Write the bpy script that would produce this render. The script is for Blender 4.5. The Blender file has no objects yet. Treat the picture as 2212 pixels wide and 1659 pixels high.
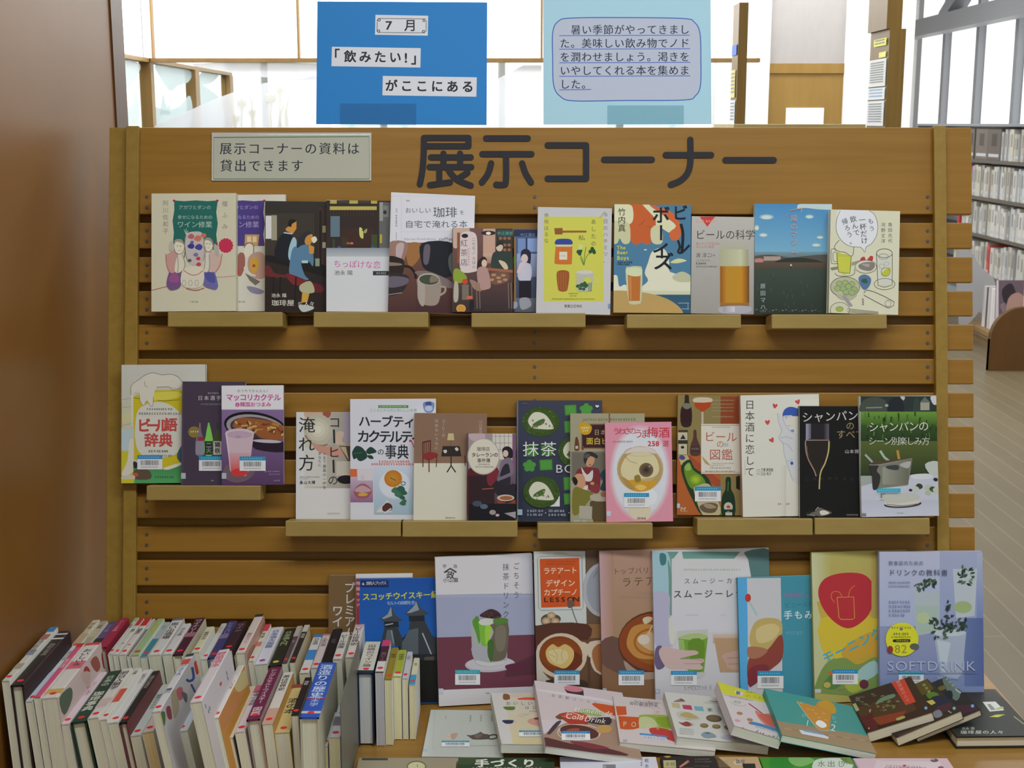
import bpy, math, random
from mathutils import Vector as V3, Matrix

# ------------------------------------------------------------------ camera, world, lights, exposure
SC = bpy.context.scene
COL = SC.collection
F = 2900.0                       # focal length in photo pixels (2212 x 1659)
CAM = V3((0, 0, 1.45))
PITCH = math.atan(565 / F)
FWD = V3((0, math.cos(PITCH), -math.sin(PITCH)))
UPC = V3((0, math.sin(PITCH), math.cos(PITCH)))
cd = bpy.data.cameras.new('camera')
cam = bpy.data.objects.new('camera', cd)
COL.objects.link(cam)
cam.location = CAM
cam.rotation_euler = (math.pi / 2 - PITCH, 0, 0)
cd.sensor_width = 36
cd.lens = F / 2212 * 36
cd.clip_start = .05
cd.dof.use_dof = True
cd.dof.focus_distance = 2.3
cd.dof.aperture_fstop = 18
SC.camera = cam
vs = SC.view_settings
vs.view_transform = 'Standard'
vs.look = 'None'
vs.gamma = 1
vs.use_curve_mapping = False
vs.exposure = -0.30
SC.cycles.use_denoising = True
SC.cycles.max_bounces = 6
SC.cycles.diffuse_bounces = 4
w = bpy.data.worlds.new('world')
SC.world = w
w.use_nodes = True
w.node_tree.nodes['Background'].inputs[0].default_value = (1, 1, 1, 1)
w.node_tree.nodes['Background'].inputs[1].default_value = .28


def area(name, loc, sx, sy, power, color=(.955, .995, 1), rot=(0, 0, 0)):
    d = bpy.data.lights.new(name, 'AREA')
    d.shape = 'RECTANGLE'
    d.size = sx
    d.size_y = sy
    d.energy = power
    d.color = color
    o = bpy.data.objects.new(name, d)
    COL.objects.link(o)
    o.location = loc
    o.rotation_euler = rot
    return o


# rows of fluorescent ceiling lamps above the reading room
area('ceiling_lamp', (-.1, .88, 2.92), 3.4, .32, 80)
area('ceiling_lamp', (.2, -1.5, 2.92), 4.5, .35, 17)
area('ceiling_lamp', (0, 3.9, 2.92), 5.0, .35, 74)
area('ceiling_lamp', (0, 6.6, 2.92), 6.0, .5, 140)
area('ceiling_lamp', (0, 8.1, 2.92), 6.0, .5, 140)
area('ceiling_lamp', (0, 11.0, 2.92), 6.0, .5, 140)

# ------------------------------------------------------------------ pixel <-> place helpers
def ray(px, py):
    return FWD + V3((1, 0, 0)) * ((px - 1106) / F) + UPC * ((829.5 - py) / F)


def at_y(px, py, Y):
    d = ray(px, py)
    return CAM + d * (Y / d.y)


def at_z(px, py, z):
    d = ray(px, py)
    return CAM + d * ((z - CAM.z) / d.z)


def at_x(px, py, X):
    d = ray(px, py)
    return CAM + d * (X / d.x)


def hit(px, py, A, n):
    d = ray(px, py)
    return CAM + d * ((A - CAM).dot(n) / d.dot(n))


LEAN = math.radians(12.5)
PN = V3((0, -math.cos(LEAN), math.sin(LEAN)))      # display panel normal, towards the reader
PU = V3((0, math.sin(LEAN), math.cos(LEAN)))       # up along the panel
P0 = CAM + FWD * 2.34
TZ = .47                                           # table top height


def pp(px, py, off=0.0):
    return hit(px, py, P0 + PN * off, PN)


# ------------------------------------------------------------------ colours and materials
KW = 1.42


def lin(hexs, k=KW, cap=.88):
    out = []
    for i in (0, 2, 4):
        c = int(hexs[i:i + 2], 16) / 255
        c = c / 12.92 if c <= .04045 else ((c + .055) / 1.055) ** 2.4
        out.append(min(cap, c * k))
    return tuple(out)


def new_mat(name):
    m = bpy.data.materials.new(name)
    m.use_nodes = True
    nt = m.node_tree
    b = nt.nodes['Principled BSDF']
    return m, nt, b


def mat_print():
    m, nt, b = new_mat('printed_paper')
    a = nt.nodes.new('ShaderNodeAttribute')
    a.attribute_name = 'ink'
    nt.links.new(a.outputs['Color'], b.inputs['Base Color'])
    b.inputs['Roughness'].default_value = .5
    b.inputs['Specular IOR Level'].default_value = .22
    return m


def mat_pages():
    m, nt, b = new_mat('page_block_paper')
    a = nt.nodes.new('ShaderNodeAttribute')
    a.attribute_name = 'ink'
    tc = nt.nodes.new('ShaderNodeTexCoord')
    mp = nt.nodes.new('ShaderNodeMapping')
    mp.inputs['Scale'].default_value = (8, 8, 900)
    nz = nt.nodes.new('ShaderNodeTexNoise')
    nz.inputs['Scale'].default_value = 1.0
    nz.inputs['Detail'].default_value = 2
    cr = nt.nodes.new('ShaderNodeValToRGB')
    cr.color_ramp.elements[0].position = .3
    cr.color_ramp.elements[0].color = (.86, .85, .83, 1)
    cr.color_ramp.elements[1].position = .6
    cr.color_ramp.elements[1].color = (1, 1, 1, 1)
    mx = nt.nodes.new('ShaderNodeMix')
    mx.data_type = 'RGBA'
    mx.blend_type = 'MULTIPLY'
    mx.inputs['Factor'].default_value = 1
    nt.links.new(tc.outputs['Object'], mp.inputs[0])
    nt.links.new(mp.outputs[0], nz.inputs['Vector'])
    nt.links.new(nz.outputs['Fac'], cr.inputs[0])
    nt.links.new(a.outputs['Color'], mx.inputs['A'])
    nt.links.new(cr.outputs[0], mx.inputs['B'])
    nt.links.new(mx.outputs['Result'], b.inputs['Base Color'])
    b.inputs['Roughness'].default_value = .8
    return m


def mat_wood(name, c1, c2, scale=(1.2, 30, 30), rough=.38, spec=.4):
    m, nt, b = new_mat(name)
    tc = nt.nodes.new('ShaderNodeTexCoord')
    mp = nt.nodes.new('ShaderNodeMapping')
    mp.inputs['Scale'].default_value = scale
    nz = nt.nodes.new('ShaderNodeTexNoise')
    nz.inputs['Scale'].default_value = 2.2
    nz.inputs['Detail'].default_value = 6
    nz.inputs['Roughness'].default_value = .6
    cr = nt.nodes.new('ShaderNodeValToRGB')
    cr.color_ramp.elements[0].position = .3
    cr.color_ramp.elements[0].color = (*c1, 1)
    cr.color_ramp.elements[1].position = .72
    cr.color_ramp.elements[1].color = (*c2, 1)
    nt.links.new(tc.outputs['Object'], mp.inputs[0])
    nt.links.new(mp.outputs[0], nz.inputs['Vector'])
    nt.links.new(nz.outputs['Fac'], cr.inputs[0])
    nt.links.new(cr.outputs[0], b.inputs['Base Color'])
    b.inputs['Roughness'].default_value = rough
    b.inputs['Specular IOR Level'].default_value = spec
    return m


def mat_flat(name, c, rough=.6, metal=0, emit=0, alpha=1, noise=.06):
    m, nt, b = new_mat(name)
    nz = nt.nodes.new('ShaderNodeTexNoise')
    nz.inputs['Scale'].default_value = 12
    hs = nt.nodes.new('ShaderNodeMix')
    hs.data_type = 'RGBA'
    hs.inputs['A'].default_value = (*[x * (1 - noise) for x in c], 1)
    hs.inputs['B'].default_value = (*[min(1, x * (1 + noise)) for x in c], 1)
    nt.links.new(nz.outputs['Fac'], hs.inputs['Factor'])
    nt.links.new(hs.outputs['Result'], b.inputs['Base Color'])
    b.inputs['Roughness'].default_value = rough
    b.inputs['Metallic'].default_value = metal
    if emit:
        b.inputs['Emission Color'].default_value = (*c, 1)
        b.inputs['Emission Strength'].default_value = emit
    if alpha < 1:
        b.inputs['Alpha'].default_value = alpha
    return m


def mat_glass(name, tint=(.93, .97, .97), op=.12, rough=.05):
    m, nt, b = new_mat(name)
    tr = nt.nodes.new('ShaderNodeBsdfTransparent')
    tr.inputs[0].default_value = (*tint, 1)
    gl = nt.nodes.new('ShaderNodeBsdfGlossy')
    gl.inputs['Roughness'].default_value = rough
    ms = nt.nodes.new('ShaderNodeMixShader')
    ms.inputs[0].default_value = op
    nt.links.new(tr.outputs[0], ms.inputs[1])
    nt.links.new(gl.outputs[0], ms.inputs[2])
    nt.links.new(ms.outputs[0], nt.nodes['Material Output'].inputs['Surface'])
    return m


def mat_frost(name, c, op=.6):
    m, nt, b = new_mat(name)
    tr = nt.nodes.new('ShaderNodeBsdfTransparent')
    df = nt.nodes.new('ShaderNodeBsdfDiffuse')
    df.inputs[0].default_value = (*c, 1)
    tl = nt.nodes.new('ShaderNodeBsdfTranslucent')
    tl.inputs[0].default_value = (*c, 1)
    m1 = nt.nodes.new('ShaderNodeMixShader')
    m2 = nt.nodes.new('ShaderNodeMixShader')
    m1.inputs[0].default_value = .6
    m2.inputs[0].default_value = op
    nt.links.new(df.outputs[0], m1.inputs[1])
    nt.links.new(tl.outputs[0], m1.inputs[2])
    nt.links.new(tr.outputs[0], m2.inputs[1])
    nt.links.new(m1.outputs[0], m2.inputs[2])
    nt.links.new(m2.outputs[0], nt.nodes['Material Output'].inputs['Surface'])
    return m


def mat_floor():
    m, nt, b = new_mat('plank_floor')
    tc = nt.nodes.new('ShaderNodeTexCoord')
    mp = nt.nodes.new('ShaderNodeMapping')
    mp.inputs['Rotation'].default_value = (0, 0, math.pi / 2)
    br = nt.nodes.new('ShaderNodeTexBrick')
    br.inputs['Color1'].default_value = (.155, .122, .072, 1)
    br.inputs['Color2'].default_value = (.135, .106, .060, 1)
    br.inputs['Mortar'].default_value = (.21, .175, .12, 1)
    br.inputs['Scale'].default_value = 1
    br.inputs['Mortar Size'].default_value = .003
    br.inputs['Brick Width'].default_value = 4.2
    br.inputs['Row Height'].default_value = .09
    nt.links.new(tc.outputs['Object'], mp.inputs[0])
    nt.links.new(mp.outputs[0], br.inputs[0])
    nt.links.new(br.outputs[0], b.inputs['Base Color'])
    b.inputs['Roughness'].default_value = .36
    b.inputs['Specular IOR Level'].default_value = .35
    return m


M = {}
M['print'] = mat_print()
M['pages'] = mat_pages()
M['wood'] = mat_wood('oak_slat_wood', lin('7e5919', 1.3), lin('8c6626', 1.3), (1.2, 30, 30), .4, .35)
M['post'] = mat_wood('oak_post_wood', lin('846828', 1.2), lin('927634', 1.2), (30, 30, 1.2))
M['ledge'] = mat_wood('pale_ledge_wood', lin('86703a', 1.25), lin('968048', 1.25), (3, 14, 14))
M['table'] = mat_wood('table_top_wood', lin('805c22', 1.25), lin('8e6a30', 1.25))
M['board'] = mat_wood('end_board_wood', lin('70491a', 1.15), lin('7c5422', 1.15), (18, 1.0, 1.5), .38, .4)
M['farwood'] = mat_wood('far_wood', lin('886838', 1.0), lin('967644', 1.0), (8, 8, 1))
M['door'] = mat_wood('door_wood', lin('8c6c34', .95), lin('98783e', .95), (8, 8, 1))
M['dark'] = mat_flat('dark_backing', (.06, .036, .014), .7)
M['ink'] = mat_flat('navy_letter_vinyl', lin('24242c', 1.0), .75)
M['metal'] = mat_flat('grey_steel', lin('66665e', 1.3), .45, .1)
M['screw'] = mat_flat('screw_steel', (.09, .1, .12), .4, .4)
M['acryl'] = mat_glass('clear_acrylic', (.9, .95, .96), .06)
M['glass'] = mat_glass('window_glass', (.97, .99, .99), .04)
M['frost'] = mat_frost('frosted_film', (.84, .93, .95), .6)
M['frostw'] = mat_frost('frosted_film_pale', (.86, .86, .9), .55)
M['wall'] = mat_flat('white_plaster', (.8, .79, .78), .8)
M['beige'] = mat_flat('beige_panel', (.36, .33, .32), .7)
M['grey'] = mat_flat('grey_steel_frame', (.30, .31, .33), .5)
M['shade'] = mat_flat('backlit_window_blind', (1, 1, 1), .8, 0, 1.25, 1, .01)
M['ceil'] = mat_flat('ceiling_board', (.78, .78, .78), .9)
M['floor'] = mat_floor()
M['end'] = mat_wood('bookcase_end_wood', lin('7a5e28', .9), lin('886a32', .9), (30, 30, 1.2))
M['strip'] = mat_wood('dark_edge_wood', lin('4c3016', 1.1), lin('5a3a1c', 1.1), (18, 18, 1.5))
M['round'] = mat_wood('brown_panel_wood', lin('64421c', .85), lin('6e4a20', .85), (8, 1, 8))
M['pale'] = mat_wood('pale_shelf_top', lin('b09a64', 1.3), lin('bca870', 1.3), (3, 14, 14))

# ------------------------------------------------------------------ mesh helpers
def tag(o, label=None, cat=None, group=None, kind=None):
    if label:
        o['label'] = label
    if cat:
        o['category'] = cat
    if group:
        o['group'] = group
    if kind:
        o['kind'] = kind
    return o


class MB:
    """collects faces of one mesh; every face has a printed colour"""

    def __init__(s):
        s.v = []
        s.f = []
        s.c = []
        s.sm = []

    def face(s, pts, c=(.5, .5, .5), cs=None):
        k = len(s.v)
        s.v += [tuple(p) for p in pts]
        s.f.append(tuple(range(k, k + len(pts))))
        s.c += cs if cs else [c] * len(pts)

    def box(s, a, b, c=(.5, .5, .5)):
        x0, y0, z0 = a
        x1, y1, z1 = b
        q = [(x0, y0, z0), (x1, y0, z0), (x1, y1, z0), (x0, y1, z0), (x0, y0, z1), (x1, y0, z1), (x1, y1, z1), (x0, y1, z1)]
        for i in ((3, 2, 1, 0), (4, 5, 6, 7), (0, 1, 5, 4), (1, 2, 6, 5), (2, 3, 7, 6), (3, 0, 4, 7)):
            s.face([q[j] for j in i], c)

    def prism(s, pts, z0, z1, c=(.5, .5, .5)):
        """polygon in local xy extruded along z"""
        n = len(pts)
        s.face([(x, y, z1) for x, y in pts], c)
        s.face([(x, y, z0) for x, y in reversed(pts)], c)
        for i in range(n):
            a, b = pts[i], pts[(i + 1) % n]
            s.face([(a[0], a[1], z0), (b[0], b[1], z0), (b[0], b[1], z1), (a[0], a[1], z1)], c)

    def build(s, name, mat, parent=None, bevel=0):
        me = bpy.data.meshes.new(name)
        me.from_pydata(s.v, [], s.f)
        at = me.color_attributes.new('ink', 'FLOAT_COLOR', 'CORNER')
        flat = []
        for c in s.c:
            flat += [c[0], c[1], c[2], 1.0]
        at.data.foreach_set('color', flat)
        me.materials.append(mat)
        o = bpy.data.objects.new(name, me)
        COL.objects.link(o)
        if bevel:
            import bmesh
            bm = bmesh.new()
            bm.from_mesh(me)
            bmesh.ops.remove_doubles(bm, verts=bm.verts, dist=1e-6)
            bm.to_mesh(me)
            bm.free()
            md = o.modifiers.new('edge', 'BEVEL')
            md.width = bevel
            md.segments = 2
            md.limit_method = 'ANGLE'
        if parent:
            o.parent = parent
        return o


def empty(name, mat=None, loc=None):
    o = bpy.data.objects.new(name, None)
    o.empty_display_size = .02
    COL.objects.link(o)
    if mat is not None:
        o.matrix_world = mat
    if loc is not None:
        o.location = loc
    return o


def frame(A, u, v, n):
    m = Matrix.Identity(4)
    for i in range(3):
        m[i][0], m[i][1], m[i][2], m[i][3] = u[i], v[i], n[i], A[i]
    return m


def wbox(name, a, b, mat, parent=None, bevel=0):
    """axis aligned box given in world coordinates; object origin at its base centre"""
    c = V3(((a[0] + b[0]) / 2, (a[1] + b[1]) / 2, min(a[2], b[2])))
    mb = MB()
    mb.box([min(a[i], b[i]) - c[i] for i in range(3)], [max(a[i], b[i]) - c[i] for i in range(3)])
    o = mb.build(name, mat, parent, bevel)
    o.location = c - (parent.location if parent else V3())
    return o


# ------------------------------------------------------------------ glyphs
_fc = bpy.data.curves.new('glyph_source', 'FONT')
_fo = bpy.data.objects.new('glyph_source', _fc)
_fc.resolution_u = 3
_G = {}


def glyph(ch, bold):
    k = (ch, bold)
    if k not in _G:
        _fc.body = ch
        _fc.offset = bold
        me = bpy.data.meshes.new_from_object(_fo)
        _G[k] = ([(v.co.x, v.co.y) for v in me.vertices], [tuple(p.vertices) for p in me.polygons])
        bpy.data.meshes.remove(me)
    return _G[k]


# ------------------------------------------------------------------ printed art
def clip(poly, w, h):
    for ax, lim, sg in ((0, 0, 1), (0, w, -1), (1, 0, 1), (1, h, -1)):
        out = []
        for i in range(len(poly)):
            a, b = poly[i - 1], poly[i]
            da, db = (a[ax] - lim) * sg, (b[ax] - lim) * sg
            if (da >= 0) != (db >= 0):
                t = da / (da - db)
                out.append(tuple(a[j] + (b[j] - a[j]) * t for j in range(len(a))))
            if db >= 0:
                out.append(b)
        poly = out
        if len(poly) < 3:
            return []
    return poly


class Art:
    """flat print on a rectangle w x h; shapes are given in photo-crop units and mapped on to the paper"""

    def __init__(s, mb, to_local, w, h, emit):
        s.mb, s.to, s.w, s.h, s.put = mb, to_local, w, h, emit
        s.layer = 1
        s.dz = 0.0
        s.o = (0, 0, 1)

    def crop(s, ox, oy, sc):
        s.o = (ox, oy, sc)

    def m(s, x, y):
        return s.to(s.o[0] + x * s.o[2], s.o[1] + y * s.o[2])

    def raw(s, loc, c, up=True, cs=None):
        if cs:
            loc = [(p[0], p[1], *q) for p, q in zip(loc, cs)]
        q = clip(loc, s.w, s.h)
        if len(q) >= 3:
            z = s.layer * 1.2e-5 + s.dz
            s.mb.face([s.put(p[0], p[1], z) for p in q], c, [tuple(p[2:5]) for p in q] if cs else None)
        if up:
            s.layer += 1

    def P(s, pts, c):
        s.raw([s.m(*p) for p in pts], lin(c))

    def R(s, x0, y0, x1, y1, c):
        s.P([(x0, y1), (x1, y1), (x1, y0), (x0, y0)], c)

    def Gr(s, x0, y0, x1, y1, ct, cb):
        a, b = lin(ct), lin(cb)
        s.raw([s.m(x0, y1), s.m(x1, y1), s.m(x1, y0), s.m(x0, y0)], None, True, [b, b, a, a])

    def Gh(s, x0, y0, x1, y1, cl, cr):
        a, b = lin(cl), lin(cr)
        s.raw([s.m(x0, y1), s.m(x1, y1), s.m(x1, y0), s.m(x0, y0)], None, True, [a, b, b, a])

    def E(s, cx, cy, rx, ry, c, ang=0, n=28, a0=0, a1=360):
        ca, sa = math.cos(math.radians(ang)), math.sin(math.radians(ang))
        pts = []
        m_ = n if a1 - a0 >= 360 else n + 1
        for i in range(m_):
            t = math.radians(a0 + (a1 - a0) * i / n)
            x, y = rx * math.cos(t), -ry * math.sin(t)
            pts.append((cx + x * ca - y * sa, cy + x * sa + y * ca))
        s.P(pts, c)

    def Er(s, cx, cy, rx, ry, cin, cout, n=28, k=4, ang=0):
        """ellipse shaded from its rim colour to its centre colour"""
        a, b = lin(cin), lin(cout)
        ca, sa = math.cos(math.radians(ang)), math.sin(math.radians(ang))
        for i in range(k):
            f = 1 - i / k
            t = i / max(1, k - 1)
            c = tuple(b[j] + (a[j] - b[j]) * t for j in range(3))
            s.raw([s.m(cx + rx * f * math.cos(q) * ca - ry * f * math.sin(q) * sa, cy - (-rx * f * math.cos(q) * sa - ry * f * math.sin(q) * ca)) for q in [-math.tau * j / n for j in range(n)]], c)

    def S(s, pts, c, k=4):
        s.P(smooth(pts, k), c)

    def L(s, pts, wd, c, sm=0, closed=False):
        if sm:
            pts = smooth(pts, sm, closed)
        cc = lin(c)
        n = len(pts)
        r = wd / 2
        L_, R_ = [], []
        for i in range(n):
            if closed:
                a, b = pts[i - 1], pts[(i + 1) % n]
            else:
                a, b = pts[max(0, i - 1)], pts[min(n - 1, i + 1)]
            dx, dy = b[0] - a[0], b[1] - a[1]
            d = math.hypot(dx, dy) or 1
            nx, ny = -dy / d * r, dx / d * r
            L_.append((pts[i][0] + nx, pts[i][1] + ny))
            R_.append((pts[i][0] - nx, pts[i][1] - ny))
        for i in range(n if closed else n - 1):
            j = (i + 1) % n
            s.dz = (i % 3) * 2.4e-6
            s.raw([s.m(*L_[i]), s.m(*L_[j]), s.m(*R_[j]), s.m(*R_[i])], cc, False)
        s.dz = 0.0
        s.layer += 1

    def ring(s, cx, cy, rx, ry, wd, c, n=26):
        s.L([(cx + rx * math.cos(math.tau * i / n), cy + ry * math.sin(math.tau * i / n)) for i in range(n)], wd, c, 0, True)

    def ch(s, x, y, size, ch, cc, bold, sx, ang, rot=False, it=0):
        vs_, fs = glyph(ch, 0)
        nf = len(fs)
        if bold >= .004:
            e = bold * .9
            o = [(-e, 0), (e, 0)] if bold < .012 else [(-e, -e), (e, -e), (-e, e), (e, e)]
            k = len(vs_)
            fs = [tuple(i + k * j for i in f) for j in range(len(o)) for f in fs]
            vs_ = [(x_ + dx_, y_ + dy_) for dx_, dy_ in o for x_, y_ in vs_]
        ca, sa = math.cos(math.radians(ang)), math.sin(math.radians(ang))
        loc = []
        for gx, gy in vs_:
            gx, gy = gx * size * sx, (.88 - gy) * size
            if rot:
                gx, gy = size * .5 * sx - (gy - size * .5), size * .5 + (gx - size * .5)
            gx += it * (size * .5 - gy)
            loc.append(s.m(x + gx * ca - gy * sa, y + gx * sa + gy * ca))
        for q_, f in enumerate(fs):
            s.dz = (q_ // nf) * 2.4e-6
            s.raw([loc[i] for i in f], cc, False)
        s.dz = 0.0

    def T(s, x, y, size, text, c, bold=0, sx=1.0, ang=0, sp=None, it=0):
        """line of writing from its top left corner"""
        cc = lin(c)
        ca, sa = math.cos(math.radians(ang)), math.sin(math.radians(ang))
        cur = 0
        for t in text:
            if t not in ' 　':
                s.ch(x + cur * ca, y + cur * sa, size, t, cc, bold, sx, ang, False, it)
            half = ord(t) < 0x250
            if sp is not None:
                cur += sp
            elif half:
                xs = [p[0] for p in glyph(t, 0)[0]] or [0, .2]
                cur += (max(xs) + .09) * size * sx
            else:
                cur += size * sx
        s.layer += 1

    def V(s, x, y, size, text, c, bold=0, sp=None, sx=1.0, ang=0):
        """column of writing from its top left corner"""
        cc = lin(c)
        ca, sa = math.cos(math.radians(ang)), math.sin(math.radians(ang))
        cur = 0
        for t in text:
            if t not in ' 　':
                s.ch(x - cur * sa, y + cur * ca, size, t, cc, bold, sx, ang, t in 'ー―〜')
            cur += sp if sp is not None else size
        s.layer += 1

    def D(s, x0, y, x1, hh, c, seed=0, ang=0):
        """print too small to read: a broken row of short marks"""
        rnd = random.Random(int(x0 * 7 + y * 13 + seed))
        cc = lin(c)
        x = x0
        sl = math.tan(math.radians(ang))
        while x < x1:
            d = hh * rnd.uniform(.5, .9)
            for q in range(2):
                yy = y + (x - x0) * sl + hh * (.1 + .45 * q + rnd.uniform(0, .2))
                s.raw([s.m(x, yy + hh * .22), s.m(x + d, yy + hh * .22), s.m(x + d, yy), s.m(x, yy)], cc, False)
            xx = x + d * rnd.uniform(.1, .8)
            s.raw([s.m(xx, y + (x - x0) * sl + hh), s.m(xx + hh * .16, y + (x - x0) * sl + hh), s.m(xx + hh * .16, y + (x - x0) * sl), s.m(xx, y + (x - x0) * sl)], cc, False)
            x += hh * rnd.uniform(.9, 1.15)
        s.layer += 1

    def DV(s, x, y0, y1, ww, c, seed=0):
        rnd = random.Random(int(x * 7 + y0 * 13 + seed))
        cc = lin(c)
        y = y0
        while y < y1:
            for q in range(2):
                yy = y + ww * (.1 + .4 * q)
                s.raw([s.m(x, yy + ww * .16), s.m(x + ww * .85, yy + ww * .16), s.m(x + ww * .85, yy), s.m(x, yy)], cc, False)
            xx = x + ww * rnd.uniform(.2, .6)
            s.raw([s.m(xx, y + ww * .9), s.m(xx + ww * .15, y + ww * .9), s.m(xx + ww * .15, y), s.m(xx, y)], cc, False)
            y += ww * rnd.uniform(.95, 1.15)
        s.layer += 1


def smooth(pts, k=4, closed=True):
    out = []
    n = len(pts)
    for i in range(n if closed else n - 1):
        if closed:
            p0, p1, p2, p3 = pts[i - 1], pts[i], pts[(i + 1) % n], pts[(i + 2) % n]
        else:
            p0, p1, p2, p3 = pts[max(0, i - 1)], pts[i], pts[i + 1], pts[min(n - 1, i + 2)]
        for j in range(k):
            t = j / k
            out.append(tuple(.5 * (2 * p1[a] + (p2[a] - p0[a]) * t + (2 * p0[a] - 5 * p1[a] + 4 * p2[a] - p3[a]) * t * t + (3 * p1[a] - p0[a] - 3 * p2[a] + p3[a]) * t ** 3) for a in (0, 1)))
    if not closed:
        out.append(pts[-1])
    return out


# ------------------------------------------------------------------ books
def make_book(A, u, v, w, h, t, base, art=None, label=None, group=None, bind='L', hard=False, paper='c2c4ba',
              spine=None, back=None, spine_art=None, bulge=0.0, barcode=None, page_in=None, name='book'):
    """A: lower left corner of the front cover; u along its width, v up its height; the block lies behind it"""
    n = u.cross(v).normalized()
    root = empty(name, frame(A + u * (w / 2) - n * (t / 2), u, v, n))
    tag(root, label, 'book', group)
    ox, oz = -w / 2, t / 2                # front cover corner in the thing's own frame

    def lo(x, y, z):
        return (ox + x, y, oz + z)
    ct = .0025 if hard else .0007
    pi = page_in if page_in is not None else (.003 if hard else .0006)
    c0 = lin(base)
    mb = MB()
    mb.box(lo(0, 0, -ct), lo(w, h, 0), c0)
    mb.box(lo(0, 0, -t), lo(w, h, -t + ct), lin(back) if back else c0)
    cs = lin(spine) if spine else c0
    sx0, sgn = (0, -1) if bind == 'L' else (w, 1)
    k = 6

    def bz(z):                            # outward swell of the spine
        f = -z / t
        return bulge * max(0, min(1, f / .12, (1 - f) / .12))
    zs = [-t * f for f in (0, .06, .12, .5, .88, .94, 1)]
    for i in range(k):
        a, b = zs[i], zs[i + 1]
        xa, xb = sx0 + sgn * bz(a), sx0 + sgn * bz(b)
        q = [lo(xa, 0, a), lo(xb, 0, b), lo(xb, h, b), lo(xa, h, a)]
        xi = sx0 - sgn * ct
        r = [lo(xi, 0, a), lo(xi, 0, b), lo(xi, h, b), lo(xi, h, a)]
        mb.face(q if sgn > 0 else q[::-1], cs)
        mb.face(r[::-1] if sgn > 0 else r, cs)
        mb.face([q[0], r[0], r[1], q[1]], cs)
        mb.face([q[3], q[2], r[2], r[3]], cs)
    if art:
        def to(px, py):
            q = hit(px, py, A, n) - A
            return (q.dot(u), q.dot(v))
        art(Art(mb, to, w, h, lo))
    if spine_art:                         # own units: millimetres from the top left of the spine
        def put(x, y, z):
            return lo(-bulge - .0001 - z, y, x - t)
        spine_art(Art(mb, lambda x, y: (x / 1000, h - y / 1000), t, h, put), t * 1000, h * 1000)
    mb.build('cover', M['print'], root)
    pg = MB()
    x0, x1 = (ct, w - pi) if bind == 'L' else (pi, w - ct)
    pg.box(lo(x0, pi, -t + ct + 1e-4), lo(x1, h - pi, -ct - 1e-4), lin(paper))
    pg.build('page_block', M['pages'], root)
    if barcode:
        bx0, by0, bx1, by1 = barcode[:4]
        lb = MB()
        P_ = [hit(x, y, A, n) - A for x, y in ((bx0, by1), (bx1, by1), (bx1, by0), (bx0, by0))]
        q = [(p.dot(u), p.dot(v)) for p in P_]
        zb = .0009
        e1 = (q[1][0] - q[0][0], q[1][1] - q[0][1])
        e2 = (q[3][0] - q[0][0], q[3][1] - q[0][1])

        def pt(a, b, z):
            return lo(q[0][0] + e1[0] * a + e2[0] * b, q[0][1] + e1[1] * a + e2[1] * b, zb + z)

        def rc(a0, b0, a1, b1, c, z):
            lb.face([pt(a0, b0, z), pt(a1, b0, z), pt(a1, b1, z), pt(a0, b1, z)], c)
        fade = len(barcode) > 4
        rc(0, 0, 1, 1, lin('c6c8cc'), 0)
        rc(0, .72, 1, 1, lin(barcode[4] if fade else '2a7fa6'), 1.2e-5)
        rnd = random.Random(int(bx0 * 3 + by0))
        x = .14
        while x < .84:
            d = rnd.choice((.008, .014, .022))
            rc(x, .30, x + d, .64, lin('3c3e44'), 1.2e-5)
            x += d + rnd.choice((.01, .016))
        x = .16
        while x < .82:
            rc(x, .12, x + .02, .21, lin('707278'), 1.2e-5)
            x += .045
        x = .1
        while x < .88:
            rc(x, .82, x + .035, .90, lin('6fb0c8'), 2.4e-5)
            x += .09
        lb.build('barcode_label', M['print'], root)
    return root


def panel_book(label, tl, bl, br, oL, oR, t, base, art=None, **k):
    """book leaning on the slats; tl, bl, br are its cover corners in the photo, oL/oR the gap behind its edges"""
    A = pp(bl[0], bl[1], oL + t)
    B = pp(br[0], br[1], oR + t)
    u = (B - A).normalized()
    n = u.cross(PU).normalized()
    v = n.cross(u).normalized()
    q = hit(tl[0], tl[1], A, n) - A
    return make_book(A, u, v, (B - A).length, q.dot(v), t, base, art, label, **k)


def flat_book(label, bl, br, tl, zs, t, base, art=None, **k):
    """book lying on the table; zs are the heights of those three corners"""
    if zs[0] is None:                     # find how far the left edge is propped up so that the corner is square
        best = None
        for i in range(181):
            z = TZ + t + i * .0005
            A, B, Cc = at_z(*bl, z), at_z(*br, zs[1]), at_z(*tl, z + zs[2])
            e = abs((B - A).normalized().dot((Cc - A).normalized()))
            if best is None or e < best[0]:
                best = (e, z)
        print('FLAT', label[:30], best)
        zs = (best[1], zs[1], best[1] + zs[2])
    if zs[1] is None:                     # the right edge is propped up on the next book
        best = None
        for i in range(181):
            z = zs[0] + i * .0005
            A, B, Cc = at_z(*bl, zs[0]), at_z(*br, z), at_z(*tl, zs[0] + zs[2])
            e = abs((B - A).normalized().dot((Cc - A).normalized()))
            if best is None or e < best[0]:
                best = (e, z)
        print('FLATR', label[:30], best)
        zs = (zs[0], best[1], zs[0] + zs[2])
    A, B, Cc = at_z(*bl, zs[0]), at_z(*br, zs[1]), at_z(*tl, zs[2])
    u = (B - A).normalized()
    v = (Cc - A) - u * (Cc - A).dot(u)
    hgt = v.length
    return make_book(A, u, v.normalized(), (B - A).length, hgt, t, base, art, label, **k)


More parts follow.
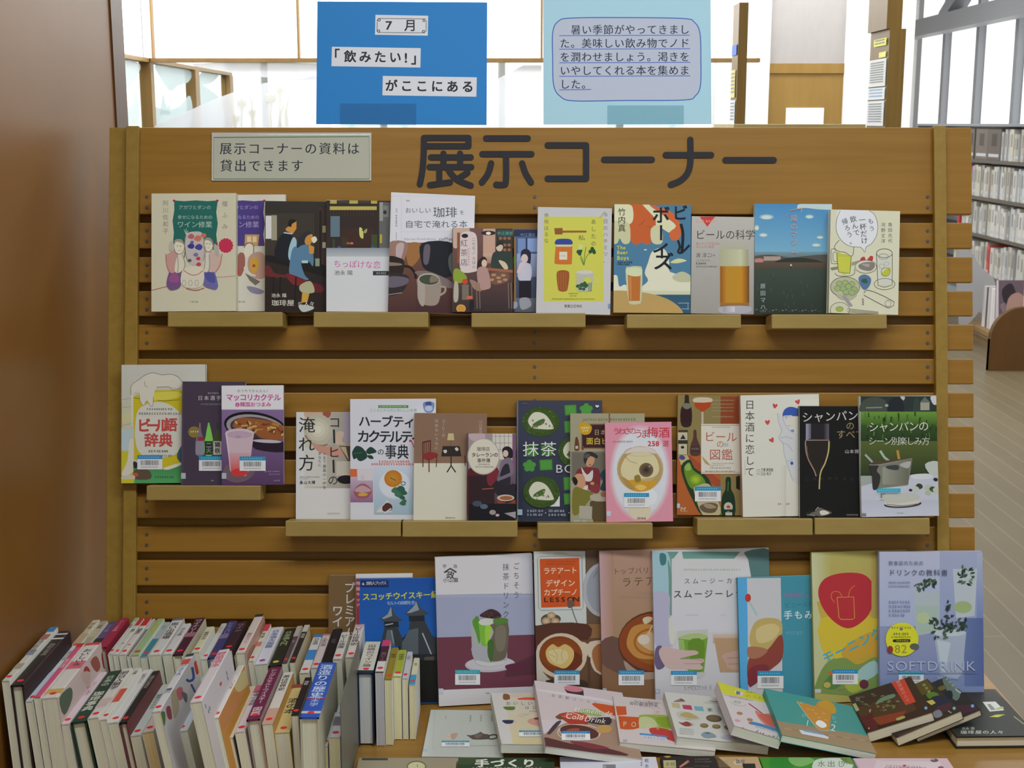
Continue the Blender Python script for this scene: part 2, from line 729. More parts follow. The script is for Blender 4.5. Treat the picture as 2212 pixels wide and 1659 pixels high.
def spine_book(label, x0, x1, yf, yb, Yf, spine, texts=(), group=None, side='c8c8c0', paper='c2c4b2', base=None, maxY=None, deco=None, bulge=.0008, dot='c03030', hard=False, side_art=None, zmax=None, minY=None, lean=0.0):
    """book standing on its fore edge with the spine up; x0, x1, yf: spine foot in the photo, yb: its far end"""
    a, b = at_y(x0, yf, Yf), at_y(x1, yf, Yf)
    zt = a.z
    far = at_z((x0 + x1) / 2, yb, zt).y
    if maxY:
        far = min(far, maxY)
    if minY:
        far = max(far, minY)
    A = V3((b.x - .0004, Yf, zt))
    cl, sl = math.cos(lean), math.sin(lean)
    t = (b.x - a.x - .0008) * cl

    def sp(ar, W, H):
        if deco:
            deco(ar, W, H)
        for tx in texts:                  # (start, size, text, colour)
            st, sz, s_, c = tx[:4]
            sz = sz if sz > 1 else min(W * sz * 1.5, W * .86)
            s0 = st if st >= 1 else st * H
            ar.V(W / 2 - sz / 2, s0, sz, s_, c, .016, tx[4] if len(tx) > 4 else None)
        if dot:
            ar.E(W / 2, H - 15, min(W * .36, 5), 4.5, dot)
    return make_book(A, V3((sl, 0, -cl)), V3((0, 1, 0)), (zt - TZ - .0005) / cl - t * sl, far - Yf, t, base or side, side_art, label, group, 'L', hard, paper, spine, None, sp, bulge)

# ------------------------------------------------------------------ the room
def struct(o):
    o['kind'] = 'structure'
    return o


XL, XR, YB, YF, ZC = -5.2, 4.25, 14.5, -3.0, 3.0
struct(wbox('floor', (XL, YF, -.05), (XR, YB, 0), M['floor']))
struct(wbox('ceiling', (XL, YF, ZC), (XR, YB, ZC + .05), M['ceil']))
struct(wbox('wall_left', (XL - .1, YF, 0), (XL, YB, ZC), M['wall']))
struct(wbox('wall_front', (XL, YF - .1, 0), (XR, YF, ZC), M['wall']))
struct(wbox('wall_back', (XL, YB, 0), (XR, YB + .1, ZC), M['wall']))
# right wall: low parapet, head, and a run of daylit windows between grey mullions
struct(wbox('wall_right', (XR, YF, 0), (XR + .1, YB, 1.3), M['wall']))
wz = 2.42
struct(wbox('wall_right_head', (XR, YF, 2.75), (XR + .1, YB, ZC), M['wall']))
k = 0
for i in range(18):
    y0 = YF + .02 + i * .97
    k += 1
    wn = empty('window_%d' % k, None, (XR, y0, 1.3))
    struct(wn)
    wbox('pane', (XR + .03, y0 + .05, 1.3), (XR + .04, y0 + .92, 2.75), M['shade'], wn)
    wbox('mullion', (XR - .03, y0 - .03, 1.3), (XR + .03, y0 + .05, 2.75), M['grey'], wn)

for i in range(6):  # glowing panes added on the back wall to brighten the view through the screens
    k += 1
    x0 = XL + .1 + i * 1.25
    wn = empty('window_%d' % k, None, (x0, YB, .9))
    struct(wn)
    wbox('pane', (x0 + .03, YB - .012, .9), (x0 + 1.2, YB - .002, 2.75), M['shade'], wn)
    wbox('frame', (x0 - .02, YB - .03, .9), (x0 + .03, YB - .002, 2.75), M['wall'], wn)

# grey roof beam with braces along the right-hand windows
t_ = empty('roof_beam', None, (XR - .2, 8, 2.28))
tag(t_, 'grey steel beam with angled braces running above the far right windows', 'beam')


def bar(name, a, b, sx, sz, mat, parent):
    a, b = V3(a), V3(b)
    d = (b - a).normalized()
    sd = d.cross(V3((0, 0, 1))).normalized() if abs(d.z) < .95 else V3((1, 0, 0))
    up = sd.cross(d).normalized()
    q = []
    for p in (a, b):
        for sx_, sz_ in ((-1, -1), (1, -1), (1, 1), (-1, 1)):
            q.append(p + sd * sx * sx_ / 2 + up * sz * sz_ / 2 - parent.location)
    mb = MB()
    for f in ((0, 1, 2, 3), (7, 6, 5, 4), (0, 4, 5, 1), (1, 5, 6, 2), (2, 6, 7, 3), (3, 7, 4, 0)):
        mb.face([q[i] for i in f])
    return mb.build(name, mat, parent)


bar('girder', (XR - .2, 5, 2.36), (XR - .2, YB - .01, 2.36), .16, .16, M['grey'], t_)
for yy in (9.2, 10.9, 12.9):
    bar('brace', (XR - .2, yy, 2.40), (XR - .12, yy - .9, 2.98), .16, .12, M['grey'], t_)

# ------------------------------------------------------------------ glazed screen of the far room (left background)
YS = 7.0
cx = at_y(315, 127, YS)                # corner post of the screen
zr0, zr1 = at_y(700, 135, YS).z, at_y(700, 126, YS).z
gs = empty('glazed_screen', None, (cx.x, YS, 0))
tag(gs, 'glazed wooden screen with white blinds behind the signs', 'screen')
xe = at_y(1640, 130, YS).x
wbox('rail', (cx.x, YS - .03, zr0), (xe, YS + .03, zr1), M['farwood'], gs)
wbox('sill', (cx.x, YS - .04, .8), (xe, YS + .04, .86), M['farwood'], gs)
wbox('corner_post', (cx.x - .03, YS - .03, 0), (cx.x + .03, YS + .03, zr1), M['farwood'], gs)
wbox('lower_panel', (cx.x, YS - .02, 0), (xe, YS + .02, .8), M['farwood'], gs)
wbox('glass_pane', (cx.x, YS - .004, .86), (xe, YS + .004, zr0), M['glass'], gs)
for px in (330, 645, 1170):
    xx = at_y(px, 60, YS).x
    wbox('batten', (xx - .005, YS - .03, zr1), (xx + .005, YS + .012, ZC - .02), M['farwood'], gs)
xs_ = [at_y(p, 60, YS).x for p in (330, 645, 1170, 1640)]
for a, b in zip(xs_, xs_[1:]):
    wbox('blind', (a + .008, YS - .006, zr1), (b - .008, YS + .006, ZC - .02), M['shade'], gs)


def film(parent, name, pts, mat, Y, th=.002):
    """frosted film cut-out on a glass face, outline in photo pixels at depth Y"""
    q = [at_y(x, y, Y) for x, y in pts]
    mb = MB()
    o = parent.location
    L_ = [(p.x - o.x, p.z - o.z) for p in q]
    n = len(L_)
    mb.face([(x, Y - o.y, z) for x, z in L_])
    mb.face([(x, Y - th - o.y, z) for x, z in reversed(L_)])
    for i in range(n):
        a, b = L_[i], L_[(i + 1) % n]
        mb.face([(a[0], Y - o.y, a[1]), (b[0], Y - o.y, b[1]), (b[0], Y - th - o.y, b[1]), (a[0], Y - th - o.y, a[1])])
    return mb.build(name, mat, parent)


film(gs, 'frosted_hill', smooth([(330, 275), (400, 243), (470, 212), (560, 182), (640, 172), (690, 172), (690, 300), (330, 300)], 5), M['frostw'], YS - .006)
film(gs, 'frosted_hill', smooth([(420, 137), (520, 160), (620, 171), (700, 171), (760, 140)], 5), M['frostw'], YS - .007)
film(gs, 'frosted_hill', [(1050, 184), (1130, 141), (1170, 141), (1170, 290), (1050, 290)], M['frostw'], YS - .006)
mtul = mat_frost('frosted_film_white', (.9, .89, .84), .8)
for bx, by, s in ((522, 222, 1), (585, 212, 1.15), (545, 243, .8), (605, 195, .9), (510, 255, .8)):
    film(gs, 'frosted_tulip', smooth([(bx - 9 * s, by - 10 * s), (bx - 4 * s, by - 4 * s), (bx, by - 13 * s), (bx + 4 * s, by - 4 * s), (bx + 9 * s, by - 10 * s), (bx + 9 * s, by + 6 * s), (bx + 2 * s, by + 13 * s), (bx + 2 * s, 290), (bx - 2 * s, 290), (bx - 2 * s, by + 13 * s), (bx - 9 * s, by + 6 * s)], 3), mtul, YS - .012)
for bx, by, dx in ((498, 205, 9), (617, 215, -10), (540, 200, 8), (630, 196, -9)):
    film(gs, 'frosted_leaf', smooth([(bx, by), (bx + dx, by + 40), (bx + dx + 4, 285), (bx + dx - 4, 285), (bx + dx - 5, by + 40)], 3), mtul, YS - .015)

# side screen of that room, running away and towards the camera on the same line
XS = cx.x
ss = empty('side_screen', None, (XS, YS, 0))
tag(ss, 'wood framed side screen with pale blue castle film at far left', 'screen')
y_end = at_x(490, 160, XS).y
ys = [4.9, YS - .035]


def sbox(name, y0, y1, z0, z1, mat, tx=.025, dx=0):
    return wbox(name, (XS - tx + dx, y0, z0), (XS + tx + dx, y1, z1), mat, ss)


sbox('rail', 4.9, YS - .031, zr0, zr1, M['farwood'])
sbox('rail', YS + .031, y_end + .05, zr0, zr1, M['farwood'])
sbox('lower_panel', 4.9, YS - .041, 0, .86, M['farwood'], .02)
sbox('lower_panel', YS + .041, y_end, 0, .86, M['farwood'], .02)
y420 = at_x(417, 200, XS).y
for yy, wd in ((y420, .05), (y_end, .05)):
    sbox('post', yy - wd, yy + wd, 0, zr0, M['farwood'], .03)
sbox('glass_pane', 4.9, YS - .04, .86, zr0, M['glass'], .003)
sbox('glass_pane', YS + .04, y_end - .05, .86, zr0, M['glass'], .003)
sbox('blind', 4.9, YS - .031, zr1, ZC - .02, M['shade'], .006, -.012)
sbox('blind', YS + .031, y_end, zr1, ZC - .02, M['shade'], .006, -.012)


def sfilm(name, pts, mat, dx):
    q = [at_x(x, y, XS + dx) for x, y in pts]
    o = ss.location
    mb = MB()
    P_ = [(XS + dx - o.x, p.y - o.y, p.z) for p in q]
    mb.face(P_)
    mb.face([(p[0] - .002, p[1], p[2]) for p in reversed(P_)])
    for i in range(len(P_)):
        a, b = P_[i - 1], P_[i]
        mb.face([a, b, (b[0] - .002, b[1], b[2]), (a[0] - .002, a[1], a[2])])
    return mb.build(name, mat, ss)


sfilm('frosted_tree', smooth([(268, 130), (303, 140), (292, 172), (276, 190), (268, 170)], 4), M['frost'], .007)
sfilm('frosted_castle', [(272, 272), (273, 240), (280, 225), (286, 236), (290, 205), (293, 192), (297, 208), (302, 240), (302, 272)], M['frost'], .007)
sfilm('frosted_tree', smooth([(338, 139), (410, 152), (408, 176), (385, 185), (368, 196), (350, 172)], 4), M['frost'], .007)
sfilm('frosted_hill', smooth([(331, 232), (360, 238), (390, 228), (411, 208), (411, 272), (331, 272)], 4), M['frost'], .007)
sfilm('frosted_castle', [(346, 246), (349, 225), (353, 200), (357, 222), (362, 232), (367, 226), (369, 246)], M['frost'], .009)
sfilm('frosted_tree', smooth([(424, 180), (440, 153), (472, 160), (458, 178), (432, 184)], 4), M['frost'], .007)
sfilm('frosted_hill', smooth([(424, 186), (455, 195), (478, 220), (483, 272), (424, 272)], 4), M['frost'], .007)

# white wall with a panelled doorway behind the bookcase ends (right background)
YD = 8.6
dl, dr = at_y(1662, 160, YD).x, at_y(1825, 160, YD).x
zd = at_y(1740, 158, YD).z
wr = at_y(1885, 150, YD).x
struct(wbox('wall_middle', (xe + .02, YD, 0), (dl, YD + .12, ZC), M['wall']))
struct(wbox('wall_middle_pier', (dr, YD, 0), (wr + .25, YD + .12, ZC), M['wall']))
struct(wbox('trim_1', (dl, YD + .02, zd), (dr, YD + .06, zd + .06), M['door']))
struct(wbox('wall_middle_upper', (dl, YD + .03, zd + .06), (dr, YD + .08, ZC), M['beige']))
dm = empty('door_1', None, ((dl + dr) / 2, YD + .05, 0))
struct(dm)
wbox('door_leaf', (dl, YD + .03, 0), (dr, YD + .07, zd), M['door'], dm)
na, nb = at_y(1700, 233, YD), at_y(1779, 300, YD)
no = wbox('paper_notice', (na.x, YD + .024, nb.z), (nb.x, YD + .029, na.z), mat_flat('notice_paper', (.9, .9, .92), .6))
tag(no, 'white paper notice on the wooden panel beyond the signs', 'notice')

# low shelf top seen over the rack
low = empty('low_bookcase', None, (at_y(1727, 270, 3.6).x, 3.6, 0))
tag(low, 'pale wooden low bookcase just behind the rack, its top edge in view', 'bookcase')
lx0, lx1, lz = at_y(1585, 270, 3.6).x, at_y(1870, 270, 3.6).x, at_y(1700, 268.5, 3.6).z
wbox('top_board', (lx0, 3.6, lz - .035), (lx1, 3.95, lz), M['pale'], low)
wbox('end_panel', (lx0, 3.6, 0), (lx0 + .03, 3.95, lz - .035), M['pale'], low)
wbox('end_panel', (lx1 - .03, 3.6, 0), (lx1, 3.95, lz - .035), M['pale'], low)
wbox('back_panel', (lx0 + .03, 3.93, 0), (lx1 - .03, 3.95, lz - .035), M['pale'], low)


def end_board(label, pl, pr, sl, Y, ytop, depth, cards):
    """tall wooden bookcase end: edge face pl..pr faces us, side face sl..pl runs back"""
    xl, xr = at_y(pl, 150, Y).x, at_y(pr, 150, Y).x
    zt = min(at_y(pl, ytop, Y).z, ZC - .05)
    r = empty('bookcase_end', None, ((xl + xr) / 2, Y, 0))
    tag(r, label, 'bookcase end')
    wbox('end_panel', (xl, Y, 0), (xr, Y + depth, zt), M['end'], r)
    for (f0, f1, z0, z1, c, tx) in cards:
        mb = MB()
        y0, y1 = Y + depth * f0, Y + depth * f1
        x = xl - .004
        q = [(x, y1, z0), (x, y0, z0), (x, y0, z1), (x, y1, z1)]
        o = r.location
        if c:
            mb.face([V3(p) - o for p in q], lin(c))
            mb.face([V3(p) - o + V3((.003, 0, 0)) for p in reversed(q)], lin(c))
        if tx:
            ar = Art(mb, lambda a, b: ((a) * (y1 - y0), (1 - b) * (z1 - z0)), y1 - y0, z1 - z0, lambda a, b, z: (x - .001 - z - o.x, y1 - a - o.y, z0 + b - o.z))
            tx(ar)
        mb.build('shelf_card', M['print'], r)
    return r


def lines_card(n, c='7a7c84'):
    def f(ar):
        for i in range(n):
            y = .1 + .8 * i / n
            ar.R(.1, y, .88, y + .35 / n, c)
    return f


def z_at(py, Y):
    return at_y(1900, py, Y).z


YE = 4.6
end_board('tall wooden bookcase end with number and paper cards, right of the panel door', 1918, 1953, 1880, YE, 62, .24, [
    (.1, .6, z_at(68, YE), z_at(20, YE), None, lambda ar: ar.T(.05, .05, .5, '9-1', '6a5436', 0, .8)),
    (.1, .75, z_at(96, YE), z_at(80, YE), 'd8cc60', lines_card(2)),
    (.1, .45, z_at(122, YE), z_at(110, YE), 'e0d878', None),
    (.05, .95, z_at(185, YE), z_at(125, YE), 'c4c6c4', lines_card(9)),
    (.05, .95, z_at(214, YE), z_at(188, YE), 'c8ccd4', lines_card(3, '8aa0c0')),
    (.05, .95, z_at(272, YE), z_at(217, YE), 'c4c6c8', lines_card(8))])
wbox('bookcase_header', (at_y(1918, 0, YE).x, YE, z_at(62, YE)), (at_y(1951, 0, YE).x, YE + .24, 2.3), M['end'])
tag(bpy.data.objects['bookcase_header'], 'paler wooden header block on top of the bookcase end', 'bookcase header')
YE2 = 5.6
end_board('narrow wooden bookcase end with blue tab beside the pale blue sign', 1593, 1613, 1580, YE2, 5, .15, [
    (.1, .9, z_at(118, YE2), z_at(95, YE2), '4a6ab0', None),
    (.2, .9, z_at(210, YE2), z_at(150, YE2), 'c4b878', lines_card(6)),
    (.1, .9, z_at(268, YE2), z_at(216, YE2), 'c8c8c8', lines_card(6))])

# ------------------------------------------------------------------ far bookcase on the right
bc = empty('far_bookcase', None, (3.75, 10.4, 0))
tag(bc, 'long grey bookcase full of books below the far right windows', 'bookcase')
XB = 3.62
shz = [at_x(2140, y, XB).z for y in (346, 429, 512, 600)]
b0, b1 = 8.4, 12.2
topz = 1.44
msh = mat_flat('shelf_brown', (.14, .12, .1), .6)
for z in shz:
    wbox('shelf', (XB, b0, z - .025), (XB + .3, b1, z), msh, bc)
wbox('top_board', (XB, b0, topz - .02), (XB + .3, b1, topz), M['grey'], bc)
wbox('back_panel', (XB + .3, b0, 0), (XB + .32, b1, topz), M['grey'], bc)
wbox('end_panel', (XB, b1, 0), (XB + .32, b1 + .03, topz), M['grey'], bc)
wbox('plinth', (XB + .02, b0, 0), (XB + .3, b1, .12), M['grey'], bc)
rnd = random.Random(5)
pal = ['c8c6c0', 'bdbab4', 'd0cec8', 'b4b6ba', 'c6c2b2', 'a8a6a4', 'ccc8ba', 'd4d2ce', 'b8b0a6', 'c2c6ca']
names = ['top', 'second', 'third', 'fourth']
cells = [(topz - .02, shz[0]), (shz[0] - .025, shz[1]), (shz[1] - .025, shz[2]), (shz[2] - .025, shz[3])]


def far_book(y0, th, z0, hh, c, lab, grp, dep=.17, dx=.004):
    t = empty('book', None, (XB + dx + dep / 2, y0 + th / 2, z0 + .001))
    tag(t, lab, 'book', grp)
    mb = MB()
    cc = lin(c, 1.1)
    mb.box((-dep / 2, -th / 2, 0), (dep / 2, -th / 2 + .0015, hh), cc)
    mb.box((-dep / 2, th / 2 - .0015, 0), (dep / 2, th / 2, hh), cc)
    mb.box((-dep / 2, -th / 2 + .0015, 0), (-dep / 2 + .002, th / 2 - .0015, hh), cc)
    # printed title strip and call-number sticker on the spine
    d = tuple(v * .35 for v in cc)
    mb.face([(-dep / 2 - .0005, th * .2, hh * .45), (-dep / 2 - .0005, -th * .2, hh * .45), (-dep / 2 - .0005, -th * .2, hh * .85), (-dep / 2 - .0005, th * .2, hh * .85)], tuple(v * .5 for v in cc))
    mb.face([(-dep / 2 - .0005, th * .4, hh * .1), (-dep / 2 - .0005, -th * .4, hh * .1), (-dep / 2 - .0005, -th * .4, hh * .2), (-dep / 2 - .0005, th * .4, hh * .2)], (.6, .62, .65))
    mb.build('cover', M['print'], t)
    pg = MB()
    pg.box((-dep / 2 + .003, -th / 2 + .0018, .001), (dep / 2 - .003, th / 2 - .0018, hh - .003), lin('ccc8b8'))
    pg.build('page_block', M['pages'], t)


special = {0: [(10.80, .15, 'c05a6c', 'pink box file at the left end of the top shelf of the distant bookcase'),
               (10.67, .11, '6e665e', 'narrow brown box file on the distant top shelf, nearest the pink one'),
               (10.39, .27, '766c64', 'brown box file on the distant top shelf, middle of the three brown ones'),
               (10.10, .27, '6a6058', 'brown box file on the distant top shelf, farthest right of the three brown ones')],
           1: [(10.76, .05, 'b04e94', 'magenta book on the second shelf of the distant bookcase')],
           2: [(10.90, .05, 'b83c3c', 'red book at the left end of the third distant shelf')],
           3: [(10.20, .05, 'c86058', 'coral red book on the fourth shelf of the distant bookcase')]}
for r in range(4):
    hi, z0 = cells[r]
    y = 11.02
    sp = sorted(special[r], key=lambda q: -q[0])
    while y > 9.2:
        if sp and y - .03 < sp[0][0] + sp[0][1]:
            a = sp.pop(0)
            th = a[1]
            far_book(y - th, th, z0, min(.27 if r == 0 else .24, hi - z0 - .02), a[2], a[3], None)
            y -= th + .004
            continue
        th = rnd.uniform(.03, .075)
        if sp:
            th = min(th, max(.012, y - (sp[0][0] + sp[0][1])))
        far_book(y - th, th, z0, min(rnd.uniform(.19, .27), hi - z0 - .02), rnd.choice(pal),
                 'small pale blurred book on the %s shelf of the distant bookcase' % names[r], 'pale books on the distant %s shelf' % names[r], rnd.uniform(.15, .2), rnd.uniform(.004, .03))
        y -= th + rnd.uniform(.001, .004)

# wooden picture-book stand in front of it with pale books and a photo-cover book
ps = empty('picture_book_stand', None, (3.15, 8.8, 0))
XP = 3.1
tag(ps, 'low orange wood book stand on the floor right of the rack', 'book stand')
zst = at_x(2120, 712, XP).z
ya, yb = at_x(2163, 760, XP).y, at_x(2079, 705, XP).y
wbox('side_panel', (XP, ya, .06), (XP + .03, yb, zst), M['farwood'], ps)
wbox('shelf', (XP + .03, ya, zst - .03), (XP + .4, yb, zst), M['farwood'], ps)
wbox('rim', (XP - .012, ya, zst - .02), (XP - .001, yb, zst + .008), M['farwood'], ps)
wbox('base', (XP + .03, ya, 0), (XP + .4, yb, .1), M['farwood'], ps)
wbox('back_panel', (XP + .38, ya, .1), (XP + .4, yb, zst - .03), M['farwood'], ps)
yy = yb - .2
for i, (th, c) in enumerate(((.03, 'c6c0c0'), (.025, 'd0ccc8'), (.03, '5a5660'), (.02, 'c8c4c4'), (.03, 'b8b2b8'), (.028, 'd0cdc8'), (.03, 'c2bcc0'))):
    x = XP + .06
    t = empty('book', None, (x + .1, yy - th / 2, zst))
    tag(t, 'tall pale book with %s on the low orange stand, blurred' % ('dark spine' if i == 2 else 'white spine'), 'book', None if i == 2 else 'white picture books on the orange stand')
    wb = MB()
    wb.box((-.1, -th / 2, 0), (.1, -th / 2 + .002, .27), lin(c))
    wb.box((-.1, th / 2 - .002, 0), (.1, th / 2, .27), lin(c))
    wb.box((-.1, -th / 2 + .002, 0), (-.097, th / 2 - .002, .27), lin(c))
    wb.build('cover', M['print'], t)
    pg = MB()
    pg.box((-.096, -th / 2 + .0025, .003), (.095, th / 2 - .0025, .266), lin('d0ccc0'))
    pg.build('page_block', M['pages'], t)
    yy -= th + .003

# picture book with a dark photo cover, and the pale curved rest beside it
pa, pb = at_y(2150, 690, 8.15), at_y(2216, 606, 8.15)
pbk = make_book(V3((pa.x, 8.15, pa.z)), V3((1, 0, 0)), V3((0, .1, .995)).normalized(), pb.x - pa.x, pb.z - pa.z, .012, '5c4c54',
                lambda a: (a.R(2150, 600, 2157, 700, 'b0aab0'), a.S([(2165, 625), (2185, 612), (2195, 640), (2180, 660), (2168, 650)], '2c262c', 3), a.S([(2178, 645), (2200, 632), (2216, 650), (2216, 690), (2175, 690)], '94746c', 3), a.S([(2160, 660), (2172, 655), (2170, 680)], '74646c', 3)),
                'picture book with dark photo cover behind the rounded brown panel')
cr_ = empty('book_rest', None, (at_y(2100, 640, 8.95).x, 8.95, 0))
tag(cr_, 'pale translucent curved book rest at the foot of the distant bookcase', 'book rest')
film(cr_, 'rest_plate', smooth([(2068, 545), (2092, 538), (2118, 575), (2150, 612), (2120, 665), (2092, 700), (2074, 716), (2066, 620)], 4), mat_frost('pale_acrylic', (.62, .62, .64), .85), 8.95, .004)

# rounded brown bookcase end further right
rb = empty('rounded_end_panel', None, at_y(2200, 800, at_z(2150, 800, 0).y) * 1)
rb.location.z = 0
tag(rb, 'rounded brown wooden end panel at the right edge of the view', 'end panel')
YR = at_z(2150, 800, 0).y
xl_, zt_ = at_y(2136, 740, YR).x, at_y(2190, 663, YR).z
zb_ = at_y(2150, 800, YR).z
R_ = .19
pts = [(xl_, 0.0), (xl_ + .45, 0.0), (xl_ + .45, zt_)]
for i in range(9):
    a = math.pi / 2 + i / 8 * math.pi / 2
    pts.append((xl_ + R_ + R_ * math.cos(a), zt_ - R_ + R_ * math.sin(a)))
mbr = MB()
mbr.prism([(x - rb.location.x, z) for x, z in pts], -.02, .02)
orb = mbr.build('panel', M['round'], rb)
orb.rotation_euler = (math.pi / 2, 0, 0)
mbr = MB()
pe = pts[2:] + [(xl_, 0.0)]
for a, b in zip(pe, pe[1:]):
    mbr.face([(a[0] - rb.location.x, a[1], -.0215), (b[0] - rb.location.x, b[1], -.0215), (b[0] - rb.location.x, b[1], .0215), (a[0] - rb.location.x, a[1], .0215)])
oe = mbr.build('edge_band', M['ledge'], rb)
oe.rotation_euler = (math.pi / 2, 0, 0)

# ------------------------------------------------------------------ left end board, rack, table
eb = empty('tall_bookcase', None, (-.78, 1.6, 0))
tag(eb, 'tall plain wooden bookcase side filling the left edge', 'bookcase')
wbox('side_panel', (-.80, .9, 0), (-.745, 2.57, 2.6), M['board'], eb, .002)
wbox('edge_strip', (-.80, 2.5702, 0), (-.742, 2.645, 2.6), M['strip'], eb)

xl_s, xr_s = -.670, .805


def slab(name, y0, y1, x0, x1, n0, n1, mat, parent, bevel=0):
    """board in the plane of the rack: photo heights y0 (top), y1 (bottom); n0..n1 = distance in front of the slat faces"""
    a, b = pp(1106, y0, 0), pp(1106, y1, 0)
    va, vb = (a - P0).dot(PU), (b - P0).dot(PU)
    mb = MB()
    mb.box((x0 - (x0 + x1) / 2, 0, n0), (x1 - (x0 + x1) / 2, va - vb, n1))
    o = mb.build(name, mat, parent, bevel)
    o.matrix_world = frame(P0 + PU * vb + V3(((x0 + x1) / 2, 0, 0)), V3((1, 0, 0)), PU, PN)
    return o


rack = empty('display_rack', None, (0, 2.16, TZ))
tag(rack, 'oak display rack of horizontal slats with big dark lettering on its header', 'display rack')
bpy.context.view_layer.update()


def adopt(o, r):
    o.parent = r
    o.matrix_parent_inverse = Matrix.Translation(-r.location)
    return o


hdr = adopt(slab('header_board', 275, 463, xl_s, xr_s, -.016, 0, M['wood'], None, .002), rack)
edges = [463, 537, 610.5, 683, 757, 830, 902.5, 975, 1047, 1119.5, 1192.5, 1265, 1338, 1411]
gap = 18
scr = None


def screws(parent, cy, py):
    global scr
    for sx in (317, 1155, 2004):
        for dy in (-11, 12):
            p = pp(sx, py + dy, .0008)
            if scr is None:
                mb = MB()
                mb.prism([(.0028 * math.cos(math.tau * i / 10), .0028 * math.sin(math.tau * i / 10)) for i in range(10)], -.001, .0006)
                o = mb.build('screw', M['screw'])
                scr = o
            else:
                o = scr.copy()
                COL.objects.link(o)
            o.parent = parent
            o.matrix_world = frame(p, V3((1, 0, 0)), PU, PN)


slats = []
for i, e in enumerate(edges):
    s_ = adopt(slab('slat', e + gap, edges[i + 1] if i + 1 < len(edges) else e + 72, xl_s, xr_s, -.0125, 0, M['wood'], None, .002), rack)
    slats.append((s_, e + gap + 28))
bpy.context.view_layer.update()
screws(hdr, 0, 436)
for s_, y in slats[:13]:
    screws(s_, 0, y)
adopt(slab('post', 275, 1497, at_y(266, 700, 2.3).x, at_y(294, 700, 2.3).x, .0005, .012, M['post'], None, .001), rack)
adopt(slab('post', 275, 1497, at_y(2024, 700, 2.3).x, at_y(2050, 700, 2.3).x, .0005, .012, M['post'], None, .001), rack)
adopt(slab('back_board', 420, 1500, -.66, at_y(2045, 700, 2.3).x, -.030, -.024, M['wood'], None), rack)
adopt(slab('side_stile', 275, 1500, -.7055, -.6706, -.024, -.001, M['post'], None, .001), rack)

# big rounded header lettering: strokes in photo pixels
STROKES = [[(1012, 316), (921, 316)], [(907, 398), (912, 372), (915, 340), (916, 298), (1012, 298), (1012, 316)],
           [(958, 332), (958, 360)], [(994, 332), (994, 360)], [(931, 340), (1017, 340)], [(928, 361), (1018, 361)],
           [(949, 361), (949, 396)], [(929, 400), (950, 397), (972, 394)], [(966, 362), (975, 376), (990, 390), (1017, 401)], [(1010, 373), (990, 386)],
           [(1050, 299), (1140, 299)], [(1042, 333), (1148, 333)], [(1093, 333), (1093, 390), (1088, 399), (1072, 399)],
           [(1061, 353), (1054, 376), (1041, 394)], [(1128, 353), (1135, 374), (1147, 394)],
           [(1183, 314), (1266, 314), (1266, 386), (1183, 386)],
           [(1305, 345), (1408, 345)], [(1438, 335), (1536, 335)], [(1491, 302), (1491, 350), (1485, 374), (1470, 390), (1449, 399)],
           [(1567, 346), (1671, 346)]]
mb = MB()
zoff = 0
for st in STROKES:
    pts3 = [pp(x, y, 0) - P0 for x, y in st]
    loc = [(p.x, p.dot(PU)) for p in pts3]
    if len(loc) == 3 or (len(loc) > 3 and st[0][0] not in (1012, 907, 1183)):
        loc = smooth(loc, 4, False)
    elif len(loc) > 3 and st[0] == (907, 398):
        loc = smooth(loc[:4], 4, False)[:-1] + loc[3:]
    rr = .0054
    zoff += 4e-5
    z = .0012 + zoff
    for (a, b) in zip(loc, loc[1:]):
        dx, dy = b[0] - a[0], b[1] - a[1]
        an = math.atan2(dy, dx)
        q = [(a[0] + rr * math.cos(an + math.pi / 2 + math.pi * i / 8), a[1] + rr * math.sin(an + math.pi / 2 + math.pi * i / 8)) for i in range(9)]
        q += [(b[0] + rr * math.cos(an - math.pi / 2 + math.pi * i / 8), b[1] + rr * math.sin(an - math.pi / 2 + math.pi * i / 8)) for i in range(9)]
        z += 2e-6
        mb.prism(q, .0003, z)
lt = mb.build('lettering', M['ink'])
lt.matrix_world = frame(P0, V3((1, 0, 0)), PU, PN)
bpy.context.view_layer.update()
adopt(lt, rack)

# table
tb = empty('display_table', None, (.05, 1.9, 0))
tag(tb, 'low wooden display table carrying the books below the rack', 'table')
wbox('table_top', (-.74, 1.45, TZ - .035), (.857, 2.36, TZ), M['table'], tb, .002)
wbox('base_cabinet', (-.72, 1.52, .06), (.83, 2.34, TZ - .0355), M['farwood'], tb)
wbox('plinth', (-.70, 1.56, 0), (.81, 2.32, .06), M['dark'], tb)

# ledges that clip into the slats
LED = [(362, 610, 674, 706, 'pale wood ledge under the two wine books at top left'),
       (677, 925, 674, 707, 'pale wood ledge under the white pink-titled book, top row'),
       (1018, 1265, 676, 707, 'pale wood ledge under the tea shop paperbacks, top row'),
       (1354, 1601, 679, 709, 'pale wood ledge under the grey beer book, top row'),
       (1667, 1916, 679, 710, 'pale wood ledge under the sky-cover book at top right'),
       (316, 562, 1049, 1081, 'pale wood ledge under the yellow beer mug book'),
       (616, 866, 1125, 1159, 'pale wood ledge under the herb tea book, touching its right neighbour'),
       (869, 1118, 1125, 1160, 'pale wood ledge under the brown and cream chair book'),
       (1161, 1410, 1130, 1164, 'pale wood ledge under the pink plum wine book'),
       (1506, 1756, 1120, 1156, 'pale wood ledge under the green beer bottle book'),
       (1760, 2009, 1119, 1155, 'pale wood ledge under the bucket photo book at lower right')]
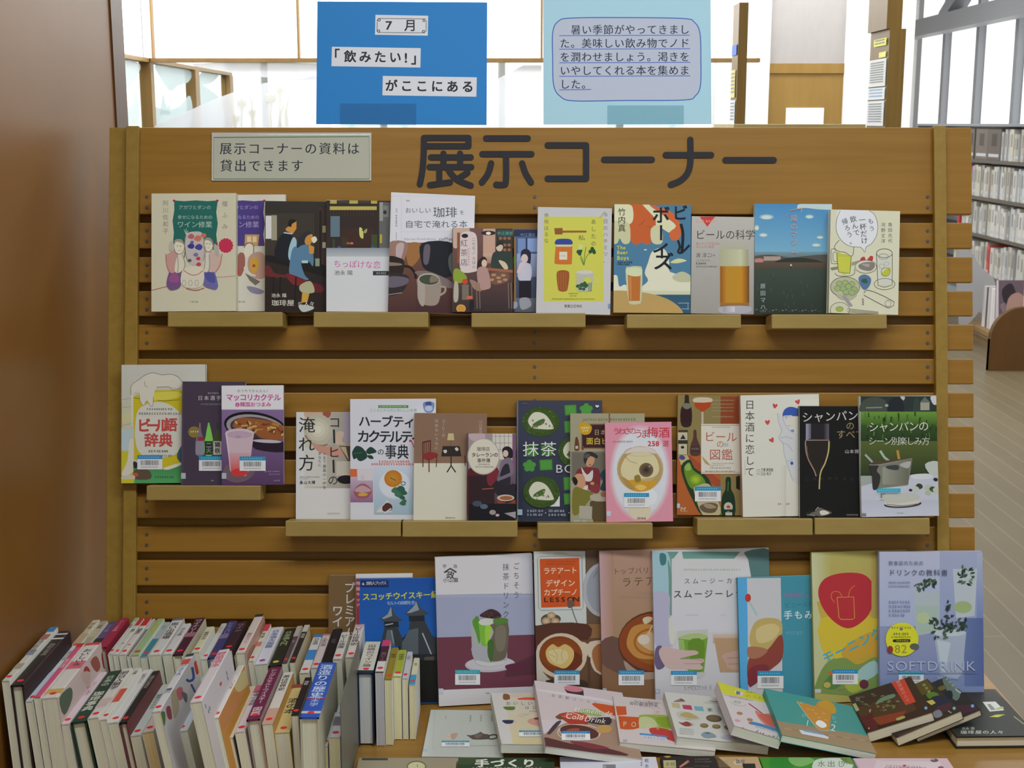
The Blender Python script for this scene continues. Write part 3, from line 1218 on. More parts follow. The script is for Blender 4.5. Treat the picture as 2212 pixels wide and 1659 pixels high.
for x0, x1, y0, y1, lab in LED:
    a, b, c = pp(x0, y1, .056), pp(x1, y1, .056), pp(x0, y0, .056)
    hh = (c - a).dot(PU)
    ww = (b - a).length
    r = empty('ledge', frame(P0 + V3(((a.x + b.x) / 2, 0, 0)) + PU * (a - P0).dot(PU), V3((1, 0, 0)), PU, PN))
    tag(r, lab, 'ledge', 'pale ledges on the rack')
    m1 = MB()
    m1.box((-ww / 2, 0, .0005), (ww / 2, hh, .056))
    m1.build('block', M['ledge'], r, .0015)

# ------------------------------------------------------------------ signs
def sign_sheet(label, name, tl, bl, br, off, base, art, cat='sign', th=.0006):
    A, B = pp(*bl, off), pp(*br, off)
    u = (B - A).normalized()
    n = u.cross(PU).normalized()
    v = n.cross(u)
    w, h = (B - A).length, (hit(*tl, A, n) - A).dot(v)
    r = empty(name, frame(A + u * w / 2, u, v, n))
    tag(r, label, cat)
    mb = MB()
    c = lin(base)
    mb.box((-w / 2, 0, -th), (w / 2, h, 0), c)

    def to(px, py):
        q = hit(px, py, A, n) - A
        return (q.dot(u), q.dot(v))
    art(Art(mb, to, w, h, lambda x, y, z: (x - w / 2, y, z)))
    mb.build('sheet', M['print'], r)
    return r


def art_blue(a):
    a.P([(811, 32), (925, 34), (924, 77), (810, 75)], 'c2c6d2')
    a.L([(817, 40), (919, 41)], 1.2, '44464e'); a.L([(816, 70), (918, 71)], 1.2, '44464e')
    a.L([(815, 42), (814, 68)], 1.2, '44464e'); a.L([(921, 44), (920, 69)], 1.2, '44464e')
    for x, y in ((819, 43), (916, 44), (818, 67), (915, 68)):
        a.ring(x, y, 2.5, 2.5, 1.6, '3c3e46')
    a.T(832, 41, 26, '7', '22242e', .016, 1.15)
    a.T(873, 41, 27, '月', '22242e', .016)
    a.P([(717, 101), (909, 104), (908, 146), (716, 143)], 'c2c6d2')
    a.T(706, 105, 28, '「', '22242e', .03); a.T(743, 108, 27, '飲みたい', '22242e', .024, 1, 1.0, 32.5); a.T(873, 110, 28, '!', '22242e', .03); a.T(888, 112, 28, '」', '22242e', .03)
    a.P([(827, 164), (1030, 167), (1029, 209), (826, 206)], 'c2c6d2')
    a.T(832, 171, 27, 'がここにある', '22242e', .026, 1, .8, 33)


def art_pale(a):
    a.S([(1194, 70), (1206, 46), (1235, 39), (1350, 38), (1475, 40), (1500, 48), (1512, 72), (1514, 130), (1513, 185), (1502, 207), (1478, 216), (1350, 217), (1240, 218), (1210, 208), (1196, 184), (1194, 130)], 'a4acbe', 5)
    a.L([(1194, 70), (1206, 46), (1235, 39), (1350, 38), (1475, 40), (1500, 48), (1512, 72), (1514, 130), (1513, 185), (1502, 207), (1478, 216), (1350, 217), (1240, 218), (1210, 208), (1196, 184), (1194, 130)], 2.2, '3a5aa6', 5, True)
    rows = ['　暑い季節がやってきまし', 'た。美味しい飲み物でノド', 'を潤わせましょう。渇きを', 'いやしてくれる本を集めま', 'した。']
    for i, r in enumerate(rows):
        a.T(1209, 53 + i * 29.4, 22.5, r, '282c3e', .010, 1, -.15, 23.5)
        x1 = 1490 + i * .5 if i < 4 else 1277
        a.L([(1208, 77 + i * 29.3), (x1, 76 + i * 29.3)], 1.7, '4a64b4')


def sign_holder(label, x0, x1, y0, off, foot):
    A, B = pp(x0, 270, off), pp(x1, 270, off)
    h = (pp(x0, y0, off) - A).dot(PU)
    w = (B - A).length
    r = empty('sign_holder', frame((A + B) / 2, V3((1, 0, 0)), PU, PN))
    tag(r, label, 'sign holder', 'clear sign holders')
    m = MB()
    m.box((-w / 2, -.0005, .0006), (w / 2, h, .0026))
    m.build('front_lip', M['acryl'], r)
    m = MB()
    m.box((-w / 2, -.0005, -.0066), (w / 2, h * 2.2, -.0046))
    m.build('back_plate', M['acryl'], r)
    m = MB()
    m.box((-w / 2, -.003, -.0066), (w / 2, -.0007, .0026))
    m.build('foot', M['acryl'], r)
    for s in (-1, 1):
        m = MB()
        m.prism([(s * w * .35 + .006 * math.cos(math.tau * i / 14), -.0026 + .0019 * math.sin(math.tau * i / 14)) for i in range(14)], -.004, .0015)
        m.build('pad', M['acryl'], r)


sign_sheet('bright blue sign with three white title strips standing on the rack', 'blue_sign', (685, 3), (683, 268), (1051, 270), -.012, '2272b4', art_blue)
sign_sheet('pale blue sign with boxed five line message standing on the rack', 'pale_blue_sign', (1173, -2), (1174, 269), (1537, 268), -.012, '96bccc', art_pale)
sign_holder('clear acrylic holder under the bright blue sign', 735, 899, 224, -.012, 0)
sign_holder('clear acrylic holder under the pale blue sign', 1312, 1477, 228, -.012, 0)


def art_note(a):
    a.L([(459, 292), (801, 292), (801, 389), (458, 389)], 4, 'b4b6b0', 0, True)
    a.L([(462, 297), (797, 295), (798, 387), (461, 387)], 2, '3f6a4c', 0, True)
    a.T(474, 307, 27.5, '展示コーナーの資料は', '282c38', .010, 1, 0, 30.6)
    a.T(475, 344, 27.5, '貸出できます', '282c38', .010, 1, 0, 30.6)


nt_ = sign_sheet('laminated notice with green border on the rack header', 'loan_notice', (458, 291), (457, 390), (802, 390), .0024, 'a0a194', art_note, 'notice', .0008)
bpy.context.view_layer.update()
m = MB()
wn_, hn_ = (pp(802, 390, .0014) - pp(457, 390, .0014)).length, (pp(458, 291, .0014) - pp(457, 390, .0014)).length
prev = (hn_ - .001, .0003)
for i in range(8):
    an = i / 7 * 1.1
    cur = (prev[0] + .0009 * math.cos(an), prev[1] - .0009 * math.sin(an))
    m.face([(-wn_ / 2, prev[0], prev[1]), (wn_ / 2, prev[0], prev[1]), (wn_ / 2, cur[0], cur[1]), (-wn_ / 2, cur[0], cur[1])], lin('b8b4ac'))
    prev = cur
lm_ = mat_flat('laminate_edge', (.5, .5, .48), .12)
m.build('laminate_edge', lm_, nt_)

# ================================================================== top row of books
K1, K2, K3, K4 = (240, 390, .208), (690, 390, .208), (1140, 390, .208), (1580, 390, .208)


def ladies(a, dx, scroll, c2):
    a.P([(655 + dx, 207), (760 + dx, 214), (880 + dx, 206), (1000 + dx, 214), (1108 + dx, 207), (1092 + dx, 330), (1108 + dx, 450), (1092 + dx, 560), (1106 + dx, 680), (640 + dx, 680), (652 + dx, 540), (638 + dx, 420), (656 + dx, 310)], scroll)
    a.E(655 + dx, 210, 14, 12, '8c2c40'); a.E(1102 + dx, 210, 14, 12, '8c2c40'); a.E(1095 + dx, 655, 14, 12, '8c2c40')
    a.T(700 + dx, 255, 46, 'アガワとダンの', c2, 0, 1.05)
    a.T(690 + dx, 358, 44, '幸せになるための', c2, 0, 1.03)
    a.T(684 + dx, 420, 72, 'ワイン修業', c2, .006, 1.02)
    a.T(815 + dx, 1248, 22, '文春文庫', '77746c')


def art_green(a):
    a.crop(*K1)
    ladies(a, 0, '1f5f58', '9cb4a8')
    a.V(535, 205, 62, '阿川佐和子', '7c7870', 0, 72)
    a.V(1150, 210, 62, '檀ふみ', '7c7870', 0, 118)
    for i in range(14):
        t = math.tau * i / 14
        a.E(1192 + 62 * math.cos(t), 675 + 62 * math.sin(t), 16, 16, 'b02c4c', 0, 10)
    a.E(1192, 675, 66, 66, 'b02c4c')
    a.L([(425, 1140), (560, 1105), (700, 1080)], 7, 'a8544c', 3)
    a.L([(1060, 1005), (1200, 998), (1290, 990)], 6, 'b0807c', 3)
    a.S([(575, 1090), (600, 960), (640, 930), (740, 940), (720, 1100), (640, 1140)], '6a4a78')
    a.S([(600, 1040), (640, 960), (700, 990), (690, 1060)], '8a4e80')
    a.S([(950, 930), (1060, 930), (1110, 1080), (1080, 1130), (960, 1090)], '62609a')
    a.S([(970, 950), (1060, 960), (1080, 1060), (1000, 1040)], '4a4c8c')
    a.S([(565, 800), (610, 750), (680, 740), (720, 900), (640, 960), (600, 930)], 'b08a84')
    a.S([(960, 760), (1060, 740), (1150, 780), (1120, 920), (1000, 940)], 'b8a098')
    a.S([(690, 780), (740, 770), (760, 900), (700, 960), (660, 930)], 'c4c0b0')
    a.S([(980, 770), (1020, 760), (1020, 900), (1000, 950), (960, 930)], 'c0bcb0')
    a.S([(780, 560), (860, 530), (950, 550), (975, 700), (960, 830), (860, 880), (790, 820), (765, 680)], 'b0a8a8')
    for x, y, r, c in ((830, 580, 34, 'a05a60'), (900, 600, 40, 'b46a58'), (960, 570, 30, 'b86a50'), (830, 680, 36, '34387c'), (910, 690, 40, '3c428c'), (880, 770, 26, '6a6a98'), (905, 810, 24, 'b03a3c'), (840, 640, 20, '5a5a90'), (910, 870, 26, 'b03c44'), (815, 830, 22, '585054')):
        a.S([(x - r, y), (x, y - r * .8), (x + r, y - r * .2), (x + r * .5, y + r * .8), (x - r * .6, y + r * .6)], c, 3)
    a.E(708, 690, 56, 76, 'c8c4b2', -10); a.E(1010, 668, 50, 74, 'c8c4b2', 8)
    a.L([(650, 640), (690, 615), (745, 625), (770, 720), (760, 800)], 9, '5c5a54', 3); a.L([(965, 620), (1010, 596), (1055, 630), (1062, 720)], 9, '5c5a54', 3)
    a.L([(655, 680), (670, 750), (710, 765)], 5, '7a766c', 3); a.L([(970, 690), (990, 735), (1030, 740)], 5, '7a766c', 3)
    a.ring(708, 690, 55, 75, 5, '6c685e'); a.ring(1010, 668, 49, 73, 5, '6c685e')
    for ex, ey in ((690, 680), (722, 682), (996, 656), (1026, 658)):
        a.E(ex, ey, 6, 5, '55524c')
    a.L([(700, 725), (716, 724)], 4, 'a4605c'); a.L([(1002, 700), (1018, 699)], 4, 'a4605c')
    a.S([(650, 640), (680, 610), (740, 618), (768, 700), (750, 660), (700, 636)], '8c887c', 3); a.S([(960, 625), (1000, 590), (1050, 618), (1066, 700), (1040, 640), (1000, 618)], '8c887c', 3)
    a.S([(610, 640), (640, 630), (660, 700), (640, 740), (605, 720)], 'a8a498', 3); a.S([(1070, 660), (1110, 690), (1120, 780), (1085, 770)], 'a09c94', 3)
    for q in ([(690, 780), (700, 880), (690, 960)], [(740, 770), (770, 880), (720, 970)], [(980, 770), (975, 880), (960, 930)], [(1020, 770), (1025, 900), (1000, 960)], [(575, 1090), (620, 1140), (700, 1120)], [(960, 1090), (1080, 1135), (1112, 1090)], [(780, 560), (765, 680), (790, 820)], [(950, 550), (978, 700), (960, 830)]):
        a.L(q, 5, '77736a', 3)
    a.S([(745, 930), (860, 890), (960, 920), (940, 1100), (740, 1095)], 'c2bfae')
    a.L([(752, 930), (830, 980), (900, 975), (955, 935)], 7, 'a8484c', 3)
    a.L([(570, 760), (580, 880), (610, 960)], 6, 'b0564c', 3); a.L([(1155, 760), (1130, 880), (1080, 960)], 6, 'b0564c', 3)
    for x in (760, 825, 890):
        a.ring(x, 1065, 18, 30, 5, '9c8c90')
    a.L([(780, 1120), (880, 1140), (970, 1115)], 7, 'ac4a54', 3)
    a.L([(760, 510), (780, 560)], 5, 'c8c4b2'); a.L([(780, 500), (782, 560)], 5, 'c8c4b2'); a.L([(800, 520), (785, 560)], 5, 'c8c4b2')


def art_purple(a):
    a.crop(*K1)
    ladies(a, 488, '45387a', '9890b0')
    a.crop(*K1)
    a.P([(1390, 560), (1540, 560), (1525, 680), (1385, 690)], 'b08c58'); a.R(1412, 580, 1455, 640, 'd0b898'); a.R(1470, 580, 1512, 640, 'd0b898')
    a.P([(1310, 680), (1600, 690), (1600, 1170), (1310, 1180)], 'bdbaae')
    a.E(1430, 725, 48, 72, 'c8c4b4', 12); a.L([(1382, 700), (1400, 660), (1440, 645), (1480, 680), (1478, 760)], 9, '66635c', 3)
    a.S([(1320, 770), (1380, 760), (1390, 880), (1350, 990), (1310, 960)], '8c5850')
    a.S([(1440, 780), (1540, 740), (1600, 800), (1600, 1000), (1480, 1010), (1420, 900)], 'a8887c')
    a.S([(1450, 820), (1510, 800), (1540, 860), (1500, 960), (1450, 930)], 'b8923c'); a.E(1483, 885, 16, 16, 'a03c38')
    a.P([(1390, 960), (1550, 1050), (1500, 1090), (1440, 1040)], '68645c'); a.S([(1410, 1100), (1500, 1110), (1590, 1150), (1540, 1180), (1450, 1160)], '7c7890')
    a.L([(1380, 900), (1450, 970), (1500, 990)], 18, 'c4c0b2', 3); a.E(1310, 950, 18, 42, 'b03034')


def art_shop(a):                                        # coffee shop couple
    a.crop(*K1)
    a.Gr(1590, 210, 2420, 1370, '2c2a26', '241a18')
    a.R(1590, 340, 2110, 780, '353029'); a.R(1605, 365, 1670, 605, 'c2c2c2'); a.R(1665, 360, 1722, 620, '8c8876')
    a.R(2150, 280, 2420, 900, '3a2c28'); a.R(2160, 310, 2185, 900, '1e1815'); a.R(2195, 470, 2230, 540, '8c8a60'); a.R(2195, 640, 2230, 700, '9c9a8c'); a.R(2240, 300, 2420, 420, '4c4038')
    a.P([(1590, 770), (2110, 830), (2420, 980), (2420, 1060), (1980, 930), (1590, 830)], '171515')
    a.S([(1730, 620), (1800, 545), (1880, 560), (1895, 660), (1860, 820), (1700, 790)], '181a22')
    a.S([(1890, 590), (1925, 620), (1920, 700), (1870, 830), (1840, 790), (1850, 690)], '8caebc')
    a.P([(1810, 500), (1850, 470), (1925, 420), (1925, 500), (1890, 550), (1820, 525)], 'b8823c')
    a.S([(1840, 470), (1845, 420), (1880, 400), (1925, 420), (1880, 450), (1870, 480)], '151515')
    a.P([(1795, 535), (1890, 545), (1880, 560), (1790, 548)], '9ab0b8')
    a.S([(1890, 700), (1960, 680), (2040, 670), (2100, 780), (2095, 890), (2050, 840), (1975, 850), (2010, 980), (2050, 1030), (1900, 1030), (1850, 970), (1860, 820)], '4f7390')
    a.S([(1930, 700), (1960, 580), (2050, 520), (2085, 560), (2040, 640), (1990, 660)], '262832')
    a.S([(2010, 640), (2030, 580), (2090, 560), (2080, 650), (2040, 670)], 'b48038'); a.S([(2080, 600), (2120, 580), (2140, 620), (2100, 650)], 'c8c8b0')
    a.P([(2050, 660), (2110, 690), (2105, 760), (2060, 760)], 'b8843c')
    a.S([(1815, 985), (1860, 970), (2040, 1045), (2010, 1090), (1890, 1080)], '6c2226'); a.S([(1600, 890), (1650, 890), (1700, 960), (1840, 985), (1810, 1010), (1600, 990)], '5c2424')
    a.S([(2080, 1060), (2200, 1100), (2190, 1160), (2080, 1150)], '5a1e26')
    a.S([(1960, 1090), (2070, 1045), (2110, 1160), (1980, 1160)], 'a0a080'); a.P([(1985, 1165), (2060, 1170), (2040, 1260), (1975, 1270)], 'b8903c')
    a.S([(1945, 1300), (2000, 1290), (2100, 1310), (2090, 1340), (1990, 1365)], 'a8b0ae'); a.R(1980, 830, 2045, 858, '9cbcc4'); a.R(2120, 810, 2165, 890, '7a8a78')
    for x in (1690, 1760, 1920):
        a.L([(x, 1000), (x - 10, 1250)], 16, '191514')
    a.T(1664, 1170, 46, '池永 陽', 'c8c6bc', .004, 1.05)
    a.T(1664, 1236, 68, '珈琲屋', 'cac8be', .004, 1.18); a.T(1940, 1255, 40, 'の', 'cac8be'); a.T(2000, 1252, 54, '人々', 'cac8be', .004, 1.05)


def art_love(a):
    a.crop(*K2)
    a.Gr(60, 205, 880, 800, '2a201e', '302622')
    a.R(60, 205, 640, 300, '2a2420')
    for x0, x1 in ((110, 180), (310, 400), (535, 600)):
        a.R(x0, 205, x1, 240, 'a09848')
    for x0, x1 in ((190, 300), (410, 520)):
        a.R(x0, 208, x1, 235, '3a3634')
    a.R(108, 268, 595, 306, 'a89a50')
    for i in range(16):
        a.R(110 + i * 30, 310, 118 + i * 30, 370, '3c302a')
    a.R(115, 370, 212, 585, '566a78'); a.R(225, 500, 560, 690, '38241f')
    a.S([(415, 490), (450, 510), (455, 600), (420, 580)], 'b8b868'); a.S([(470, 510), (495, 490), (490, 540), (460, 545)], '8c8c60'); a.L([(440, 520), (500, 490)], 8, '1c1612')
    a.R(540, 560, 600, 720, '3a4428'); a.R(135, 610, 160, 700, '34402c'); a.R(230, 590, 290, 690, '34301e')
    a.E(300, 652, 20, 11, '9a4a3c'); a.E(336, 652, 18, 11, 'b07058')
    a.E(205, 695, 18, 18, '2c4a8c'); a.E(555, 695, 20, 20, '2c4a8c')
    a.R(620, 225, 880, 780, '5a5c5c'); a.R(625, 225, 660, 420, '8a8c88'); a.R(665, 260, 720, 380, '747674'); a.E(680, 330, 18, 22, '2c2c2c'); a.R(628, 560, 650, 650, 'a89c34')
    a.Gr(60, 700, 880, 800, '7c8690', 'a8acb2'); a.R(60, 790, 880, 1380, 'bcbfc4')
    a.T(145, 822, 84, 'ちっぽけな恋', 'b4549a', .008, .98, 1.5)
    a.T(153, 930, 56, '池永 陽', '3c3e40', .006, 1.05)
    a.R(555, 940, 880, 985, '2c2c2e'); a.D(590, 950, 700, 24, '8c8c8c')


def art_pour(a):
    a.crop(*K2)
    a.R(700, 100, 1620, 670, 'c2c3cc')
    a.R(850, 160, 853, 640, 'a8aab8'); a.R(752, 160, 755, 640, 'b0b2bc'); a.R(850, 530, 1600, 533, 'aeb0bc'); a.R(750, 158, 1580, 161, 'b0b2bc')
    a.D(902, 200, 940, 18, '505460'); a.DV(792, 290, 330, 22, '8a8c98'); a.DV(788, 355, 470, 24, '70748a'); a.DV(790, 540, 600, 18, '90929e')
    a.T(888, 278, 62, 'おいしい', '54586a', 0, 1.1); a.T(1178, 270, 118, '珈琲', '3c4050', -.006, 1.08); a.T(1455, 305, 52, 'を', '54586a')
    a.T(886, 412, 82, '自宅で淹れる本', '484c5c', -.004, 1.14)
    a.T(880, 590, 30, 'Enjoy your life with delicious', '7a7e8a', 0, .84); a.T(1240, 580, 50, 'coffee', '4c5468', .01, 1.05)
    a.Gr(700, 645, 1620, 1400, '6a4838', '40282a')
    a.S([(930, 650), (1060, 660), (1040, 800), (940, 900), (900, 760)], '8c6238'); a.Gr(1000, 900, 1620, 1400, '5a3c38', '3c2426')
    a.S([(1065, 650), (1400, 660), (1400, 950), (1280, 1010), (1110, 930), (1060, 850)], '1a1c24'); a.S([(1090, 680), (1150, 680), (1130, 860), (1080, 850)], '5c5460')
    a.S([(715, 650), (915, 650), (870, 860), (840, 900), (715, 900)], '8a6c62'); a.S([(800, 670), (880, 660), (840, 830), (800, 830)], 'a8989a')
    a.S([(715, 790), (850, 810), (880, 850), (870, 950), (830, 970), (715, 960)], '241c1c'); a.S([(715, 850), (840, 860), (850, 880), (715, 885)], '7c6a58')
    a.S([(715, 970), (900, 980), (925, 1040), (870, 1150), (780, 1190), (715, 1180)], '2c2428'); a.S([(720, 1000), (910, 1010), (900, 1080), (720, 1110)], '5c5664')
    a.L([(880, 890), (940, 900), (990, 960), (1000, 1020)], 26, '1e1818', 4); a.L([(720, 1185), (860, 1165)], 6, '9c989c')
    a.S([(990, 960), (1120, 940), (1300, 1010), (1400, 1080), (1400, 1120), (1240, 1090)], '706464')
    a.S([(1345, 790), (1400, 750), (1400, 1000), (1345, 900)], '505a58')
    a.S([(1030, 1010), (1250, 1020), (1240, 1260), (1140, 1300), (1030, 1250), (1018, 1100)], '8c8078'); a.S([(1028, 1020), (1090, 1000), (1090, 1290), (1030, 1250)], '9a9088')
    a.E(1138, 1025, 114, 62, 'a49c90', 4); a.E(1138, 1030, 102, 52, '3c4438', 4); a.S([(1160, 990), (1230, 1010), (1240, 1040), (1150, 1060)], '746a5c')
    a.L([(1250, 1100), (1305, 1110), (1300, 1160), (1250, 1190)], 22, '94887e', 3)


def tea_interior(a):
    a.crop(*K2)
    a.Gr(1380, 490, 2030, 1400, '6a4c48', '2c2428')
    a.S([(1395, 490), (1560, 500), (1500, 640), (1395, 700)], 'b0988c'); a.R(1430, 540, 1460, 860, '7a4c34')
    a.R(1700, 500, 1825, 800, 'b09080'); a.Gr(1700, 760, 1830, 860, 'b89886', '8a6c60'); a.E(1755, 545, 76, 24, '2a2428'); a.E(1755, 548, 26, 16, 'd0c8bc')
    a.R(1835, 500, 2030, 860, '34302c'); a.R(1850, 515, 2010, 580, '2f4a48'); a.T(1845, 530, 34, '中江漢志', '5c9a94', 0, 1.2)
    for y in (600, 670, 720):
        for x in (1880, 1925, 1970):
            a.E(x, y, 18, 16, '8a5c44')
    a.S([(1800, 760), (1880, 740), (1990, 760), (2010, 930), (1800, 930)], '2c3834'); a.E(1870, 690, 36, 46, 'b8aa98'); a.S([(1835, 690), (1845, 640), (1890, 630), (1915, 680), (1880, 665)], '282624')
    a.S([(1860, 830), (1930, 850), (1960, 910), (1920, 920)], 'bcac92'); a.P([(1690, 900), (2020, 930), (2020, 960), (1690, 930)], '8c5844')
    a.S([(1640, 850), (1700, 790), (1740, 830), (1690, 920), (1640, 920)], '2a1e20'); a.E(1712, 860, 28, 40, 'c4a898'); a.S([(1640, 920), (1740, 910), (1780, 1090), (1740, 1130), (1660, 1120)], 'a0807c')
    a.S([(1780, 960), (1960, 960), (1950, 1050), (1800, 1080)], '6a4c40')
    for x, y in ((1810, 980), (1860, 1010), (1910, 985), (1870, 1050), (1790, 1030), (1930, 1030)):
        a.E(x, y, 26, 14, '9c7c5c')
    a.S([(1560, 1030), (1640, 1060), (1680, 1140), (1660, 1150), (1600, 1120)], '8c7060')
    for x in (1580, 1630, 1660, 1960, 1990):
        a.L([(x, 1060), (x + 8, 1330)], 8, '7a685c')
    a.S([(1395, 930), (1450, 920), (1530, 1000), (1500, 1060), (1400, 1050)], '7a9030'); a.E(1510, 1050, 30, 28, 'b83c30')
    a.S([(1400, 1060), (1440, 1070), (1440, 1240), (1395, 1250)], 'a09c90'); a.R(1480, 1080, 1550, 1240, '6a6458')
    a.S([(1470, 560), (1545, 528), (1625, 560), (1640, 700), (1635, 900), (1620, 945), (1470, 940), (1460, 700)], 'c0b4b4', 4)
    a.E(1510, 575, 34, 22, '1e1a20'); a.V(1462, 610, 78, '紅茶店', '5a5660', -.006, 100); a.V(1580, 590, 44, 'ニセモノ', '66606a', 0, 46); a.V(1584, 790, 40, '夫婦の', '8a7478', 0, 44); a.DV(1538, 700, 880, 26, 'b08c94')
    a.E(1470, 1330, 50, 44, 'b48434'); a.ring(1470, 1330, 42, 36, 4, 'd0a860')
    a.E(1560, 1215, 34, 18, 'b85c44'); a.S([(1560, 1260), (1600, 1240), (1600, 1340), (1560, 1340)], '1c1a20')


def tea_outside(a):
    a.crop(*K2)
    a.Gr(2010, 500, 2700, 1400, '4a5a80', '34384a')
    a.R(2020, 510, 2700, 580, '26304c'); a.T(2085, 545, 36, '中江漢志', '7a8cb0', 0, 1.1)
    a.R(2060, 600, 2140, 760, '6c84b4'); a.R(2160, 600, 2700, 740, '7e94c4'); a.R(2146, 590, 2158, 800, '283250')
    a.Gr(2050, 760, 2700, 1000, '8c9ac0', '6a7494')
    a.S([(2090, 800), (2100, 730), (2150, 710), (2195, 750), (2190, 860), (2160, 880), (2120, 860)], '242438'); a.E(2130, 810, 36, 46, 'c4b0b0')
    a.S([(2080, 860), (2140, 850), (2200, 890), (2190, 1040), (2080, 1040), (2060, 960)], 'b4b4c4'); a.L([(2060, 960), (2090, 880), (2130, 870)], 26, 'c8b4b0', 3)
    a.R(2072, 1040, 2200, 1220, '1c1a24'); a.Gr(2030, 1220, 2700, 1400, '5a6070', '4a4e58'); a.S([(2080, 1230), (2170, 1220), (2200, 1300), (2100, 1340)], '8a8e98')
    a.R(2022, 590, 2040, 1260, '8a6a34'); a.R(2010, 750, 2022, 1250, '2a2c34'); a.S([(1990, 1270), (2050, 1260), (2050, 1320), (1990, 1330)], '8a94a4'); a.S([(1990, 800), (2040, 790), (2040, 860), (1990, 850)], '607830')


def art_honey(a):
    a.crop(*K3)
    a.R(168, 375, 790, 1258, 'b8b84e')
    a.P([(275, 495), (360, 492), (365, 520), (610, 520), (610, 540), (365, 542), (358, 560), (282, 560)], '845428')
    for x in (295, 318, 340):
        a.L([(x, 497), (x + 2, 558)], 5, '6c4220')
    a.S([(292, 620), (330, 606), (420, 606), (456, 622), (455, 664), (292, 664)], '2f3f8c'); a.S([(290, 690), (300, 684), (450, 684), (462, 700), (458, 850), (440, 870), (300, 868), (278, 840)], 'b8662c', 3); a.R(298, 665, 450, 688, 'b8b88c'); a.R(328, 740, 410, 822, 'c8c4b4'); a.D(342, 775, 395, 14, '9a9890')
    a.V(655, 400, 56, 'あしたの', '5c5c40', -.004, 75); a.T(522, 565, 58, '私', '5c5c40', 0, 1.3); a.V(782, 330, 52, '今日のハチミツ、', '6c6c5c', -.004, 68); a.V(168, 335, 50, '寺地はるな', '6c6c5c', -.004, 66)
    a.L([(745, 390), (800, 322)], 4, '6c6c5c')
    for q in ([(580, 880), (560, 800), (535, 770)], [(580, 880), (590, 780), (605, 690)], [(585, 880), (610, 790), (660, 740)], [(575, 870), (555, 820), (548, 800)]):
        a.L(q, 7, '5c7c30', 3)
    for x, y in ((525, 740), (548, 730), (540, 758), (650, 738), (682, 728), (670, 708), (690, 745)):
        a.E(x, y, 19, 19, '23482c')
    a.E(548, 690, 26, 30, 'b4c07c')
    a.S([(300, 970), (330, 935), (400, 935), (432, 970), (415, 1120), (390, 1150), (335, 1148), (312, 1110)], '8c4e26', 4)
    for x in (320, 345, 370, 395):
        a.L([(x, 950), (x + (365 - x) * -.06, 1135)], 5, 'a06634')
    a.ring(690, 1040, 28, 26, 9, 'b8bc84')
    a.P([(505, 950), (680, 945), (668, 1140), (620, 1155), (525, 1150), (508, 1130)], 'a8a89c'); a.E(592, 952, 88, 20, 'b8b8b4'); a.E(620, 1035, 40, 32, 'b4bc4c')
    for x, y, r in ((520, 1100, 22), (560, 1090, 28), (600, 1095, 30), (545, 1125, 20), (590, 1065, 18), (580, 1130, 20)):
        a.S([(x - r, y), (x, y - r), (x + r, y - r * .3), (x + r * .2, y + r * .7)], '2c5434', 3)
    for x in (630, 645, 658):
        a.L([(x, 1150), (x + 4, 1060)], 6, '4c6c44')
    a.D(425, 1165, 515, 14, '8c8c40'); a.D(440, 1190, 500, 14, '8c8c40'); a.D(250, 1222, 690, 14, '94943c')
    a.T(378, 1286, 34, '実業之日本社', '5c5c5c', 0, .92); a.R(835, 1280, 860, 1330, '6c86b0')


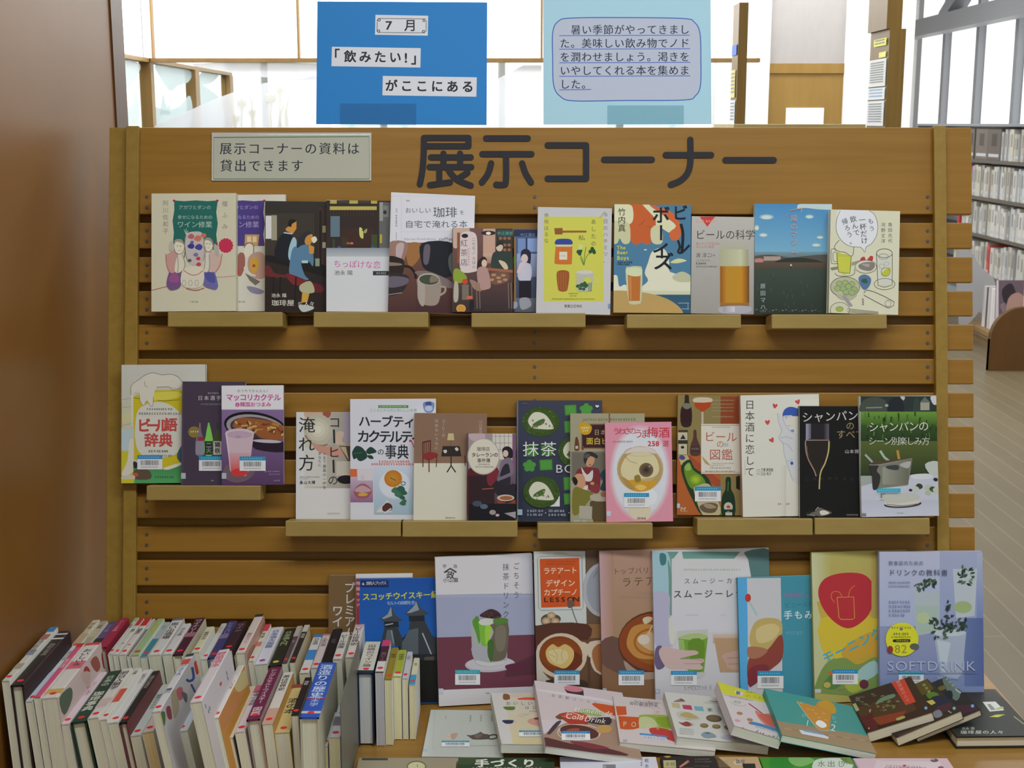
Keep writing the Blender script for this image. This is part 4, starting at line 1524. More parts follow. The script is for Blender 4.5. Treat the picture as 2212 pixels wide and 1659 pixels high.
def art_boys(a):
    a.crop(*K3)
    a.R(880, 240, 1700, 1390, '44708e')
    a.S([(1060, 240), (1200, 245), (1330, 380), (1330, 470), (1290, 500), (1280, 640), (1230, 665), (1185, 640), (1130, 668), (1070, 620), (1060, 470)], 'b0562a', 3)
    for x, y in ((1080, 600), (1180, 600)):
        pass
    a.S([(885, 240), (1060, 250), (1095, 320), (1085, 430), (1000, 470), (900, 430), (880, 420)], 'c4c4a4'); a.S([(885, 430), (980, 430), (1055, 450), (1065, 620), (1030, 660), (985, 650), (955, 600), (930, 650), (885, 640)], 'b4b490', 3)
    a.P([(1190, 250), (1260, 250), (1560, 430), (1535, 530), (1460, 540), (1400, 500), (1330, 500), (1330, 400)], 'c4c4a4'); a.S([(1285, 490), (1380, 470), (1400, 640), (1320, 660), (1280, 610)], 'b8b898', 3)
    a.S([(1260, 250), (1500, 330), (1590, 480), (1575, 600), (1500, 620), (1470, 540), (1540, 470), (1420, 370)], 'b85c34', 3)
    a.L([(1150, 470), (1190, 440), (1220, 400)], 6, '8c421e', 3); a.L([(1240, 480), (1300, 485)], 5, '8c421e')
    a.S([(1250, 850), (1290, 740), (1380, 700), (1440, 740), (1470, 850), (1480, 950), (1680, 1010), (1690, 1190), (1180, 1180), (1180, 1110), (1250, 1040), (1215, 960)], 'c6c6b2', 3)
    a.S([(1480, 850), (1560, 810), (1650, 830), (1600, 850), (1540, 860)], 'bcbc90'); a.S([(1500, 1000), (1600, 945), (1690, 990), (1690, 1050), (1560, 1050)], 'a8ac90'); a.S([(885, 1000), (930, 990), (950, 1100), (1010, 1080), (1060, 1140), (885, 1145)], 'c6c6b2', 3); a.S([(1205, 720), (1220, 712), (1240, 720), (1220, 726)], 'c0c8c0')
    a.P([(885, 1140), (1690, 1150), (1690, 1200), (885, 1200)], 'b8bca0'); a.R(1300, 1185, 1700, 1390, '2c506a')
    a.S([(870, 1150), (1000, 1145), (1250, 1170), (1450, 1230), (1580, 1320), (1620, 1400), (1620, 1500), (800, 1500), (800, 1200)], 'a88c56', 4)
    a.R(1560, 1270, 1675, 1276, '8ca4b4'); a.R(1662, 1270, 1668, 1340, '8ca4b4'); a.R(1600, 1330, 1675, 1336, '8ca4b4')
    a.S([(1015, 930), (1060, 895), (1150, 890), (1190, 930), (1180, 1240), (1150, 1280), (1080, 1285), (1045, 1240)], 'b0b494', 3)
    a.P([(1040, 980), (1172, 980), (1164, 1250), (1050, 1250)], 'a8642c'); a.P([(1050, 1000), (1075, 1000), (1080, 1240), (1062, 1240)], 'b8783c'); a.S([(1022, 930), (1080, 905), (1180, 920), (1175, 985), (1100, 995), (1035, 975)], 'bcc4a0')
    a.V(935, 283, 84, '竹内真', '26261f', 0, 84)
    a.V(1290, 262, 188, 'ボーイ', '141a24', .018, 186, 1.0, 0)
    a.T(1300, 745, 190, 'ズ', '141a24', .018, 1.15)
    a.V(1500, 250, 170, 'ビ', '141a24', .018, 160, .98); a.L([(1590, 450), (1612, 560), (1600, 750)], 30, '141a24', 3); a.L([(1560, 620), (1580, 690), (1560, 740), (1600, 750), (1680, 670)], 22, '141a24', 2)
    a.T(925, 668, 54, 'The', 'b8b840', .02); a.T(925, 718, 54, 'Beer', 'b8b840', .02); a.T(925, 772, 58, 'Boys', 'b8b840', .02); a.D(932, 838, 1075, 22, '1e3444'); a.D(932, 862, 1050, 16, '1e3444')


def art_science(a):
    a.crop(*K3)
    a.Gr(1690, 360, 2420, 1400, 'a8a6a2', '8c8a86')
    a.P([(1785, 375), (1945, 375), (1865, 480)], 'b83434'); a.T(1745, 400, 40, 'BLUE BACKS', 'b88c84', .01, .92)
    a.T(1742, 508, 108, 'ビールの科学', '343430', 0, .955)
    a.T(1748, 640, 32, '麦とホップが生み出す', 'a8605c', 0, .84); a.T(1748, 672, 32, 'おいしさの秘密', 'a8605c', 0, .84)
    a.T(1745, 750, 50, '渡 淳二', '4c4c4c', 0, 1.0); a.D(1905, 765, 1935, 22, '6c6c6c')
    a.D(1748, 820, 1880, 18, '7c7c78'); a.D(1748, 850, 1840, 22, '444440'); a.D(1748, 884, 1950, 20, '5c6c5c')
    a.Gh(1995, 885, 2300, 1300, 'a07c2c', 'b07c1c'); a.Gh(2000, 885, 2060, 1300, '7c4c24', 'b07414'); a.Gh(2225, 885, 2300, 1300, 'b07414', '5c3c24')
    a.Gh(1995, 700, 2290, 890, '9c9c84', 'b4b898'); a.Gh(2200, 700, 2290, 890, 'b4b898', '8c8c70'); a.Gr(1995, 640, 2290, 715, 'a0a094', '9ca08c')
    a.Gr(2000, 1270, 2300, 1320, '94682c', '6c5444'); a.S([(2000, 1310), (2300, 1305), (2290, 1375), (2020, 1380)], '9c9ca8', 3); a.Gh(2030, 1310, 2150, 1365, '8c8c98', 'bcbcc4')


def art_sky(a):
    a.crop(*K4)
    a.Gr(230, 230, 1070, 760, '3f7cac', '6a9cb8'); a.Gr(230, 740, 1070, 860, '6a8894', '40403c')
    for x, y, rx, ry in ((365, 378, 75, 28), (810, 375, 46, 22), (332, 565, 48, 22), (262, 490, 28, 30), (880, 670, 52, 20), (920, 590, 40, 18)):
        a.Er(x, y, rx, ry, 'c0c8c0', '7ca4b8')
        a.E(x, y + ry * .2, rx * .7, ry * .6, 'bcc4bc')
    a.S([(720, 240), (1050, 240), (1050, 300), (900, 300), (760, 285), (690, 300)], 'a8bcc0')
    a.S([(230, 790), (420, 770), (600, 800), (760, 785), (930, 770), (1070, 780), (1070, 870), (230, 870)], '4c4a48'); a.R(335, 788, 510, 832, '9a8880'); a.S([(240, 815), (320, 810), (325, 850), (240, 850)], 'a8746c', 3); a.S([(460, 850), (560, 810), (720, 800), (900, 830), (930, 860)], '2c2e26', 3)
    a.Gr(230, 850, 1070, 930, '54443a', '3c3e34'); a.Gr(230, 920, 1070, 1400, '37423a', '242e28')
    rnd = random.Random(3)
    for i in range(26):
        x, y = rnd.uniform(250, 930), rnd.uniform(950, 1330)
        a.L([(x, y), (x + rnd.uniform(-14, 14), y - 40)], 6, rnd.choice(('3c4a40', '2c3630', '445048')))
    a.E(618, 880, 10, 13, 'a8acb0'); a.R(612, 890, 624, 912, '2c2a28')
    for i in range(20):
        a.E(260 + i * 34, 1340 + (i * 37) % 22, 12, 7, ('5c5a4c', '3c4430', '6c6858')[i % 3])
    a.L([(610, 312), (680, 298), (735, 288)], 9, 'b0867c'); a.L([(728, 290), (722, 330)], 7, 'b0a09c'); a.L([(565, 375), (585, 345)], 6, 'b0786c')
    a.V(610, 355, 76, '風のマジム', 'b0989c', 0, 84)
    a.V(297, 1068, 58, '原田マハ', '9cacac', .004, 72)
    a.D(300, 1350, 350, 20, '5c6c6c')


def art_glassdraw(a):
    a.crop(*K4)
    ink = '56524c'
    a.S([(1110, 310), (1200, 295), (1400, 300), (1480, 350), (1515, 440), (1510, 560), (1460, 650), (1400, 690), (1384, 745), (1350, 700), (1230, 680), (1140, 620), (1090, 520), (1092, 400)], 'c6c8d2', 4)
    a.L([(1130, 312), (1095, 400), (1090, 520), (1140, 620), (1230, 682), (1345, 695), (1384, 745), (1400, 690), (1460, 650), (1510, 560), (1518, 450), (1485, 355), (1430, 312)], 5, ink, 4)
    a.V(1412, 395, 62, 'もう', '3c3c4c', .006, 76, 1, -8); a.V(1318, 375, 74, '一杯だけ', '3c3c4c', .01, 72, 1, -6); a.V(1222, 375, 70, '飲んで', '3c3c4c', .008, 72, 1, -14); a.V(1135, 405, 66, '帰ろう。', '3c3c4c', .008, 72, 1, -20)
    a.V(1625, 435, 46, '角田光代', '4c4c48', .006, 56); a.V(1553, 437, 46, '河野丈洋', '4c4c48', .006, 56)
    a.S([(1092, 750), (1140, 760), (1240, 790), (1230, 960), (1110, 950)], 'a8ac40', 2); a.P([(1100, 790), (1240, 790), (1230, 955), (1118, 950)], 'b0b444')
    a.L([(1085, 730), (1070, 680), (1120, 620)], 6, ink, 3); a.L([(1270, 690), (1265, 760), (1240, 785), (1180, 745), (1130, 740), (1085, 720)], 6, ink, 3); a.L([(1092, 740), (1112, 950), (1230, 965), (1245, 780)], 6, ink)
    a.L([(1085, 712), (1040, 712), (1035, 760), (1040, 860), (1105, 860)], 6, ink, 2); a.L([(1085, 745), (1056, 750), (1058, 835), (1092, 840)], 5, ink, 2)
    a.L([(1075, 960), (1110, 990), (1230, 990), (1280, 960), (1275, 920)], 6, ink, 3)
    a.P([(1025, 905), (1110, 890), (1110, 920), (1040, 935)], '7c7668'); a.P([(1250, 850), (1370, 815), (1380, 840), (1250, 885)], '8c8678')
    a.S([(1340, 810), (1380, 790), (1400, 830), (1440, 785), (1470, 790), (1460, 840), (1400, 860), (1350, 845)], 'a83438', 3)
    a.E(1395, 895, 112, 68, 'bcbaa8'); a.ring(1395, 895, 112, 68, 5, ink); a.S([(1320, 880), (1380, 850), (1470, 850), (1490, 890), (1440, 940), (1340, 920)], '74706c', 3); a.S([(1350, 870), (1430, 865), (1420, 900)], '94908c')
    a.P([(1505, 750), (1670, 750), (1668, 1090), (1525, 1090)], 'b8bab0'); a.ring(1588, 755, 82, 46, 6, ink); a.ring(1580, 790, 50, 28, 4, ink); a.L([(1505, 755), (1522, 1090), (1590, 1108), (1668, 1085), (1670, 755)], 6, ink)
    a.ring(1590, 1075, 108, 58, 5, ink); a.S([(1555, 970), (1640, 900), (1650, 950), (1600, 998)], 'a8aa34', 3); a.ring(1600, 950, 46, 44, 5, '6c6c30'); a.ring(1560, 890, 26, 24, 4, '8c8c84'); a.ring(1610, 865, 24, 20, 4, '8c8c84')
    a.E(1180, 1105, 152, 105, 'a4a68c'); a.ring(1180, 1105, 152, 105, 6, ink); a.S([(1100, 1190), (1300, 1180), (1240, 1240), (1140, 1235)], '9c9e88')
    for x, y in ((1120, 1070), (1180, 1060), (1250, 1075), (1100, 1120), (1160, 1125), (1215, 1100), (1275, 1130), (1190, 1160), (1250, 1165)):
        a.E(x, y, 32, 27, '8ca06c'); a.ring(x, y, 32, 27, 4, '5c6a48')
    a.P([(1150, 1200), (1180, 1190), (1260, 1300), (1230, 1310)], '8c888c')
    a.S([(1320, 1010), (1380, 975), (1445, 1010), (1440, 1080), (1390, 1135), (1345, 1100)], '4c688c', 3); a.S([(1350, 1030), (1400, 1020), (1410, 1065), (1360, 1060)], '2c5448')
    a.L([(1375, 1170), (1400, 1140), (1480, 1155), (1690, 1260), (1640, 1320), (1580, 1300), (1375, 1190)], 5, ink, 2); a.ring(1625, 1275, 30, 32, 5, '8c8890')
    a.E(1125, 1345, 100, 80, 'b8b8a4'); a.ring(1125, 1345, 100, 80, 5, ink); a.E(1122, 1335, 38, 26, '90a044'); a.ring(1122, 1335, 38, 26, 4, '5c6c34')
    for i in range(3):
        a.L([(1200, 1330 + 16 * i), (1525, 1365 + 12 * i)], 6, '86827a')
    a.DV(1355, 1225, 1290, 24, '7c7874')


R1 = [
    ('purple scroll copy of the two ladies wine book, behind the green one', (514, 421), (514, 673), (617, 672), .0024, .0024, .0125, 'bdbab0', art_purple, dict(bind='R', x0=432)),
    ('cream book with green scroll and two drawn ladies, leftmost on top row', (331, 418), (327, 673), (510, 672), .0155, .0155, .015, 'bab7a2', art_green, dict(bind='R')),
    ('dark book with man and woman at a coffee bar, third on top row', (573, 434), (572, 674), (740, 675), .0195, .006, .014, '2a2826', art_shop, dict(bind='R')),
    ('white book with pink title under a dark shopfront picture', (709, 432), (705, 673), (870, 674), .0245, .008, .012, 'bcbfc4', art_love, dict(bind='R')),
    ('white coffee brewing book with kettle and mug photo, tallest on top row', (840, 415), (838, 673), (1020, 679), .0245, .008, .012, 'c2c3cc', art_pour, dict(bind='L')),
    ('small tea shop paperback with brown interior scene and hanging lamp', (984, 492), (979, 673), (1108, 674), .025, .010, .012, '6a4c48', tea_interior, dict(bind='R')),
    ('small paperback with blue street scene, between tea shop and yellow jar books', (1112, 494), (1109, 674), (1238, 675), .0024, .0024, .0105, '4a5a80', tea_outside, dict(bind='R')),
    ('white book with yellow panel of honey jar, dipper and mug', (1160, 447), (1158, 677), (1318, 680), .0145, .0145, .014, 'b2b2b6', art_honey, dict(bind='R')),
    ('blue beer book with orange awning and tall beer glass', (1325, 441), (1325, 675), (1491, 677), .0024, .0024, .015, '44708e', art_boys, dict(bind='R')),
    ('grey book with close-up beer glass and red triangle', (1493, 467), (1492, 677), (1628, 679), .0024, .0024, .013, 'a09e9a', art_science, dict(bind='L')),
    ('book with blue sky over dark green field, top row', (1631, 440), (1630, 678), (1797, 679), .0024, .0024, .0145, '4c7c9c', art_sky, dict(bind='R')),
    ('cream book with drawn drinks and speech bubble, rightmost on top row', (1784, 452), (1790, 676), (1940, 680), .0184, .0184, .018, 'bebea8', art_glassdraw, dict(bind='R', paper='bcbcb4')),
]


def run_rows(rows):
    for lab, tl, bl, br, oL, oR, t, base, art, kw in rows:
        kw = dict(kw)
        x0 = kw.pop('x0', None)
        if x0 is not None:
            d = tl[0] - x0
            tl, bl = (x0, tl[1]), (x0, bl[1])
        panel_book(lab, tl, bl, br, oL, oR, t, base, art, **kw)


run_rows(R1)

# ================================================================== middle row
Q1, Q2, Q3, Q4, Q5 = (240, 770, .208), (610, 830, .208), (1060, 830, .208), (1440, 830, .208), (1752, 830, .208)


def art_mugdict(a):
    a.crop(*Q1)
    a.Gr(100, 80, 990, 500, 'b4b4b0', 'aeb0a2')
    a.R(100, 480, 240, 760, 'b0b09c'); a.L([(105, 450), (230, 430)], 5, '8c8c80'); a.L([(105, 530), (230, 520)], 5, '8c8c80'); a.S([(110, 620), (200, 580), (230, 640), (130, 690)], 'b8b488'); a.R(100, 760, 220, 980, 'a4b4ba')
    a.L([(110, 720), (240, 690)], 5, '9a8c70'); a.L([(110, 480), (110, 740)], 5, '94948a')
    a.R(100, 980, 230, 1330, 'b0ac34')
    a.P([(232, 420), (360, 350), (740, 350), (740, 1120), (600, 1160), (460, 1160), (240, 1060)], 'b4a624')
    a.S([(270, 400), (500, 370), (700, 370), (715, 420), (480, 455)], 'c0b84c')
    a.L([(480, 455), (560, 462), (710, 450)], 5, '4c4420', 3); a.L([(240, 430), (300, 440)], 5, '4c4420')
    a.S([(250, 720), (280, 560), (400, 485), (560, 480), (690, 560), (740, 640), (740, 900), (660, 1020), (420, 1060), (290, 990), (250, 860)], 'bcbcb4', 4)
    a.S([(210, 310), (240, 260), (290, 240), (360, 190), (440, 170), (520, 190), (620, 185), (700, 220), (735, 260), (720, 330), (620, 320), (480, 320), (440, 420), (430, 520), (400, 500), (370, 460), (340, 510), (305, 470), (290, 380), (250, 370), (230, 420), (225, 700), (210, 690), (205, 400)], 'c0bdb2', 3)
    a.L([(205, 400), (212, 300), (290, 240), (360, 190), (440, 170), (530, 192), (620, 184), (700, 215), (735, 270)], 5, '64605a', 3); a.L([(440, 420), (430, 520), (400, 500), (370, 460), (340, 510), (305, 470), (290, 380)], 5, '78746a', 3); a.L([(350, 260), (352, 300), (380, 320)], 5, '78746a', 3); a.L([(470, 320), (600, 315), (640, 350), (720, 330)], 5, '78746a', 3)
    a.S([(190, 870), (235, 880), (230, 1040), (240, 1180), (160, 1240), (110, 1220), (170, 1080)], 'c0bdb2', 3)
    a.Gr(230, 1100, 730, 1330, '3c7c4c', '4c945c'); a.P([(230, 1060), (740, 1060), (740, 1110), (600, 1160), (460, 1165)], 'b4a624'); a.S([(540, 1160), (730, 1100), (740, 1120), (600, 1175)], 'c4c4b4', 3)
    a.S([(230, 1200), (300, 1160), (400, 1190), (410, 1270), (250, 1275)], '54483c', 3); a.E(255, 1228, 30, 22, 'b04c34'); a.S([(230, 1095), (265, 1100), (270, 1150), (240, 1160)], '2c2a2c', 3); a.S([(100, 1250), (230, 1230), (240, 1280), (110, 1280)], 'b4b0a0', 3); a.Gr(100, 1275, 240, 1330, 'b8b02c', 'b0ac34')
    a.D(370, 535, 620, 24, '6c6c68'); a.D(290, 580, 720, 26, '74746c')
    a.T(270, 640, 150, 'ビール', 'ac4440', .035, .95, 0, 92); a.T(545, 635, 145, '語', 'ac4440', .03, 1.0); a.T(345, 795, 145, '辞典', 'ac4440', .034, 1.02)
    a.D(390, 970, 580, 26, '5c5c58'); a.D(340, 1020, 620, 22, '6c6c68'); a.D(455, 1240, 650, 24, '2c5c3c')
    a.S([(690, 1000), (740, 930), (740, 1100), (690, 1060)], '3c5468', 3)


def art_nihon(a):
    a.crop(*Q1)
    a.R(720, 250, 1400, 1340, '3e3546'); a.Gh(720, 250, 760, 1340, '4c4456', '3e3546')
    a.D(1005, 372, 1120, 18, '9c98a0'); a.T(900, 405, 52, '日本酒手帖', 'b4b0b4', .008, 1, 0, 64); a.D(930, 488, 1200, 16, '7c7884')
    a.E(862, 785, 62, 58, '7a6c34'); a.D(825, 770, 895, 22, 'c0bc9c')
    def bottle(x, c, cap, lab, w=42):
        a.S([(x - 8, 700), (x + 8, 700), (x + 14, 780), (x + w, 870), (x + w, 1020), (x - w, 1020), (x - w, 870), (x - 14, 780)], c, 3)
        a.R(x - 9, 690, x + 9, 760, cap); a.R(x - w, 880, x + w, 1020, lab)
    bottle(922, '6c6470', '7c5c5c', '7c7c8c'); a.R(900, 835, 960, 875, '8c2c34')
    bottle(1014, '6cb44c', '84b868', '28302c'); a.S([(1006, 700), (1022, 700), (1054, 840), (1050, 876), (976, 876), (980, 840)], '72b850', 2)
    a.T(985, 890, 60, '二', '8c9494', .02); a.T(985, 945, 60, '火', '8c9494', .01)
    bottle(1105, '3c4428', '2c3440', 'aeaca8'); a.T(1072, 885, 62, '獺', '2c2a2c', .02); a.T(1072, 950, 62, '祭', '2c2a2c', .02)
    a.D(1038, 1280, 1065, 16, '8c8c90'); a.R(722, 1210, 775, 1270, '9ca4ac')


def art_makkoli(a):
    a.crop(*Q1)
    a.Gr(1145, 540, 1810, 1340, '75608a', '4c3458')
    a.R(1145, 295, 1810, 552, 'c6c6cc')
    a.T(1310, 340, 34, 'おうちでかんたん！', '4c4450', .004, 1, .3, 38)
    a.T(1192, 385, 76, 'マッコリカクテル', 'ac3c84', .022, 1, .3, 71)
    a.E(1312, 502, 22, 22, 'ac3c84'); a.T(1297, 487, 30, '＆', 'd0c8d0', .01); a.T(1338, 472, 52, '韓国おつまみ', 'ac3c84', .02, 1.04)
    a.E(1500, 735, 330, 155, '141216', 9); a.E(1505, 745, 312, 138, '8c8890', 9); a.E(1520, 752, 286, 118, '3c3038', 9)
    a.S([(1260, 720), (1330, 640), (1450, 640), (1600, 660), (1720, 690), (1795, 740), (1795, 850), (1700, 870), (1560, 850), (1480, 790), (1350, 770)], '84502c', 3)
    rnd = random.Random(8)
    for i in range(44):
        x = rnd.uniform(1290, 1785)
        y = rnd.uniform(655, 850) * .6 + (690 + (x - 1290) * .17) * .4
        an = rnd.uniform(0, 3.1)
        l_ = rnd.uniform(16, 38)
        a.L([(x - l_ * math.cos(an), y - l_ * math.sin(an) * .6), (x + l_ * math.cos(an), y + l_ * math.sin(an) * .6)], rnd.uniform(14, 26), rnd.choice(('a07034', '6c3420', 'b0905c', '8c5a30', '5a2c1c', 'b49c60')))
    a.S([(1470, 850), (1790, 890), (1795, 990), (1500, 960)], '241828', 3); a.E(1620, 880, 150, 18, 'a8a4b0', 3)
    a.E(1330, 1190, 170, 120, '64505c', -12)
    a.P([(1185, 800), (1485, 800), (1430, 1190), (1400, 1240), (1290, 1240), (1240, 1190)], 'b4a0ac')
    a.raw([a.m(1215, 1000), a.m(1250, 1210), a.m(1420, 1210), a.m(1460, 1000)], None, True, [lin('b4949c'), lin('bc3434'), lin('bc3434'), lin('b4949c')])
    a.E(1335, 1205, 84, 40, 'b83434'); a.E(1335, 800, 150, 52, 'b8a8b4'); a.E(1335, 812, 135, 38, 'a890a4'); a.E(1320, 835, 30, 16, '9c8498'); a.L([(1200, 790), (1240, 1180)], 8, 'c4b8c4')
    a.D(1590, 1185, 1750, 18, '8c7c94'); a.D(1640, 1215, 1750, 16, '8c7c94'); a.D(1690, 1280, 1750, 16, '9c90a4'); a.R(1150, 1210, 1198, 1270, '9ca4b0')


def art_howto(a):
    a.crop(*Q2)
    a.R(130, 280, 720, 1420, 'c0c0c2')
    a.Gh(230, 290, 720, 1080, 'b4b4a4', '8c8480'); a.Gr(230, 660, 460, 1060, 'b8b8b4', 'b8b8b4')
    a.S([(230, 290), (330, 285), (420, 290), (380, 340), (290, 360), (230, 330)], 'b49888', 3); a.S([(420, 290), (500, 285), (490, 340), (440, 350)], '8c4c3c', 3)
    a.Er(370, 470, 150, 160, 'c4c2b2', 'a8a494'); a.L([(235, 530), (300, 610), (400, 640), (470, 625)], 18, '8c6c54', 3); a.R(640, 290, 720, 620, '948c9c')
    a.S([(300, 600), (400, 640), (560, 660), (640, 700), (600, 760), (480, 740), (360, 690)], 'b08474', 3)
    a.S([(560, 500), (640, 500), (620, 600), (720, 640), (560, 640)], 'b4a090', 3); a.L([(480, 640), (720, 625)], 10, '98907c'); a.P([(590, 640), (720, 640), (720, 860), (680, 800)], '4c4030'); a.P([(600, 650), (660, 650), (690, 790)], 'a89c84')
    a.R(560, 800, 720, 950, 'b0aca0'); a.E(660, 990, 90, 45, '1c1a1c')
    a.T(165, 335, 172, '淹', '26282c', .004, 1.05); a.T(160, 540, 165, 'れ', '26282c', .004, 1.08); a.T(165, 725, 180, '方', '26282c', .004, .98)
    a.T(478, 330, 130, 'コ', '26282c', .006); a.L([(535, 470), (540, 612)], 20, '26282c'); a.T(470, 640, 130, 'ヒ', '26282c', .006); a.L([(530, 785), (534, 920)], 20, '26282c'); a.T(470, 940, 112, 'の', '26282c', .002)
    a.V(418, 700, 40, '人生で最高の一杯を', '5c5c58', -.004, 44); a.V(370, 700, 36, 'あなたに', '5c5c58', -.004, 40)
    a.D(182, 955, 375, 14, '8c8c8c'); a.D(182, 975, 260, 12, '8c8c8c'); a.T(178, 1000, 38, '畠山大輝', '34363c', .012, 1, 0, 42); a.D(470, 1332, 590, 18, '9c9c9c')


def art_herb(a):
    a.crop(*Q2)
    a.R(700, 150, 1620, 1420, 'bcbec8')
    a.R(995, 218, 1308, 246, '3c7c3c'); a.D(1010, 224, 1295, 14, 'b0c4ac'); a.T(905, 252, 36, 'こころとからだにおいしいお茶', '5c8c64', .004, .98)
    a.S([(1460, 200), (1510, 180), (1575, 195), (1570, 270), (1540, 295), (1480, 285)], '6c7ca4', 3); a.S([(1485, 190), (1540, 180), (1545, 220), (1500, 225)], '3c4c84', 3); a.E(1520, 250, 40, 30, 'a4acc4')
    a.T(790, 318, 128, 'ハーブティー', '22242e', .02, 1, 1, 117); a.T(772, 470, 140, 'カクテルティー', '22242e', .02, 1, .5, 112)
    a.T(985, 665, 74, 'の', '22242e', .01); a.T(1062, 622, 155, '事', '22242e', .012, .82); a.T(1188, 622, 158, '典', '22242e', .014, .8)
    for p in ([(730, 690), (770, 640), (830, 660), (860, 710), (800, 740), (745, 780), (725, 730)], [(800, 700), (860, 690), (880, 760), (810, 800), (770, 760)], [(870, 690), (920, 650), (980, 700), (930, 720), (890, 725)], [(880, 740), (930, 740), (945, 775), (900, 770)]):
        a.S(p, '1f3c34', 3)
    a.L([(740, 720), (830, 710)], 5, '4c6c5c'); a.L([(1335, 580), (1370, 660)], 10, 'b04c6c'); a.E(1330, 588, 14, 12, 'b83444')
    a.D(1005, 790, 1300, 26, 'c06c50'); a.D(925, 818, 1350, 24, 'b8605c')
    a.Gr(705, 880, 942, 1226, 'b4a8b8', '80587c'); a.R(705, 880, 775, 960, 'c05c34'); a.R(780, 882, 940, 1000, 'bcb8c0')
    a.ring(832, 970, 14, 18, 5, '9c98a4'); a.S([(740, 1110), (800, 1040), (870, 1040), (930, 1110), (880, 1180), (780, 1180)], '8c5058', 3); a.S([(745, 1105), (830, 1050), (925, 1105), (830, 1125)], 'a88c94', 3); a.S([(790, 1140), (830, 1125), (890, 1140), (860, 1160), (800, 1160)], 'b8943c', 3)
    a.Gr(952, 850, 1400, 1352, 'b4bccc', '8ca4b4')
    a.E(1165, 1040, 172, 160, 'a8b4c4'); a.E(1165, 1035, 160, 148, 'bcc4d0'); a.E(1150, 985, 106, 100, 'c0c0c0'); a.Er(1150, 980, 92, 88, 'b87c2c', 'a86c24'); a.L([(1120, 970), (1180, 1000)], 14, '5c6c30'); a.ring(1255, 1030, 22, 18, 8, '4c5454')
    for x, y, r in ((1180, 1110, 50), (1230, 1090, 44), (1210, 1150, 46), (1260, 1130, 36), (1245, 1180, 30), (1250, 1240, 34), (1265, 1215, 26)):
        a.S([(x - r, y), (x - r * .3, y - r * .8), (x + r * .6, y - r * .6), (x + r, y + r * .2), (x + r * .1, y + r * .6)], ('2c5444', '3c6850', '34604c')[int(x) % 3], 3)
    a.P([(970, 1330), (1090, 1200), (1150, 1270), (1130, 1330)], 'c0b8b4'); a.S([(1040, 1270), (1090, 1230), (1140, 1260), (1130, 1310), (1050, 1320)], '4c2c28', 3); a.L([(985, 1310), (1060, 1240)], 16, 'a8b0bc'); a.L([(1060, 1340), (1130, 1290)], 14, 'b8bcc8')


def art_chair(a):
    a.crop(*Q2)
    a.R(1360, 290, 2140, 825, '79604f'); a.R(1360, 820, 2140, 1430, 'bebcae')
    a.V(1655, 362, 36, 'コーヒーが', 'a8a098', .004, 38); a.V(1582, 362, 38, '冷めないうちに', 'a8a098', .004, 47); a.V(2042, 372, 34, '川口俊和', 'a89c94', 0, 36)
    red = '54201e'
    a.L([(1458, 600), (1460, 860)], 10, red); a.L([(1538, 585), (1536, 720)], 10, red); a.L([(1455, 605), (1540, 585)], 14, red)
    for x in (1475, 1495, 1518):
        a.L([(x, 600), (x, 730)], 6, red)
    a.S([(1458, 730), (1530, 705), (1610, 720), (1605, 755), (1520, 790), (1460, 765)], '7a2c2a', 3); a.L([(1522, 780), (1524, 912)], 11, red); a.L([(1604, 745), (1598, 860)], 9, red); a.L([(1460, 760), (1460, 860)], 9, red)
    a.P([(1665, 642), (1840, 642), (1860, 748), (1650, 750)], '2c2624'); a.L([(1752, 750), (1752, 850)], 12, '2c2624'); a.L([(1752, 845), (1710, 915)], 12, '2c2624'); a.L([(1752, 845), (1800, 915)], 12, '2c2624')
    a.P([(1722, 510), (1778, 510), (1785, 582), (1712, 582)], 'b0a478'); a.L([(1748, 582), (1748, 645)], 5, '5c4c40'); a.S([(1670, 690), (1700, 680), (1710, 700), (1690, 718)], 'b8b8b0', 3); a.S([(1790, 668), (1815, 655), (1830, 680), (1810, 694)], 'b8b8b0', 3)
    a.L([(1895, 740), (1897, 845)], 8, red); a.D(1690, 1378, 1800, 18, '8c7c74')


